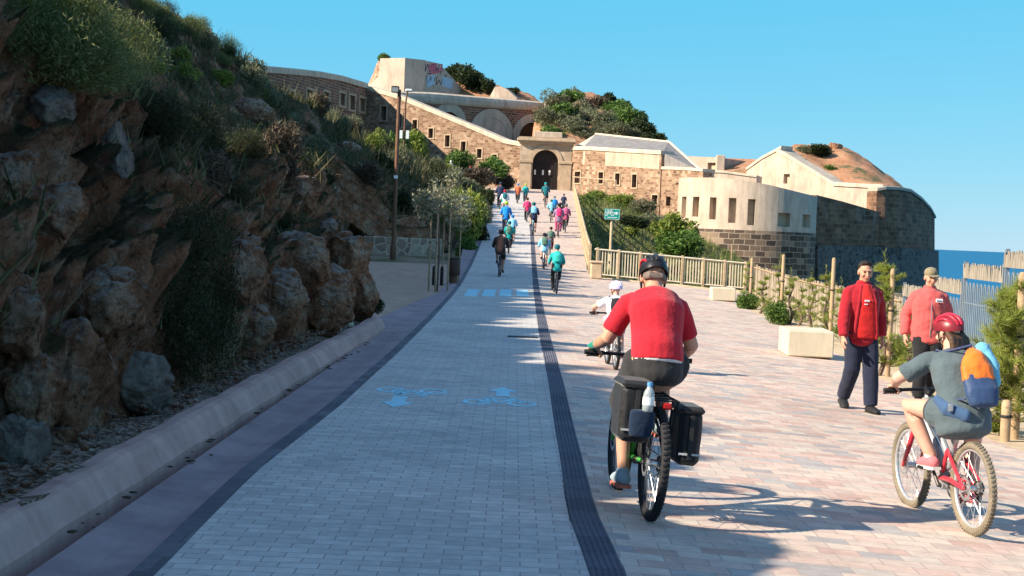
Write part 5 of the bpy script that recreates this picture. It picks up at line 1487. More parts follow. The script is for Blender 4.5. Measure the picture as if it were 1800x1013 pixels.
# little white marker at the kerb end
p = at(614, 574, 23.0); r = thing('marker_post', 'small white marker stone on the verge at the kerb end', 'marker', (p.x, p.y, .16)); mb = MB(); mb.box((0, 0, .07), (.10, .04, .15), bev=.02); mb.build('stone', m_white, r); mb = MB(); mb.box((0, 0, .0), (.14, .1, .06), bev=.01); mb.build('foot', m_bench, r)
# thin pole by the balustrade
p = gp(1283, 505); r = thing('thin_pole', 'thin pale timber pole standing in front of the balustrade', 'pole', p); mb = MB(); mb.loft([(0, 0, -.1), (.01, 0, 1.6)], [.028, .022], n=8, cap=.3); mb.build('pole', m_stake, r); mb = MB(); mb.torus((0, 0, 1.0), (0, 0, 1), .03, .007, n=10, m=5); mb.build('tie', plain('black_rubber_tie', (.02, .02, .02), .7), r)

# reed screens: many thin canes in one panel mesh
def M_reed(dull=0.0):
    t = NT('dry_reeds'); g_ = t.n('ShaderNodeNewGeometry')
    col = t.ramp(g_.outputs['Random Per Island'], [(0, (.13, .095, .065)), (.35, (.25, .19, .13)), (.7, (.36, .29, .21)), (1, (.44, .38, .30))])
    if dull: col = t.mixc(dull, col, (.26, .25, .23))
    return t.out(t.mixc(.5, col, t.ramp(t.noise(t.coord('Object'), 3, 5), [(.3, (.6, .58, .55)), (.7, (1.15, 1.12, 1.1))]), 'MULTIPLY'), .9)
m_reed = M_reed(.25); m_reed_g = M_reed(.6)
def reed_panel(mb, a, b, zlo, zhi, seed, pitch=.03):
    q = random.Random(seed); v = b - a; Ln = v.length; n = max(2, int(Ln / pitch)); d = v / Ln; nr = Vector((d.y, -d.x, 0))
    for k in range(n):
        c = a + v * ((k + .5) / n) + nr * q.uniform(-.012, .012); h = zhi + q.uniform(-.05, .04); r_ = pitch * q.uniform(.42, .62)
        tl_ = Vector((q.uniform(-.02, .02), q.uniform(-.02, .02), 0))
        lo, hi = Vector((c.x, c.y, c.z + zlo)), Vector((c.x, c.y, c.z + h)) + tl_
        mb.cyl(lo, hi, r_, r_ * .8, n=4)
fpts = [Vector((8.95, 34.6, 0)), Vector((9.1, 38.0, 0)), Vector((9.05, 42.5, 0)), Vector((8.9, 47.5, 0)), Vector((8.75, 54.4, 0))]
for p in fpts: p.z = zpave(p.x, p.y)
r = thing('reed_fence', 'low tan reed screen fence behind the row of young pines', 'fence', fpts[0]); org = r.location.copy()
for i, (a, b) in enumerate(zip(fpts, fpts[1:])):
    mb = MB(); reed_panel(mb, a - org, b - org, 0, .98, 20 + i, .045); mb.build('reed_panel', m_reed, r)
for i, p in enumerate(fpts): mb = MB(); mb.loft([p - org + Vector((.06, 0, -.2)), p - org + Vector((.06, 0, 1.02))], [.04, .038], n=8, cap=.3); mb.build('post', m_stake, r)
mb = MB(); mb.tube([p - org + Vector((-.04, 0, .92)) for p in fpts], .022, 6); mb.build('rail', m_stake, r)
# hooped metal fence with reed screen on top, stepping down towards the sea
m_galv = plain('pale_galvanised_steel', (.19, .24, .29), .5, .3, var=.12, scale=4)
def yfx(y): return 8.2 + .08 * (y - 25)
seq = [(15.6, 1.98), (18.9, 1.86), (22.1, 1.74), (25.2, 1.62), (28.3, 1.42), (31.4, 1.18), (34.5, 1.0)]
for i in range(len(seq) - 1):
    (ya, _), (yb, tz) = seq[i], seq[i + 1]
    tz = {0: 1.98, 1: 1.86, 2: 1.70, 3: 1.44, 4: 1.12, 5: .86}[i]
    a, b = Vector((yfx(ya), ya, 0)), Vector((yfx(yb), yb - .08, 0)); base = zpave(a.x, (ya + yb) / 2) + .05
    r = thing('metal_fence', 'grey bar fence panel with a reed band, ' + ['nearest, outside the border', 'second nearest', 'at the right border', 'right of the khaki cap', 'behind the khaki cap', 'farthest and lowest'][i], 'fence', a, 0, None); org = r.location.copy()
    v = b - a; Ln = v.length; d = v / Ln; nr = Vector((d.y, -d.x, 0))
    for e in (a + d * .03, b - d * .03): mb = MB(); mb.box(e - org + Vector((0, 0, (base + tz) / 2)), (.06, .06, tz - base + .1)); mb.build('post', m_galv, r)
    for z in (base + .15, tz - .72, tz - .02): mb = MB(); mb.tube([a - org + Vector((0, 0, z)), b - org + Vector((0, 0, z))], .016, 6); mb.build('rail', m_galv, r)
    nb = int(Ln / .15); ba = MB(); q0 = None
    for k in range(nb):
        c0 = a - org + d * (.1 + (Ln - .2) * k / (nb - 1)); pw = (Ln - .2) / (nb - 1)
        if k % 2 == 0 and k < nb - 1:
            c1 = c0 + d * pw; zt = tz - .5
            pts_ = [c0 + Vector((0, 0, base + .02)), c0 + Vector((0, 0, zt))] + [c0.lerp(c1, .5 - .5 * math.cos(R(t_))) + Vector((0, 0, zt + .16 * math.sin(R(t_)))) for t_ in (30, 60, 90, 120, 150)] + [c1 + Vector((0, 0, zt)), c1 + Vector((0, 0, base + .02))]
            ba = MB(); ba.tube(pts_, .015, 6); ba.build('hoop_bar', m_galv, r)
    mb = MB(); reed_panel(mb, a - org + nr * -.03, b - org + nr * -.03, tz - .26, tz - .01, 50 + i, .03); mb.build('reed_band', m_reed_g, r)
# ------------------------------------------------------------------ bicycles
m_tyre = plain('black_tyre_rubber', (.022, .022, .024), .8, var=.2, scale=20)
m_tan_tyre = plain('dusty_grey_tyre', (.20, .165, .12), .85, var=.25, scale=14)
m_alu = plain('bare_aluminium', (.62, .62, .62), .3, .85, var=.08)
m_steel = plain('steel_spokes', (.55, .55, .55), .35, .8, var=.05)
def paint(name, col, rough=.3):
    m = plain(name, col, rough, 0.0, var=.06, spec=.5); m.node_tree.nodes['Principled BSDF'].inputs['Coat Weight'].default_value = .5; return m
m_chain = plain('oily_chain_steel', (.10, .095, .09), .5, .7)
m_rubber = plain('black_grip_rubber', (.025, .025, .027), .75)

def xform(o, loc, rotz, lean=0.0):
    o.location = loc; o.rotation_mode = 'ZYX'
    o.matrix_basis = Matrix.Translation(loc) @ Matrix.Rotation(rotz, 4, 'Z') @ Matrix.Rotation(lean, 4, 'Y')
    return o

def bike_geo(Rw=.34, wb=1.05, sad=.92, bar=.98, gw=.30, phi=170, crank=.17):
    k = wb / 1.05; G = dict(Rw=Rw, wb=wb, sad=sad, bar=bar, gw=gw, crank=crank * k, phi=R(phi))
    G['bb'] = Vector((0, .43 * k, Rw - .045)); G['sp'] = Vector((0, .23 * k, sad))
    G['st'] = Vector((0, lerp(.43 * k, .23 * k, .68), lerp(Rw - .045, sad, .68)))
    G['ht'] = Vector((0, .775 * k, bar - .07)); G['hb'] = Vector((0, .825 * k, min(bar - .18, Rw * 2 + .04)))
    G['grip'] = Vector((gw, .755 * k, bar + .02)); G['stem'] = Vector((0, .83 * k, bar))
    G['ra'] = Vector((0, 0, Rw)); G['fa'] = Vector((0, wb, Rw)); G['k'] = k
    a = G['phi']; c = G['crank']
    G['pl'] = G['bb'] + Vector((-.115, c * math.sin(a), c * math.cos(a))); G['pr'] = G['bb'] + Vector((.115, -c * math.sin(a), -c * math.cos(a)))
    return G

def wheel(root, c, Rw, tr, mt, mrim, hubw=.05, spokes=28, disc=False):
    mb = MB(); mb.cyl(c + Vector((-hubw, 0, 0)), c + Vector((hubw, 0, 0)), .022, n=12); mb.cyl(c + Vector((-hubw * .8, 0, 0)), c + Vector((-hubw * .6, 0, 0)), .034, n=12); mb.cyl(c + Vector((hubw * .6, 0, 0)), c + Vector((hubw * .8, 0, 0)), .034, n=12)
    h = mb.build('wheel', m_alu, root, smooth=True, auto=40)
    mb = MB(); mb.torus(c, (1, 0, 0), Rw - tr, tr, n=56, m=10)
    nk = 64
    for i in range(nk):                                   # tread knobs
        a = 2 * math.pi * i / nk
        for sx in (-.45, .45):
            p = c + Vector((sx * tr, math.cos(a + sx * .05) * (Rw - .004), math.sin(a + sx * .05) * (Rw - .004)))
            mb.box(p, (tr * .6, .012, .014), Matrix.Rotation(a - math.pi / 2, 3, 'X'))
    mb.build('tyre', mt, h, smooth=True, auto=45)
    mb = MB(); mb.torus(c, (1, 0, 0), Rw - 2 * tr - .002, .011, n=48, m=8, sq=1.3); mb.build('rim', mrim, h, smooth=True)
    mb = MB()
    for i in range(spokes):
        a = 2 * math.pi * i / spokes; b = a + (.5 if i % 4 < 2 else -.5); s = hubw * .7 * (1 if i % 2 else -1)
        mb.cyl(c + Vector((s, .03 * math.cos(b), .03 * math.sin(b))), c + Vector((0, (Rw - 2 * tr) * math.cos(a), (Rw - 2 * tr) * math.sin(a))), .0016, n=4)
    mb.build('spokes', m_steel, h)
    if disc:
        mb = MB(); mb.torus(c + Vector((-hubw - .006, 0, 0)), (1, 0, 0), .068, .012, n=28, m=6, sq=.12); mb.build('brake_disc', m_alu, h)
    return h

def make_bike(G, label, loc, rotz, lean, mframe, mfork=None, mt=m_tyre, tr=.026, mrim=None, name='bicycle', rear_susp=False, mguard=False, rack=False):
    root = thing(name, label, 'bicycle', loc); xform(root, loc, rotz, lean); Rw, k = G['Rw'], G['k']
    bb, st, ht, hb, ra, fa, sp = (G[q] for q in ('bb', 'st', 'ht', 'hb', 'ra', 'fa', 'sp'))
    V = Vector; mb = MB()
    if rear_susp:
        mb.loft([hb + V((0, -.01, .02)), bb + V((0, .05, .12)), bb], [.030, .032, .03], n=12); mb.loft([ht + V((0, 0, -.03)), st + V((0, .12, -.08))], [.024, .022], n=12); mb.loft([st + V((0, .02, .02)), st + V((0, .06, -.16)), bb + V((0, .03, .1))], [.022, .024, .024], n=10)
        mb.loft([hb + V((0, -.005, -.03)), ht + V((0, 0, .02))], [.028, .028], n=12)
    else:
        mb.loft([st, ht + V((0, 0, -.03))], [.021, .022], n=12); mb.loft([bb, hb + V((0, 0, .01))], [.026, .028], n=12); mb.loft([bb, st + (st - bb) * .06], [.022, .021], n=12); mb.loft([hb + V((0, .01, -.02)), ht], [.025, .025], n=12)
    mb.cyl(bb + V((-.036, 0, 0)), bb + V((.036, 0, 0)), .026, n=14)
    if not rear_susp:
        for s in (-1, 1):
            mb.loft([bb + V((s * .03, -.03, 0)), V((s * .055, .2 * k, ra.z + bb.z * .0 - .01)), ra + V((s * .066, 0, 0))], [.013, .012, .011], n=8); mb.loft([st + V((s * .015, -.01, -.02)), V((s * .05, lerp(st.y, 0, .5), lerp(st.z, ra.z, .5))), ra + V((s * .066, 0, 0))], [.010, .010, .009], n=8)
    fr = mb.build('frame', mframe, root, smooth=True, auto=50)
    if rear_susp:
        for s in (-1, 1):
            mb = MB(); mb.loft([bb + V((s * .035, .01, .05)), V((s * .06, .22 * k, Rw + .02)), ra + V((s * .068, 0, 0))], [.02, .018, .014], side=(0, 0, 1), n=10); mb.loft([V((s * .035, .34 * k, Rw + .2)), V((s * .06, .15 * k, Rw + .1)), ra + V((s * .068, 0, .01))], [.014, .013, .011], n=8)
            mb.loft([V((s * .036, .34 * k, Rw + .2)), bb + V((s * .036, -.02, .1))], [.014, .014], n=8); mb.build('swingarm', RED_P, root, smooth=True, auto=50)
        mb = MB(); a, b = st + V((0, .07, -.12)), V((0, .34 * k, Rw + .2)); mb.cyl(a, b, .011, n=10); mb.cyl(a.lerp(b, .1), a.lerp(b, .5), .024, n=12)
        for q in range(8): mb.torus(a.lerp(b, .15 + .09 * q), (b - a), .026, .006, n=14, m=6)
        mb.build('shock', m_alu, root, smooth=True, auto=50)
    mb = MB(); crown = hb + V((0, .012, -.05))
    mb.box(crown + V((0, 0, .0)), (.15, .05, .04), bev=.012)
    for s in (-1, 1): mb.loft([crown + V((s * .062, .0, .01)), V((s * .062, lerp(crown.y, fa.y, .5), lerp(crown.z, fa.z, .5))), fa + V((s * .060, 0, 0))], [.017, .019, .013], n=10)
    mb.build('fork', mfork or mframe, root, smooth=True, auto=50)
    mb = MB(); mb.loft([ht + V((0, -.005, 0)), ht + V((0, -.01, .05))], [.02, .02], n=10); mb.loft([ht + V((0, -.01, .045)), G['stem']], [.018, .018], n=10)
    gy = G['grip'].y; gz = G['bar']; gw = G['gw']
    mb.loft([V((-gw - .05, gy, gz)), V((-gw * .4, gy + .06 * k, gz + .0)), V((0, G['stem'].y, gz)), V((gw * .4, gy + .06 * k, gz)), V((gw + .05, gy, gz))], [.0125] * 5, n=10)
    hbm = mb.build('handlebar', m_black, root, smooth=True, auto=50)
    for s in (-1, 1):
        mb = MB(); mb.cyl(V((s * (gw - .065), gy + .01, gz)), V((s * (gw + .06), gy, gz)), .0165, n=12); mb.build('grip', m_rubber, hbm, smooth=True, auto=40)
        mb = MB(); mb.loft([V((s * (gw - .08), gy + .02, gz)), V((s * (gw - .05), gy + .07, gz - .02)), V((s * (gw + .03), gy + .075, gz - .03))], [.009, .007, .005], n=6); mb.build('brake_lever', m_black, hbm)
    mb = MB(); cbl = [V((.1, gy + .07, gz)), V((.12, gy + .2, gz + .05)), V((.03, hb.y + .06, hb.z + .05)), V((.06, fa.y - .02, fa.z + .1))]; mb.tube(cbl, .0035, 5); mb.tube([V((-.1, gy + .07, gz)), V((-.06, gy + .18, gz - .02)), V((-.02, hb.y, hb.z + .06)), st + V((-.02, .2, -.05))], .0035, 5); mb.build('cables', m_black, root)
    mb = MB(); mb.loft([st - V((0, -.01, .03)), sp - V((0, 0, .045))], [.0145, .0145], n=10); spo = mb.build('seatpost', m_alu, root, smooth=True, auto=40)
    mb = MB(); mb.loft([sp + V((0, -.135, .0)), sp + V((0, -.09, .005)), sp + V((0, -.02, -.002)), sp + V((0, .08, -.006)), sp + V((0, .145, -.012))], [(.062, .024), (.078, .03), (.058, .028), (.024, .024), (.018, .018)], side=(1, 0, 0), n=14, cap=.6); mb.build('saddle', m_black, root, smooth=True)
    wheel(root, ra, Rw, tr, mt, mrim or m_alu, disc=True); wheel(root, fa, Rw, tr, mt, mrim or m_alu, disc=True)
    mb = MB(); c = G['crank']; a = G['phi']; dr = V((0, math.sin(a), math.cos(a)))
    for s, d in ((-1, dr), (1, -dr)): mb.loft([bb + V((s * .055, 0, 0)), bb + V((s * .065, 0, 0)) + d * c], [.014, .011], n=8); mb.cyl(bb, bb + V((s * .06, 0, 0)), .014, n=10)
    mb.torus(bb + V((.045, 0, 0)), (1, 0, 0), .085, .007, n=30, m=6); mb.torus(bb + V((.045, 0, 0)), (1, 0, 0), .04, .02, n=20, m=6, sq=.15)
    cr = mb.build('crank', m_chain, root, smooth=True, auto=50)
    for s, p in ((-1, G['pl']), (1, G['pr'])): mb = MB(); mb.box(p, (.085, .075, .022), bev=.006); mb.build('pedal', m_black, cr)
    mb = MB(); mb.tube([bb + V((.045, -.0, .085)), ra + V((.045, .0, .045))], .004, 5); mb.tube([bb + V((.045, 0, -.085)), ra + V((.045, .05, -.085)), ra + V((.045, .03, -.05))], .004, 5); mb.torus(ra + V((.04, 0, 0)), (1, 0, 0), .045, .008, n=20, m=5, sq=2); mb.box(ra + V((.06, .03, -.07)), (.02, .05, .1), bev=.01); mb.build('chain', m_chain, root)
    if rack:
        mb = MB(); z = 2 * Rw + .06
        for s in (-1, 1):
            mb.tube([V((s * .07, .02, Rw + .02)), V((s * .075, -.02, z)), V((s * .07, .3 * k, z + .01))], .006, 6); mb.tube([V((s * .075, -.18, z)), V((s * .075, .3 * k, z))], .006, 6); mb.tube([V((s * .07, .0, Rw + .02)), V((s * .075, -.16, z))], .006, 6)
        for y in (-.18, -.05, .1, .25): mb.tube([V((-.075, y, z)), V((.075, y, z))], .006, 6)
        mb.build('rack', m_black, root)
        mb = MB(); mb.box(V((.0, -.2, z - .03)), (.06, .03, .04), bev=.01); mb.build('rear_reflector', plain('red_reflector', (.35, .01, .01), .25), root)
    return root

# ------------------------------------------------------------------ people
class Prims:
    """overlapping tapered lofts that a voxel remesh fuses into one surface"""
    def __init__(s): s.mb = MB(); s.samples = []
    def limb(s, pts, rad, tag_=0, side=None, n=14, cap=.9):
        s.mb.loft(pts, rad, side=side, n=n, cap=cap)
        pts = [Vector(p) for p in pts]
        for (a, b), (ra, rb) in zip(zip(pts, pts[1:]), zip(rad, rad[1:])):
            ra = min(ra) if isinstance(ra, tuple) else ra; rb = min(rb) if isinstance(rb, tuple) else rb
            m = max(2, int((b - a).length / .02))
            for k in range(m + 1): s.samples.append((*a.lerp(b, k / m), lerp(ra, rb, k / m), tag_))
    def ball(s, c, r, tag_=0, rot=None):
        s.mb.ball(c, r, n=14, rot=rot); rr = min(r) if isinstance(r, (tuple, list)) else r; s.samples.append((*Vector(c), rr, tag_))
    def build(s, name, mats, parent, voxel=.008, smooth=4, disp=None):
        me = bpy.data.meshes.new('tmp'); me.from_pydata(s.mb.v, [], s.mb.f); o = bpy.data.objects.new('tmp', me); COL.objects.link(o)
        m = o.modifiers.new('r', 'REMESH'); m.mode = 'VOXEL'; m.voxel_size = voxel; m.adaptivity = 0
        if smooth: m2 = o.modifiers.new('s', 'SMOOTH'); m2.factor = .5; m2.iterations = smooth
        dg = bpy.context.evaluated_depsgraph_get(); me2 = bpy.data.meshes.new_from_object(o.evaluated_get(dg)); me2.name = name
        bpy.data.objects.remove(o); bpy.data.meshes.remove(me)
        me2.materials.clear()
        if disp:
            nv = len(me2.vertices); co_ = np.empty(nv * 3); nr = np.empty(nv * 3); me2.vertices.foreach_get('co', co_); me2.vertices.foreach_get('normal', nr)
            co_ = co_.reshape(-1, 3); nr = nr.reshape(-1, 3); amp, sc = disp
            f = fbm(co_ * np.array(sc), 2) * .6 + ridged(co_ * np.array(sc) * .7 + 5, 2) * .4
            co_ += nr * (amp * f)[:, None]; me2.vertices.foreach_set('co', co_.ravel()); me2.update()
        ob = link(name, me2, mats, parent, smooth=True)
        if isinstance(mats, (list, tuple)) and len(mats) > 1:
            S_ = np.array(s.samples); npoly = len(me2.polygons); c = np.empty(npoly * 3); me2.polygons.foreach_get('center', c); c = c.reshape(-1, 3)
            idx = np.zeros(npoly, dtype=np.int32)
            for i0 in range(0, npoly, 4000):
                d = np.linalg.norm(c[i0:i0 + 4000, None] - S_[None, :, :3], axis=2) - S_[None, :, 3]
                idx[i0:i0 + 4000] = S_[np.argmin(d, 1), 4]
            me2.polygons.foreach_set('material_index', idx)
        return ob

def ik(a, c, l1, l2, pole):
    a, c = Vector(a), Vector(c); v = c - a; d = v.length
    if d > (l1 + l2) * .998: c = a + v * ((l1 + l2) * .998 / d); v = c - a; d = v.length
    u = v / d; x = (l1 * l1 - l2 * l2 + d * d) / (2 * d); h = math.sqrt(max(0, l1 * l1 - x * x))
    p = Vector(pole); p = (p - u * p.dot(u)).normalized()
    return a + u * x + p * h, c

def rider_pose(G, h=1.0, lean=40, head_pitch=10, head_yaw=0, head_roll=0, twist=0, hipz=.06, knee_out=.02, elb=(.6, -.2, -1.0)):
    J = {'h': h}; V = Vector
    hip = G['sp'] + V((0, -.03, hipz * h)); th = R(lean)
    J['pel'] = hip; sp_d = V((0, math.sin(th), math.cos(th))); bk = V((0, -math.cos(th), math.sin(th)))
    L = .50 * h
    J['waist'] = hip + sp_d * L * .33 + bk * .035 * h; J['chest'] = hip + sp_d * L * .68 + bk * .045 * h; J['neck'] = hip + sp_d * L * 1.0 + bk * .0
    J['sd'] = sp_d; sx = V((math.cos(R(twist)), math.sin(R(twist)), 0)); J['side'] = sx
    shc = hip + sp_d * L * .90 + bk * .01
    J['upc'] = shc
    for s, q in ((-1, 'l'), (1, 'r')):
        sh = shc + sx * s * .172 * h + V((0, .03, -.018)) * h; J['sh' + q] = sh
        gr = V((s * G['grip'].x, G['grip'].y - .055, G['grip'].z + .035))
        J['el' + q], J['wr' + q] = ik(sh, gr, .285 * h, .25 * h, V((s * elb[0], elb[1], elb[2]))); J['gr' + q] = V((s * G['grip'].x, G['grip'].y, G['bar']))
        hp = hip + V((s * .088 * h, 0, -.005)); J['hp' + q] = hp; pd = G['p' + q]
        an = V((s * .105, pd.y - .075 * h, pd.z + .105 * h)); J['kn' + q], J['an' + q] = ik(hp, an, .43 * h, .42 * h, V((s * knee_out * 5, 1, .25))); J['toe' + q] = V((s * .11, pd.y + .085 * h, pd.z + .035 * h))
    set_head(J, head_pitch, head_yaw, head_roll, V((0, .09, .13)) if lean > 30 else V((0, .05, .155)))
    return J
def set_head(J, pitch, yaw, roll, off):
    h = J['h']; M_ = Matrix.Rotation(R(yaw), 3, 'Z') @ Matrix.Rotation(R(-pitch), 3, 'X') @ Matrix.Rotation(R(roll), 3, 'Y')
    J['hm'] = M_; J['head'] = J['neck'] + Vector(off) * h

def head_prims(P, J, t_skin=0, t_eye=None, t_lip=None, fem=False):
    h = J['h']; M_ = J['hm']; c = J['head']; q = lambda x, y, z: c + M_ @ (Vector((x, y, z)) * h)
    P.ball(q(0, -.008, .022), (.076 * h, .096 * h, .100 * h), t_skin, M_)
    P.limb([q(0, .025, .0), q(0, .034, -.05), q(0, .040, -.088)], [(.066 * h, .062 * h), (.056 * h, .052 * h), (.032 * h, .034 * h)], t_skin, side=M_ @ Vector((1, 0, 0)))
    P.limb([q(0, .088, .012), q(0, .100, -.012), q(0, .110, -.034)], [.008 * h, .010 * h, .014 * h], t_skin)
    P.limb([q(-.045, .080, .03), q(0, .09, .026), q(.045, .080, .03)], [.011 * h, .012 * h, .011 * h], t_skin)
    for s in (-1, 1):
        P.ball(q(s * .078, -.005, -.005), (.011 * h, .022 * h, .033 * h), t_skin, M_); P.ball(q(s * .042, .068, -.03), (.022 * h, .02 * h, .022 * h), t_skin, M_)
        if t_eye is not None: P.ball(q(s * .031, .084, .010), (.013 * h, .011 * h, .009 * h), t_eye, M_)
    if t_lip is not None: P.limb([q(-.022, .084, -.060), q(0, .092, -.062), q(.022, .084, -.060)], [.007 * h, .009 * h, .007 * h], t_lip)
    P.limb([J['neck'] - (J['sd'] * .05 * h), q(0, -.015, -.045)], [.060 * h, .054 * h], t_skin)

def torso_pts(J, g, wide=1.0, hem=.09, top=True, belly=0.0):
    h = J['h']; d = J['sd']
    pts = [J['pel'] - (J['waist'] - J['pel']).normalized() * hem * h, J['pel'], J['waist'], J['chest'], J['upc']]
    r = [(.150, .105), (.163, .118), (.148, .108 + belly), (.166, .118 + belly * .3), (.150, .088)]
    rad = [((a * wide + g) * h, (b + g) * h) for a, b in r]
    if top: pts.append(J['neck'] - d * .005); rad.append((.078 * h + g * .6, .068 * h + g * .6))
    return pts, rad
def arm_pts(J, q, f, g, r=(.051, .045, .040, .030)):
    """shoulder to a fraction f of the whole arm (0.5 = elbow)"""
    h = J['h']; a, b, c = J['sh' + q], J['el' + q], J['wr' + q]
    inn = a.lerp(J['upc'], .22)
    if f <= .5:
        t = f * 2; return [inn, a, a.lerp(b, t * .5), a.lerp(b, t)], [(r[0] + g) * h, (r[0] + g) * h, (r[1] + .006 + g) * h, (lerp(r[0], r[1], t) + g * 1.25) * h]
    t = (f - .5) * 2; return [inn, a, a.lerp(b, .5), b, b.lerp(c, t * .4), b.lerp(c, t)], [(r[0] + g) * h, (r[0] + g) * h, (r[1] + .007 + g) * h, (r[1] + g) * h, (r[2] + .002 + g) * h, (lerp(r[2], r[3], t) + g) * h]
def leg_pts(J, q, f, g, r=(.088, .072, .056, .052, .036)):
    h = J['h']; a, b, c = J['hp' + q], J['kn' + q], J['an' + q]
    if f <= .5:
        t = f * 2; return [a, a.lerp(b, t * .5), a.lerp(b, t)], [(r[0] + g) * h, (lerp(r[0], r[2], t * .5) + .004 + g) * h, (lerp(r[0], r[2], t) + g * 1.3) * h]
    t = (f - .5) * 2
    bk = (b.lerp(c, .3) - b.lerp(c, .3)); cv = (J['kn' + q] - J['hp' + q]).normalized()
    mid = b.lerp(c, .3 * t); return [a, a.lerp(b, .5), b, mid, b.lerp(c, t)], [(r[0] + g) * h, (r[1] + g) * h, (r[2] + g) * h, (r[3] + .003 + g) * h, (lerp(r[3], r[4], t) + g) * h]

def fist(P, J, q, s, tg=0):
    """hand closed round a grip lying along x"""
    h = J['h']; g = J['gr' + q]; w = J['wr' + q]; rb = .0165 + .008
    kn = g + Vector((0, .012, rb + .010))
    P.limb([w, w.lerp(g + Vector((0, -.02, rb)), .55), g + Vector((0, -.012, rb + .006)), kn], [(.028 * h, .022 * h), (.036 * h, .018 * h), (.042 * h, .015 * h), (.040 * h, .011 * h)], tg, side=(1, 0, 0))
    for i, (x, l) in enumerate(((.033, .92), (.011, 1.0), (-.011, .95), (-.032, .8))):
        x = -s * x * h; angs = [82, 40, -2, -48 * l, -95 * l]
        P.limb([g + Vector((x, rb * math.cos(R(a)) * 1.02 + .002, rb * math.sin(R(a)))) for a in angs], [.0095 * h, .0098 * h, .009 * h, .0085 * h, .0075 * h], tg, n=8)
    P.limb([g + Vector((-s * .028 * h, -.025, .012)), g + Vector((-s * .046 * h, -.02, -.004)), g + Vector((-s * .05 * h, .004, -rb)), g + Vector((-s * .046 * h, .02, -rb * .9))], [.013 * h, .012 * h, .0105 * h, .009 * h], tg, n=8)
def relaxed_hand(P, w, d, fwd, inn, h=1.0, tg=0):
    """hanging hand: d = along the forearm, fwd = thumb side, inn = palm normal"""
    d, fwd, inn = Vector(d).normalized(), Vector(fwd).normalized(), Vector(inn).normalized(); side = fwd
    k = w + d * .085 * h
    P.limb([w - d * .02, w + d * .02, w + d * .055 * h, k], [(.026 * h, .020 * h), (.033 * h, .018 * h), (.041 * h, .016 * h), (.039 * h, .013 * h)], tg, side=side)
    for i, (o, l) in enumerate(((.030, .070), (.010, .079), (-.011, .074), (-.030, .058))):
        b = k + side * o * h - d * (.004 * abs(i - 1.3)); l *= h
        p1 = b + d * l * .42 + inn * l * .06; p2 = p1 + d * l * .30 + inn * l * .20; p3 = p2 + d * l * .2 + inn * l * .24
        P.limb([b - d * .012, b, p1, p2, p3], [.0095 * h, .0098 * h, .009 * h, .0083 * h, .007 * h], tg, n=8)
    t0 = w + d * .022 * h + side * .024 * h
    P.limb([t0, t0 + side * .022 * h + d * .022 * h + inn * .01, t0 + side * .03 * h + d * .055 * h + inn * .022, t0 + side * .026 * h + d * .078 * h + inn * .03], [.014 * h, .0125 * h, .0105 * h, .0085 * h], tg, n=8)

m_skin = plain('skin_warm', (.52, .27, .18), .55, var=.10, scale=20, spec=.35)
m_skin2 = plain('skin_fair', (.60, .34, .25), .55, var=.10, scale=20, spec=.35)
m_eye = plain('dark_eye', (.03, .02, .018), .3); m_lip = plain('lips', (.42, .15, .12), .5)
m_hair_d = plain('dark_hair', (.025, .016, .012), .6, var=.3, scale=60, bump=.5, bscale=120)
m_hair_b = plain('brown_hair', (.085, .045, .025), .55, var=.45, scale=50, bump=.6, bscale=120)

def shoe(J, q, m_up, m_sole, parent, white_sock=None, voxel=.007):
    h = J['h']; an, toe = J['an' + q], J['toe' + q]; f = Vector((toe.x - an.x, toe.y - an.y, 0)); f = (toe - an); f = Vector((f.x, f.y, f.z + .06 * h)).normalized()
    up = Vector((0, 0, 1)); up = (up - f * up.dot(f)).normalized(); sd = f.cross(up)
    hl = an - f * .055 * h - up * .065 * h
    P = Prims(); P.limb([an - up * .01 * h + f * .0, an - up * .05 * h + f * .01], [.046 * h, .046 * h]); P.limb([hl + up * .012, hl + f * .08 * h + up * .018 * h, hl + f * .17 * h + up * .008 * h, hl + f * .225 * h], [(.043 * h, .042 * h), (.048 * h, .050 * h), (.052 * h, .038 * h), (.044 * h, .026 * h)], side=sd)
    so = P.build('shoe', m_up, parent, voxel, 2)
    mb = MB(); o = [(-.045, -.035), (-.02, -.044), (.07, -.040), (.16, -.050), (.22, -.040), (.255, -.012), (.255, .012), (.22, .040), (.16, .050), (.07, .040), (-.02, .044), (-.045, .035)]
    v0 = [hl + f * x * h + sd * y * h - up * .020 * h for x, y in o]; v1 = [p - up * .022 * h for p in v0]; n = len(o)
    mb.add(v0 + v1, [tuple(range(n)), tuple(reversed(range(n, 2 * n)))] + [(k, (k + 1) % n, (k + 1) % n + n, k + n) for k in range(n)]); mb.build('sole', m_sole, so)
    if white_sock:
        P = Prims(); P.limb([an.lerp(J['kn' + q], .22), an - up * .01], [.044 * h, .046 * h]); P.build('sock', white_sock, parent, voxel, 1)
    return so

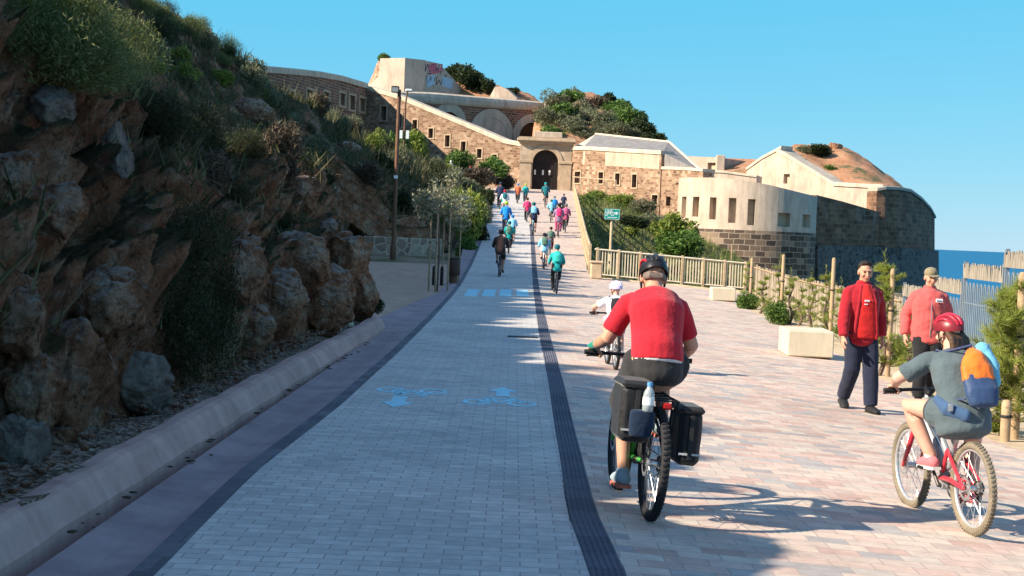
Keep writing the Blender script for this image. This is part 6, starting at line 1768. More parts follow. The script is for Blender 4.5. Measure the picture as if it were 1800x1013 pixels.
def helmet(J, parent, m_shell, m_rib, m_strap=None, scale=1.0, m_rib2=None):
    h = J['h']; M_ = J['hm']; c = J['head'] + M_ @ Vector((0, -.012, .040)) * h
    mb = MB(); n, m = 28, 9; vs = []; A, B_, C_ = .094 * h * scale, .130 * h * scale, .108 * h * scale
    for i in range(m + 1):
        t = R(lerp(2, 100, i / m))
        for k in range(n):
            a = 2 * math.pi * k / n
            p = Vector((A * math.sin(t) * math.cos(a), B_ * math.sin(t) * math.sin(a), C_ * math.cos(t)))
            if p.y < 0: p.z -= .012 * h * (i / m)
            vs.append(c + M_ @ p)
    fs = [(i * n + k, (i + 1) * n + k, (i + 1) * n + (k + 1) % n, i * n + (k + 1) % n) for i in range(m) for k in range(n)] + [tuple(range(n))]
    vi = [c + (p - c) * .86 for p in vs]; nv = len(vs)
    fs += [tuple(reversed([q + nv for q in f])) for f in fs]; L = m * n
    fs += [(L + k, L + k + nv, L + (k + 1) % n + nv, L + (k + 1) % n) for k in range(n)]
    mb.add(vs + vi, fs); ho = mb.build('helmet', m_shell, parent, smooth=True, auto=50)
    for xo in (-.075, -.042, 0, .042, .075):
        mb = MB(); pts = []
        for t in range(-80, 96, 16):
            y = math.sin(R(t)); z = math.cos(R(t)); w_ = math.sqrt(max(0, 1 - (xo / .098) ** 2))
            pts.append(c + M_ @ Vector((xo * h * scale * (.55 + .45 * z if z > 0 else .55), -y * B_ * w_ * 1.01, z * C_ * w_ * 1.03 + (.0))))
        mb.loft(pts, [(.013 * h, .010 * h)] * len(pts), side=M_ @ Vector((1, 0, 0)), n=8, cap=.5)
        if abs(xo) < .05 and m_rib2 is not None: mb.build('helmet_rib', m_rib2, ho, smooth=True)
        else: mb.build('helmet_rib', m_rib, ho, smooth=True)
    if m_strap:
        mb = MB(); q = lambda x, y, z: J['head'] + M_ @ Vector((x, y, z)) * h
        for s in (-1, 1): mb.tube([q(s * .082, .03, .03), q(s * .072, .03, -.06), q(s * .02, .04, -.115)], .006 * h, 5); mb.tube([q(s * .084, -.05, .02), q(s * .072, .03, -.06)], .006 * h, 5)
        mb.build('strap', m_strap, ho)
    return ho

# ---- the man in the red shirt -----------------------------------------------------
def place_bike(rear_px, rear_py):
    return land_at(rear_px, rear_py)
RED_P = paint('red_bike_paint', (.55, .03, .05))
GRN_P = paint('green_bike_paint', (.03, .32, .04))
p = place_bike(1139, 914)
HD1, LN1 = R(6.7), R(3.2)
G1 = bike_geo(.345, 1.06, .89, .935, .30, phi=172)
make_bike(G1, 'black and green bicycle with two rear panniers under the man in the red shirt', p, HD1, LN1, m_black if False else plain('black_bike_frame', (.025, .025, .028), .35), GRN_P, tr=.027, mrim=plain('black_rim', (.03, .03, .03), .4), rack=True)
# a green lower frame tube, as in the photo
bk = [o for o in SC.objects if o.name == 'bicycle'][0]
mb = MB(); mb.loft([G1['bb'] + Vector((-.046, .02, .03)), G1['bb'] + Vector((-.046, -.03, .22))], [.02, .018], n=10); mb.loft([G1['bb'] + Vector((-.046, -.03, .02)), Vector((-.075, .05, G1['Rw'] + .01))], [.017, .014], n=8); mb.build('chain_guard', GRN_P, bk, smooth=True, auto=50)
J = rider_pose(G1, 1.0, lean=31, head_pitch=34, head_yaw=-2, hipz=.05, elb=(.35, -.15, -.9))
J['head'] = J['neck'] + Vector((.0, .085, .085))
for q_s in 'lr': J['sh' + q_s].z -= .022; J['sh' + q_s].x *= .93
man = thing('person', 'man in a red t-shirt and dark shorts riding away with his head bowed', 'person', p); xform(man, p, HD1, LN1)
P = Prims()
pts, rad = torso_pts(J, -.006); P.limb(pts, rad, 0, side=(1, 0, 0), n=18)
head_prims(P, J, 0, 1, 2)
for q, s in (('l', -1), ('r', 1)):
    a, b = arm_pts(J, q, 1.0, 0); P.limb(a, b); fist(P, J, q, s); a, b = leg_pts(J, q, 1.0, 0); P.limb(a, b)
P.build('body', [m_skin, m_eye, m_lip], man, .0065, 3)
m_redshirt = fabric('red_tshirt_cloth', (.47, .016, .03), folds=.4)
P = Prims(); pts, rad = torso_pts(J, .020, .94, hem=.0); pts[0] = J['pel'] + Vector((0, -.004, .022)); rad[0] = (.164, .150); rad[1] = (.162, .140); pts[1] = J['pel'] + Vector((0, .008, .085)); P.limb(pts, rad, side=(1, 0, 0), n=18, cap=.15)
for q in 'lr':
    a, b = arm_pts(J, q, .38, .016); P.limb(a, b, cap=.25); P.limb([J['neck'] - J['sd'] * .03, J['sh' + q]], [.046, .040])
P.build('shirt', m_redshirt, man, .009, 6, disp=(.007, (3.2, 3, 6.5)))
P = Prims(); P.limb([J['pel'] + Vector((.0, -.008, .004)), J['pel'] + Vector((.0, .0, .04))], [(.163, .149), (.160, .140)], side=(1, 0, 0), n=18, cap=.15); P.build('waistband', fabric('white_undershirt', (.62, .62, .64)), man, .01, 3)
m_shorts = fabric('dark_grey_shorts', (.035, .033, .034))
P = Prims(); P.limb([J['pel'] + Vector((0, -.01, -.07)), J['pel'] + Vector((0, 0, .03))], [(.168, .146), (.164, .138)], side=(1, 0, 0), n=18, cap=.6)
for q in 'lr': a, b = leg_pts(J, q, .48, .034); P.limb(a, b, cap=.3)
P.build('shorts', m_shorts, man, .009, 4, disp=(.008, (7, 7, 7)))
m_sh1 = fabric('grey_blue_shoe', (.28, .36, .40)); m_sole1 = plain('coral_sole', (.60, .16, .11), .7)
for q in 'lr': shoe(J, q, m_sh1, m_sole1, man)
helmet(J, man, plain('black_helmet_shell', (.018, .018, .02), .35), plain('red_helmet_ribs', (.42, .02, .03), .3), m_black, m_rib2=plain('glossy_black_rib', (.03, .03, .032), .3))
P = Prims(); q_ = lambda x, y, z: J['head'] + J['hm'] @ Vector((x, y, z)); P.limb([q_(-.062, -.045, -.01), q_(-.04, -.082, -.02), q_(.04, -.082, -.02), q_(.062, -.045, -.01)], [(.03, .016)] * 4, side=J['hm'] @ Vector((0, 0, 1))); P.build('hair', plain('short_grey_hair', (.16, .12, .10), .7, var=.4, scale=70), man, .006, 1)
# teal glove cuff on the left hand
P = Prims(); w_, g_ = J['wrl'], J['grl']; P.limb([w_.lerp(J['ell'], .12), w_, w_.lerp(g_ + Vector((0, 0, .03)), .5), g_ + Vector((0, 0, .042))], [(.036, .032), (.036, .030), (.044, .026), (.050, .020)], side=(1, 0, 0)); P.build('glove', fabric('teal_glove', (.01, .22, .16)), man, .006, 2)
P = Prims(); w_, g_ = J['wrr'], J['grr']; P.limb([w_, w_.lerp(g_ + Vector((0, 0, .03)), .5), g_ + Vector((0, 0, .042))], [(.034, .028), (.044, .026), (.050, .020)], side=(1, 0, 0)); P.build('glove', fabric('black_glove', (.02, .02, .022)), man, .006, 2)
# panniers: hang on the rack, separate bags
m_pan = fabric('black_pannier_cloth', (.016, .016, .018), .55); m_panr = plain('pale_reflective_strip', (.5, .5, .5), .4)
def pannier(x, y, z, size, label, tilt=0.0, strip=True):
    o = thing('pannier_bag', label, 'pannier', p); xform(o, p, HD1, LN1)
    P = Prims(); sx, sy, sz = size; P.limb([(x, y, z - sz / 2 + .03), (x, y, z), (x, y, z + sz / 2 - .04)], [(sy * .47, sx * .46), (sy * .52, sx * .52), (sy * .5, sx * .46)], side=(0, 1, 0), n=20, cap=.5)
    mb = P.mb; mb.box((x, y, z), (sx, sy, sz), bev=.03); P.build('bag', m_pan, o, .009, 2, disp=(.006, (9, 9, 6)))
    mb = MB(); mb.box((x, y - .01, z + sz / 2 + .005), (sx * 1.05, sy * 1.03, .05), bev=.02); fl = mb.build('flap', m_pan, o, smooth=True, auto=40)
    mb = MB(); mb.box((x, y - sy / 2 - .012, z + .01), (.025, .012, sz * .8)); mb.build('buckle_strap', m_rubber, o)
    if strip: mb = MB(); mb.box((x, y - sy / 2 - .008, z - sz * .28), (sx * .9, .008, .012)); mb.build('reflective_strip', m_panr, o)
    return o
pannier(-.175, -.02, .655, (.19, .31, .34), 'black pannier with a blue pocket hanging on the left of the rear wheel')
pannier(.175, .0, .53, (.145, .29, .33), 'plain black pannier hanging on the right of the rear wheel')
bt = thing('water_bottle', 'clear water bottle standing in the left pannier pocket', 'bottle', p); xform(bt, p, HD1, LN1)
mb = MB(); c = Vector((-.115, -.20, .02)); mb.loft([c + Vector((0, 0, z)) for z in (.66, .665, .70, .76, .78, .80, .815)], [.028, .034, .033, .034, .028, .016, .014], n=16, cap=.2); 
t = NT('clear_plastic'); t.b.inputs['Transmission Weight'].default_value = .6; t.out((.75, .85, .9), .12, 0, .5); mb.build('bottle', t.m, bt, smooth=True)
mb = MB(); mb.cyl(c + Vector((0, 0, .812)), c + Vector((0, 0, .835)), .017, n=14); mb.build('cap', plain('blue_cap', (.1, .3, .6), .5), bt)
mb = MB(); mb.cyl(c + Vector((0, 0, .70)), c + Vector((0, 0, .745)), .0352, n=18); mb.build('bottle_label', m_white, bt)
pk = [o for o in SC.objects if o.name == 'pannier_bag'][0]
P = Prims(); P.limb([(-.145, -.185, .53), (-.142, -.19, .60), (-.140, -.19, .675)], [(.07, .028), (.078, .032), (.078, .034)], side=(1, 0, 0), cap=.4); P.build('pocket', fabric('dark_blue_pocket', (.012, .025, .055)), pk, .008, 2)

# ---- the girl with the orange drawstring bag ----------------------------------------
pg = land_at(1708, 940); HD2, LN2 = R(9), R(-1.5)
G2 = bike_geo(.30, .96, .70, .86, .27, phi=38, crank=.15)
make_bike(G2, 'red and silver full suspension bicycle ridden by the girl with the orange bag', pg, HD2, LN2, m_alu if False else plain('silver_bike_frame', (.42, .44, .46), .35, .4), RED_P, mt=m_tan_tyre, tr=.025, mrim=plain('silver_rim', (.6, .6, .6), .35, .6), rear_susp=True)
JG = rider_pose(G2, .86, lean=28, head_pitch=8, head_yaw=24, hipz=.07, knee_out=.10, elb=(.9, -.2, -.35))
girl = thing('person', 'girl in a dark grey t-shirt and red helmet riding away on the right', 'person', pg); xform(girl, pg, HD2, LN2)
P = Prims(); pts, rad = torso_pts(JG, -.006); P.limb(pts, rad, 0, side=(1, 0, 0), n=18); head_prims(P, JG, 0, 1, 2)
for q, s in (('l', -1), ('r', 1)):
    a, b = arm_pts(JG, q, 1.0, 0.003); P.limb(a, b); fist(P, JG, q, s); a, b = leg_pts(JG, q, 1.0, .010); P.limb(a, b)
P.build('body', [m_skin2, m_eye, m_lip], girl, .0065, 3)
m_greytee = fabric('slate_grey_tshirt', (.085, .115, .13), folds=.5)
P = Prims(); pts, rad = torso_pts(JG, .024, wide=1.06, hem=.13); rad[0] = (rad[0][0] * 1.14, rad[0][1] * 1.35); rad[1] = (rad[1][0] * 1.12, rad[1][1] * 1.25); P.limb(pts, rad, side=(1, 0, 0), n=18, cap=.35)
for q in 'lr':
    a, b = arm_pts(JG, q, .38, .024); P.limb(a, b, cap=.25); P.limb([JG['neck'] - JG['sd'] * .03, JG['sh' + q]], [.052, .05])
    a, b = leg_pts(JG, q, .16, .040); P.limb(a, b, cap=.4)
P.build('shirt', m_greytee, girl, .009, 5, disp=(.012, (7, 6, 9)))
P = Prims(); P.limb([JG['pel'] + Vector((0, -.01, -.07)), JG['pel'] + Vector((0, 0, .03))], [(.165, .14), (.16, .125)], side=(1, 0, 0), n=18, cap=.6)
for q in 'lr': a, b = leg_pts(JG, q, .22, .026); P.limb(a, b, cap=.3)
P.build('shorts', fabric('dark_shorts', (.05, .06, .065)), girl, .009, 4)
for q in 'lr': shoe(JG, q, fabric('pink_trainer', (.60, .17, .19)), plain('white_sole', (.7, .7, .68), .6), girl, fabric('white_sock', (.72, .72, .70)))
helmet(JG, girl, plain('dark_red_helmet', (.20, .02, .03), .35), plain('bright_red_ribs', (.55, .03, .06), .3), m_black)
P = Prims(); q_ = lambda x, y, z: JG['head'] + JG['hm'] @ Vector((x, y, z)) * .86
for k in range(9):
    x = -.065 + k * .0165; P.limb([q_(x, -.055, .0), q_(x * 1.15, -.10, -.06), q_(x * 1.25 + .006 * math.sin(k * 2.1), -.115, -.13), q_(x * 1.2, -.10 - .012 * math.sin(k), -.20 - .02 * math.sin(k * 1.7))], [.022, .024, .022, .010], n=8)
P.build('hair', m_hair_b, girl, .007, 2, disp=(.006, (30, 30, 6)))
# drawstring bag on her back
bag = thing('drawstring_bag', 'orange and navy drawstring bag on the girl\'s back', 'bag', pg); xform(bag, pg, HD2, LN2)
th = R(28); sd_ = Vector((0, math.sin(th), math.cos(th))); bkv = Vector((0, -math.cos(th), math.sin(th))); base = JG['pel'] + bkv * .215 + sd_ * .02 + Vector((.05, 0, 0))
P = Prims(); P.limb([base + sd_ * .13, base + sd_ * .21 + bkv * .008, base + sd_ * .29, base + sd_ * .345 - bkv * .02], [(.108, .048), (.106, .052), (.078, .042), (.032, .026)], side=(1, 0, 0), n=18, cap=.4)
P.build('upper_cloth', fabric('bright_orange_nylon', (.80, .17, .02), .5), bag, .008, 4, disp=(.014, (10, 8, 5)))
P = Prims(); P.limb([base - sd_ * .035, base + sd_ * .05 + bkv * .012, base + sd_ * .15], [(.098, .042), (.112, .054), (.111, .050)], side=(1, 0, 0), n=18, cap=.5); P.build('lower_cloth', fabric('navy_nylon', (.03, .06, .14), .5), bag, .008, 3, disp=(.008, (10, 8, 8)))
for s in (-1, 1):
    mb = MB(); sh = JG['sh' + ('l' if s < 0 else 'r')]; inn = sh.lerp(JG['upc'], .4)
    mb.tube([base + sd_ * .38, inn + bkv * .085 + sd_ * .02, inn + sd_ * .075, inn - bkv * .10, inn - bkv * .115 - sd_ * .17, base - bkv * .16 + Vector((s * .14, 0, 0)) + sd_ * .06, base + Vector((s * .12, 0, 0)) - sd_ * .0], .007, 6); mb.build('cord', fabric('navy_cord', (.05, .07, .16)), bag)
jk = thing('jacket', 'pale blue jacket stuffed behind the orange bag on the girl\'s back', 'jacket', pg); xform(jk, pg, HD2, LN2)
P = Prims(); P.limb([base + sd_ * .10 + Vector((.125, .05, 0)), base + sd_ * .22 + Vector((.13, .05, 0)), base + sd_ * .34 + Vector((.08, .04, 0))], [(.035, .04), (.045, .05), (.055, .045)], n=14); P.build('cloth', fabric('pale_blue_nylon', (.16, .45, .60)), jk, .009, 3, disp=(.014, (12, 12, 8)))
wb_ = thing('waist_bag', 'blue waist bag slung at the girl\'s left hip under the orange bag', 'bag', pg); xform(wb_, pg, HD2, LN2)
P = Prims(); c = JG['waist'] + Vector((-.15, -.12, -.10)); P.limb([c + Vector((-.03, .10, .06)), c, c + Vector((.10, -.08, -.03))], [(.03, .02), (.05, .035), (.045, .03)], side=(0, 0, 1)); P.build('pouch', fabric('blue_pouch', (.05, .10, .20)), wb_, .008, 2)
mb = MB(); mb.box(c + Vector((-.0, -.06, .02)), (.035, .02, .05), bev=.006); mb.build('buckle', m_alu, wb_)

# ---- child with the lilac cap helmet ------------------------------------------------
pc = land_at(1082, 650); HD3 = R(4)
G3 = bike_geo(.26, .82, .55, .70, .24, phi=20, crank=.12)
make_bike(G3, 'small white and black bicycle of the child in the lilac helmet', pc, HD3, 0, plain('white_bike_paint', (.6, .6, .62), .3), tr=.022)
JC = rider_pose(G3, .70, lean=24, head_pitch=6, head_yaw=38, hipz=.07, elb=(.9, -.2, -.4))
ch = thing('person', 'small child in a lilac helmet and white shirt riding just ahead of the red shirt', 'person', pc); xform(ch, pc, HD3)
P = Prims(); pts, rad = torso_pts(JC, -.006); P.limb(pts, rad, 0, side=(1, 0, 0), n=16); head_prims(P, JC, 0, 1, 2)
for q, s in (('l', -1), ('r', 1)):
    a, b = arm_pts(JC, q, 1.0, 0.004); P.limb(a, b); fist(P, JC, q, s); a, b = leg_pts(JC, q, 1.0, .004); P.limb(a, b)
P.build('body', [m_skin2, m_eye, m_lip], ch, .007, 2)
P = Prims(); pts, rad = torso_pts(JC, .022, hem=.07); P.limb(pts, rad, side=(1, 0, 0), n=16, cap=.4)
for q in 'lr': a, b = arm_pts(JC, q, .3, .024); P.limb(a, b, cap=.3)
P.build('shirt', fabric('white_tshirt', (.70, .68, .72)), ch, .009, 3, disp=(.008, (9, 9, 9)))
P = Prims(); P.limb([JC['pel'] + Vector((0, 0, -.06)), JC['pel'] + Vector((0, 0, .03))], [(.13, .11), (.13, .10)], side=(1, 0, 0), cap=.5)
for q in 'lr': a, b = leg_pts(JC, q, .40, .022); P.limb(a, b, cap=.3)
P.build('shorts', fabric('pale_pink_shorts', (.5, .32, .38)), ch, .009, 3)
for q in 'lr': shoe(JC, q, fabric('red_trainer', (.5, .05, .07)), plain('white_sole', (.7, .7, .68), .6), ch, fabric('white_sock', (.72, .72, .70)))
helmet(JC, ch, plain('lilac_helmet_shell', (.52, .46, .72), .35), plain('pale_lilac_ribs', (.62, .58, .80), .35), m_black, 1.12)
bp = thing('backpack', 'small black backpack worn by the child in the lilac helmet', 'backpack', pc); xform(bp, pc, HD3)
th = R(24); sd_ = Vector((0, math.sin(th), math.cos(th))); bkv = Vector((0, -math.cos(th), math.sin(th))); base = JC['pel'] + bkv * .16
P = Prims(); P.limb([base + sd_ * .07, base + sd_ * .17 + bkv * .01, base + sd_ * .26], [(.085, .045), (.095, .06), (.08, .045)], side=(1, 0, 0), cap=.5); P.build('bag', fabric('black_nylon', (.02, .02, .025)), bp, .008, 2)
for s, q in ((-1, 'l'), (1, 'r')):
    mb = MB(); inn = JC['sh' + q].lerp(JC['upc'], .35); mb.tube([base + sd_ * .25 + Vector((s * .05, 0, 0)), inn + sd_ * .06, inn - bkv * .085, inn - bkv * .08 - sd_ * .13, base + Vector((s * .085, 0, 0)) + sd_ * .08], .011, 6); mb.build('shoulder_strap', m_rubber, bp)

# ---- walkers -----------------------------------------------------------------------
def walk_pose(h=1.0, stride=.24, swing=.14, lead='l', arm_out=.06, head_yaw=0, head_pitch=4, lift=.06):
    V = Vector; J = {'h': h, 'sd': V((0, .04, 1)).normalized(), 'side': V((1, 0, 0))}
    J['pel'] = V((0, 0, .93 * h)); J['waist'] = V((0, .005, 1.10 * h)); J['chest'] = V((0, .015, 1.28 * h)); J['upc'] = V((0, .005, 1.40 * h)); J['neck'] = V((0, .01, 1.47 * h))
    for s, q in ((-1, 'l'), (1, 'r')):
        f = 1 if q == lead else -1
        J['sh' + q] = V((s * .170 * h, -.005, 1.372 * h)); J['hp' + q] = V((s * .09 * h, 0, .92 * h))
        an = V((s * .095 * h, f * stride * h - .03, (.085 if f > 0 else .085 + lift) * h)); J['kn' + q], J['an' + q] = ik(J['hp' + q], an, .43 * h, .42 * h, (0, 1, 0)); J['toe' + q] = an + V((s * .02, .15 * h, -.06 * h if f > 0 else -.11 * h))
        wr = V((s * (.185 + arm_out + .04) * h, -f * swing * h + .05, .87 * h)); J['el' + q], J['wr' + q] = ik(J['sh' + q], wr, .29 * h, .26 * h, (s * .5, -1, 0))
    set_head(J, head_pitch, head_yaw, 0, (0, .02, .145)); return J
def walker(px, py, rotz, h, label, m_sk, m_top, m_leg, m_shoe, lead, jacket_open=None, cap=None, hair=None, badge=None, Y=None, build=1.0, **kw):
    p = land_at(px, py) if Y is None else Vector((at(px, py, Y).x, Y, zpave(at(px, py, Y).x, Y)))
    o = thing('person', label, 'person', p); xform(o, p, rotz); J = walk_pose(h, lead=lead, **kw)
    P = Prims(); pts, rad = torso_pts(J, -.006, build); P.limb(pts, rad, 0, side=(1, 0, 0), n=18); head_prims(P, J, 0, 1, 2)
    for q, s in (('l', -1), ('r', 1)):
        a, b = arm_pts(J, q, 1.0, 0); P.limb(a, b); d = J['wr' + q] - J['el' + q]; relaxed_hand(P, J['wr' + q], d, (0, 1, .25), (-s, 0, 0), h); a, b = leg_pts(J, q, 1.0, 0); P.limb(a, b)
    P.build('body', [m_sk, m_eye, m_lip], o, .006, 2)
    P = Prims(); pts, rad = torso_pts(J, .034, build, hem=.13, belly=.02 if build > 1 else 0); rad[0] = (rad[0][0] * 1.06, rad[0][1] * 1.1); P.limb(pts, rad, side=(1, 0, 0), n=18, cap=.3)
    for q in 'lr': a, b = arm_pts(J, q, .97, .024); P.limb(a, b, cap=.3); P.limb([J['neck'] - J['sd'] * .015, J['neck'].lerp(J['sh' + q], .5) + Vector((0, 0, -.005)), J['sh' + q]], [.054, .056, .064])
    P.limb([J['neck'] - J['sd'] * .05, J['neck'] + J['sd'] * .035 + Vector((0, -.01, 0))], [(.088 * h, .082 * h), (.078 * h, .074 * h)], side=(1, 0, 0), cap=.2)
    jo = P.build('jacket', m_top, o, .009, 4, disp=(.012, (7, 7, 8)))
    front = [J['neck'] + Vector((0, .068, .0)), J['upc'] + Vector((0, .108, -.02)), J['chest'] + Vector((0, .143, 0)), J['waist'] + Vector((0, .146 + (.03 if build > 1 else 0), 0)), J['pel'] + Vector((0, .146, .02)), J['pel'] + Vector((0, .144, -.07))]
    if jacket_open:
        P = Prims(); P.limb(front, [(.035, .02), (.060, .022), (.082, .022), (.100, .022), (.112, .022), (.114, .02)], side=(1, 0, 0), cap=.1); P.build('shirt', jacket_open, o, .008, 3, disp=(.006, (5, 5, 9)))
        for s in (-1, 1):
            P = Prims(); P.limb([f + Vector((s * w_, -.004, -.01)) for f, w_ in zip(front, (.052, .076, .098, .116, .128, .130))], [(.022, .020)] * 6, side=(1, 0, 0), cap=.4); P.build('jacket_edge', m_top, jo, .008, 2)
        mb = MB(); mb.box(J['chest'] + Vector((.02, .168, .01)), (.06, .004, .02)); mb.box(J['chest'] + Vector((.03, .168, -.03)), (.04, .004, .012)); mb.build('shirt_print', m_white, o)
    else:
        mb = MB(); mb.tube([f + Vector((0, .012, 0)) for f in front], .006, 6); mb.build('zip', m_alu, jo)
    P = Prims(); P.limb([J['pel'] + Vector((0, 0, -.07)), J['pel'] + Vector((0, 0, .06))], [(.165 * build, .125), (.165 * build, .125)], side=(1, 0, 0), n=18, cap=.6)
    for q in 'lr': a, b = leg_pts(J, q, 1.0, .018, (.092, .082, .070, .066, .058)); P.limb(a, b, cap=.15)
    P.build('trousers', m_leg, o, .009, 3, disp=(.009, (8, 8, 6)))
    for q in 'lr': shoe(J, q, m_shoe, plain('dark_sole', (.05, .05, .05), .8), o)
    M_ = J['hm']; q_ = lambda x, y, z: J['head'] + M_ @ Vector((x, y, z)) * h
    if hair:
        P = Prims(); P.ball(q_(0, -.030, .060), (.080 * h, .090 * h, .074 * h), 0, M_); P.limb([q_(-.045, .045, .100), q_(0, .055, .110), q_(.045, .045, .100)], [.020, .023, .020]); P.limb([q_(0, -.06, .03), q_(0, -.075, -.04)], [(.065, .04), (.05, .025)], side=(1, 0, 0)); P.build('hair', hair, o, .006, 1, disp=(.004, (30, 30, 30)))
    if cap:
        P = Prims(); P.ball(q_(0, -.012, .062), (.086 * h, .104 * h, .076 * h), 0, M_); co_ = P.build('cap', cap, o, .006, 2)
        mb = MB(); n = 12; vs = [q_(.075 * math.cos(R(a)), .07 + .085 * math.sin(R(a)), .046 - .018 * math.sin(R(a))) for a in range(0, 181, 15)]; vs += [v + M_ @ Vector((0, 0, -.006)) for v in vs]; k = len(vs) // 2
        mb.add(vs, [tuple(range(k)), tuple(reversed(range(k, 2 * k)))] + [(i, i + k, (i + 1) % k + k, (i + 1) % k) for i in range(k)]); mb.build('peak', cap, co_)
    if badge:
        mb = MB(); mb.box(J['chest'] + Vector((-.09, .158, .05)), (.085, .012, .045), bev=.003); bo = mb.build('badge', m_white, jo); mb = MB(); mb.box(J['chest'] + Vector((-.09, .166, .046)), (.06, .003, .015)); mb.build('badge_print', plain('navy_print', (.03, .06, .2), .6), bo)
    return o, J, p
m_navy = fabric('navy_trousers', (.018, .022, .045)); m_blk = fabric('black_trousers', (.016, .016, .018)); m_bshoe = plain('black_shoe', (.02, .02, .022), .5)
walker(1507, 722, R(188), .985, 'man in a dark red open jacket and navy trousers walking towards the camera', m_skin, fabric('dark_red_jacket', (.33, .012, .022)), m_navy, m_bshoe, 'l', jacket_open=fabric('bright_red_shirt', (.62, .02, .02)), hair=m_hair_d, head_yaw=-5, stride=.19, swing=.13)
walker(1624, 708, R(176), .985, 'man in a khaki cap and salmon red jacket walking behind the girl', m_skin, fabric('salmon_red_jacket', (.56, .10, .095)), m_blk, m_bshoe, 'r', cap=fabric('khaki_cap', (.22, .18, .11)), badge=True, build=1.12, stride=.13, swing=.05, head_yaw=6)

# ---- distant riders ------------------------------------------------------------------
def far_bike_mesh(G, var):
    mb = MB(); V = Vector; Rw = G['Rw']; bb, st, ht, hb, ra, fa, sp = (G[q] for q in ('bb', 'st', 'ht', 'hb', 'ra', 'fa', 'sp'))
    for c in (ra, fa): mb.torus(c, (1, 0, 0), Rw - .024, .024, n=28, m=6, mi=1); mb.torus(c, (1, 0, 0), Rw - .056, .009, n=24, m=5, mi=2); mb.cyl(c + V((-.05, 0, 0)), c + V((.05, 0, 0)), .02, n=6, mi=2)
    for c in (ra, fa):
        for i in range(12): a = i * math.pi / 6; mb.cyl(c, c + V((0, (Rw - .05) * math.cos(a), (Rw - .05) * math.sin(a))), .0025, n=3, mi=2)
    for a, b, r_ in ((st, ht, .02), (bb, hb, .024), (bb, st, .02), (hb, ht, .022)): mb.cyl(a, b, r_, n=7)
    for s in (-1, 1): mb.cyl(bb + V((s * .03, 0, 0)), ra + V((s * .06, 0, 0)), .012, n=5); mb.cyl(st, ra + V((s * .06, 0, 0)), .01, n=5); mb.cyl(hb + V((s * .055, 0, -.05)), fa + V((s * .055, 0, 0)), .016, n=6)
    mb.cyl(V((-G['gw'] - .05, G['grip'].y, G['bar'])), V((G['gw'] + .05, G['grip'].y, G['bar'])), .015, n=6, mi=1); mb.cyl(ht, V((0, ht.y, G['bar'])), .016, n=6, mi=1); mb.cyl(st, sp, .014, n=6, mi=2)
    mb.loft([sp + V((0, -.13, 0)), sp, sp + V((0, .13, -.01))], [(.07, .03), (.05, .025), (.02, .02)], side=(1, 0, 0), n=8, mi=1)
    mb.cyl(bb, G['pl'], .012, n=5, mi=1); mb.cyl(bb, G['pr'], .012, n=5, mi=1)
    for p_ in (G['pl'], G['pr']): mb.box(p_, (.09, .07, .02), mi=1)
    o = mb.build('bicycle', [m_chain, m_tyre, m_alu]); me = o.data; bpy.data.objects.remove(o); return me
FB, FP = [], []
for v, (phi, ln, yw) in enumerate(((165, 26, 6), (25, 32, -10), (95, 22, 3))):
    G = bike_geo(.335, 1.03, .86, .96, .235, phi=phi); FB.append(far_bike_mesh(G, v)); J = rider_pose(G, .96, lean=ln, head_pitch=8, head_yaw=yw, hipz=.06, elb=(.3, -.2, -.9))
    P = Prims(); pts, rad = torso_pts(J, .022); P.limb(pts, rad, 1, side=(1, 0, 0), n=14); head_prims(P, J, 0)
    hc = J['head'] + Vector((0, -.01, .055)); P.ball(hc, (.10, .132, .096), 4, J['hm'])
    for q, s in (('l', -1), ('r', 1)):
        a, b = arm_pts(J, q, .62 if v == 2 else .95, .018); P.limb(a, b, 1); P.limb([J['el' + q], J['wr' + q], J['gr' + q]], [.042, .032, .036], 0)
        a, b = leg_pts(J, q, 1.0 if v != 1 else .45, .018); P.limb(a, b, 2)
        if v == 1: a, b = leg_pts(J, q, 1.0, 0); P.limb(a[2:], b[2:], 0)
        P.limb([J['an' + q] + Vector((0, -.05, -.04)), J['toe' + q]], [.042, .036], 3)
    tmp = P.build('body', [m_skin, m_redshirt, m_blk, m_bshoe, m_black], None, .016, 2); FP.append((tmp.data, J)); bpy.data.objects.remove(tmp)
def far_pack_mesh(J, big=1.0):
    th = math.atan2(J['sd'].y, J['sd'].z); sd_ = J['sd']; bkv = Vector((0, -sd_.z, sd_.y)); base = J['pel'] + bkv * .2
    P = Prims(); P.limb([base + sd_ * .08, base + sd_ * .25 + bkv * .02, base + sd_ * .42], [(.13 * big, .06), (.15 * big, .09), (.12 * big, .06)], side=(1, 0, 0), cap=.5); t = P.build('backpack', m_blk, None, .015, 2); me = t.data; bpy.data.objects.remove(t); return me
FK = [far_pack_mesh(J) for _, J in FP]
def col(nm, c): return fabric('far_' + nm, c)
C = dict(teal=col('teal', (.01, .34, .34)), blue=col('blue', (.01, .22, .62)), ltblue=col('light_blue', (.22, .52, .70)), navy=col('navy', (.02, .03, .075)), black=col('black', (.018, .018, .02)), brown=col('dark_brown', (.045, .025, .022)), pink=col('pink', (.52, .10, .22)), hot=col('hot_pink', (.72, .04, .16)), orange=col('orange', (.66, .14, .06)), white=col('white', (.7, .7, .7)), grey=col('grey', (.14, .15, .16)), dteal=col('dark_teal', (.01, .13, .16)), lime=col('lime', (.36, .55, .05)), red=col('red', (.5, .02, .03)), lilac=col('lilac', (.26, .19, .32)), maroon=col('maroon', (.16, .015, .02)), green=col('sage', (.08, .16, .12)), mint=col('mint', (.03, .45, .40)))
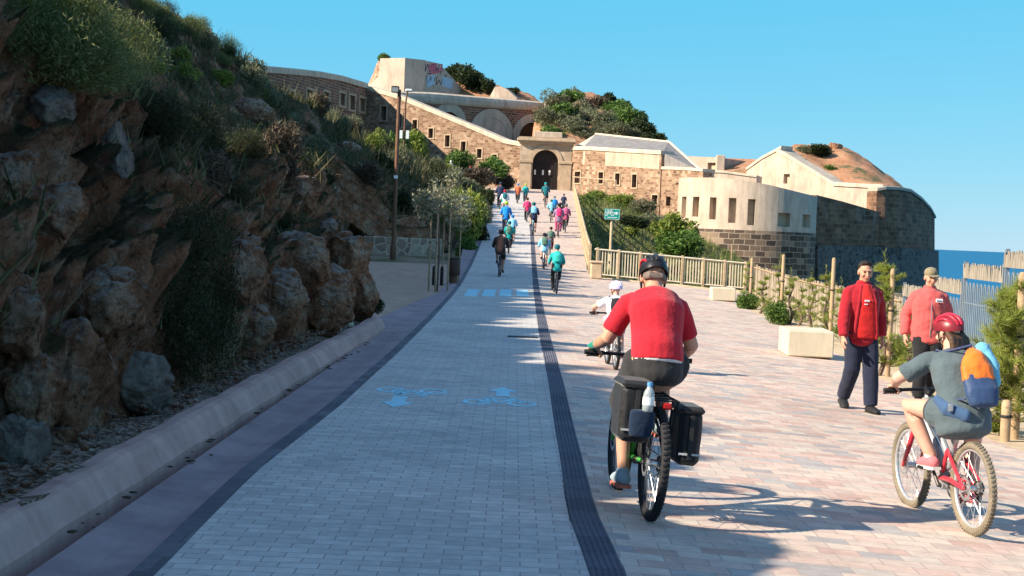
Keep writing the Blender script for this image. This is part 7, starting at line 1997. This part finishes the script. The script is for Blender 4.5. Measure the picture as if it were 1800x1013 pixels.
RD = [ # px, py wheel bottom, height px, variant, top, legs, helmet, frame, pack, label, heading
 (978, 517, 85, 0, 'teal', 'black', 'dteal', 'grey', 'mint', 'rider in a teal jacket and black trousers, nearest on the right of the lane', 3),
 (877, 487, 84, 1, 'brown', 'black', 'black', 'brown', None, 'rider in dark brown nearest on the left of the lane', -2),
 (893, 447, 56, 2, 'teal', 'black', 'dteal', 'black', 'green', 'rider in a teal shirt just ahead of the dark brown rider', -2),
 (888, 414, 58, 0, 'blue', 'navy', 'lime', 'black', None, 'rider in a bright blue jacket and lime helmet on the left of the ramp', 0),
 (886, 380, 46, 1, 'white', 'teal', 'red', 'grey', 'dteal', 'rider in white with a red helmet high on the left of the ramp', 0),
 (910, 358, 34, 2, 'orange', 'black', 'blue', 'black', None, 'rider in an orange top and blue helmet near the gate', 4),
 (923, 358, 34, 0, 'teal', 'navy', 'lime', 'black', None, 'rider in a teal top and lime helmet near the gate', 0),
 (958, 365, 44, 1, 'dteal', 'black', 'teal', 'grey', None, 'rider in dark teal straight below the gate arch', 0),
 (926, 391, 42, 0, 'hot', 'black', 'brown', 'grey', 'hot', 'rider with a hot pink backpack left of the dark strip', 2),
 (937, 414, 58, 1, 'navy', 'black', 'dteal', 'ltblue', 'ltblue', 'rider in navy with a light blue backpack at the end of the dark strip', 2),
 (968, 391, 40, 1, 'ltblue', 'black', 'green', 'grey', None, 'rider in a light blue shirt and dark shorts in the middle of the ramp', 0),
 (990, 372, 30, 2, 'navy', 'black', 'black', 'grey', None, 'small rider in dark clothes nearest the handrail', -4),
 (981, 418, 58, 2, 'lilac', 'pink', 'black', 'pink', 'hot', 'rider in lilac with pink trousers on the right of the ramp', 0),
 (993, 410, 50, 0, 'pink', 'black', 'grey', 'grey', 'pink', 'rider with a large pale pink backpack beside the handrail', -3),
 (956, 474, 64, 1, 'ltblue', 'white', 'black', 'white', 'green', 'rider in a light blue shirt on a white bicycle', 2),
 (878, 368, 46, 0, 'navy', 'black', 'navy', 'black', None, 'rider in navy nearest the bushes at the left edge of the ramp', 0),
 (984, 398, 40, 2, 'black', 'navy', 'black', 'black', None, 'rider in black beside the pink backpack', 0),
 (974, 382, 36, 0, 'blue', 'black', 'grey', 'black', None, 'rider in blue between the light blue shirt and the handrail', 2),
 (899, 430, 52, 1, 'ltblue', 'navy', 'blue', 'black', None, 'rider in light blue with a blue helmet behind the bright blue jacket', -1),
 (967, 448, 46, 2, 'grey', 'maroon', 'brown', 'black', 'green', 'rider in grey with maroon shorts behind the white bicycle', 0)]
for i, (px, py, hp, v, tp, lg, hm, fr, pk_, lb, hd) in enumerate(RD):
    p = land_at(px, py, 20); s = hp * p.y / F / 1.60
    s = min(max(s, .72), 1.12)
    slope = math.atan((zpave(p.x, p.y + .5) - zpave(p.x, p.y - .5)))
    Mx = Matrix.Translation(p) @ Matrix.Rotation(R(hd), 4, 'Z') @ Matrix.Rotation(slope, 4, 'X') @ Matrix.Scale(s, 4)
    b = bpy.data.objects.new('bicycle', FB[v]); COL.objects.link(b); b.matrix_basis = Mx
    b.material_slots[0].link = 'OBJECT'; b.material_slots[0].material = C[fr]; tag(b, 'bicycle of the ' + ' '.join(lb.split()[:13]), 'bicycle', 'bicycles of the distant riders')
    o = bpy.data.objects.new('person', FP[v][0]); COL.objects.link(o); o.matrix_basis = Mx
    for k, m in ((1, C[tp]), (2, C[lg]), (4, C[hm])): o.material_slots[k].link = 'OBJECT'; o.material_slots[k].material = m
    tag(o, lb, 'person', 'riders strung out up the ramp')
    if pk_:
        k = bpy.data.objects.new('backpack', FK[v]); COL.objects.link(k); k.matrix_basis = Mx; k.material_slots[0].link = 'OBJECT'; k.material_slots[0].material = C[pk_]
        w_ = lb.split(' with a ')[0] if 'backpack' in lb else lb
        tag(k, {'hot': 'hot pink', 'pink': 'large pale pink', 'mint': 'mint green', 'green': 'sage green', 'ltblue': 'light blue', 'dteal': 'dark teal'}[pk_] + ' backpack on the rider ' + ' '.join(lb.replace(',', '').split()[1:11]), 'backpack', 'backpacks of the distant riders')
# three people on foot on the upper path
def far_walker(px, py, Y, top, legs, hat, label, rot, h):
    p = at(px, py, Y); J = walk_pose(h, lead='l', stride=.15); P = Prims(); pts, rad = torso_pts(J, .02); P.limb(pts, rad, 1, side=(1, 0, 0)); head_prims(P, J, 0); P.ball(J['head'] + Vector((0, -.015, .05)), (.09, .105, .08), 4)
    for q, s in (('l', -1), ('r', 1)):
        a, b = arm_pts(J, q, .7, .016); P.limb(a, b, 1); P.limb([J['el' + q], J['wr' + q], J['wr' + q] + Vector((0, .02, -.1))], [.042, .03, .032], 0); a, b = leg_pts(J, q, .5, .018); P.limb(a, b, 2); a, b = leg_pts(J, q, 1, 0); P.limb(a[2:], b[2:], 0); P.limb([J['an' + q] + Vector((0, -.05, -.04)), J['toe' + q]], [.042, .036], 3)
    o = P.build('person', [m_skin, C[top], C[legs], m_bshoe, C[hat]], None, .018, 2); o.location = p; o.rotation_euler.z = rot; tag(o, label, 'person')
far_walker(792, 309, 128, 'white', 'maroon', 'white', 'person in a white shirt and dark red shorts on the upper path', R(40), .72)
far_walker(826, 317, 130, 'dteal', 'navy', 'red', 'person in dark teal standing by the brown bushes near the gate', R(20), .68)
far_walker(745, 296, 126, 'blue', 'navy', 'ltblue', 'person in blue among the bushes under the fort wall', R(30), .64)
print('objects', len(SC.objects), 'verts', sum(len(m.vertices) for m in bpy.data.meshes))
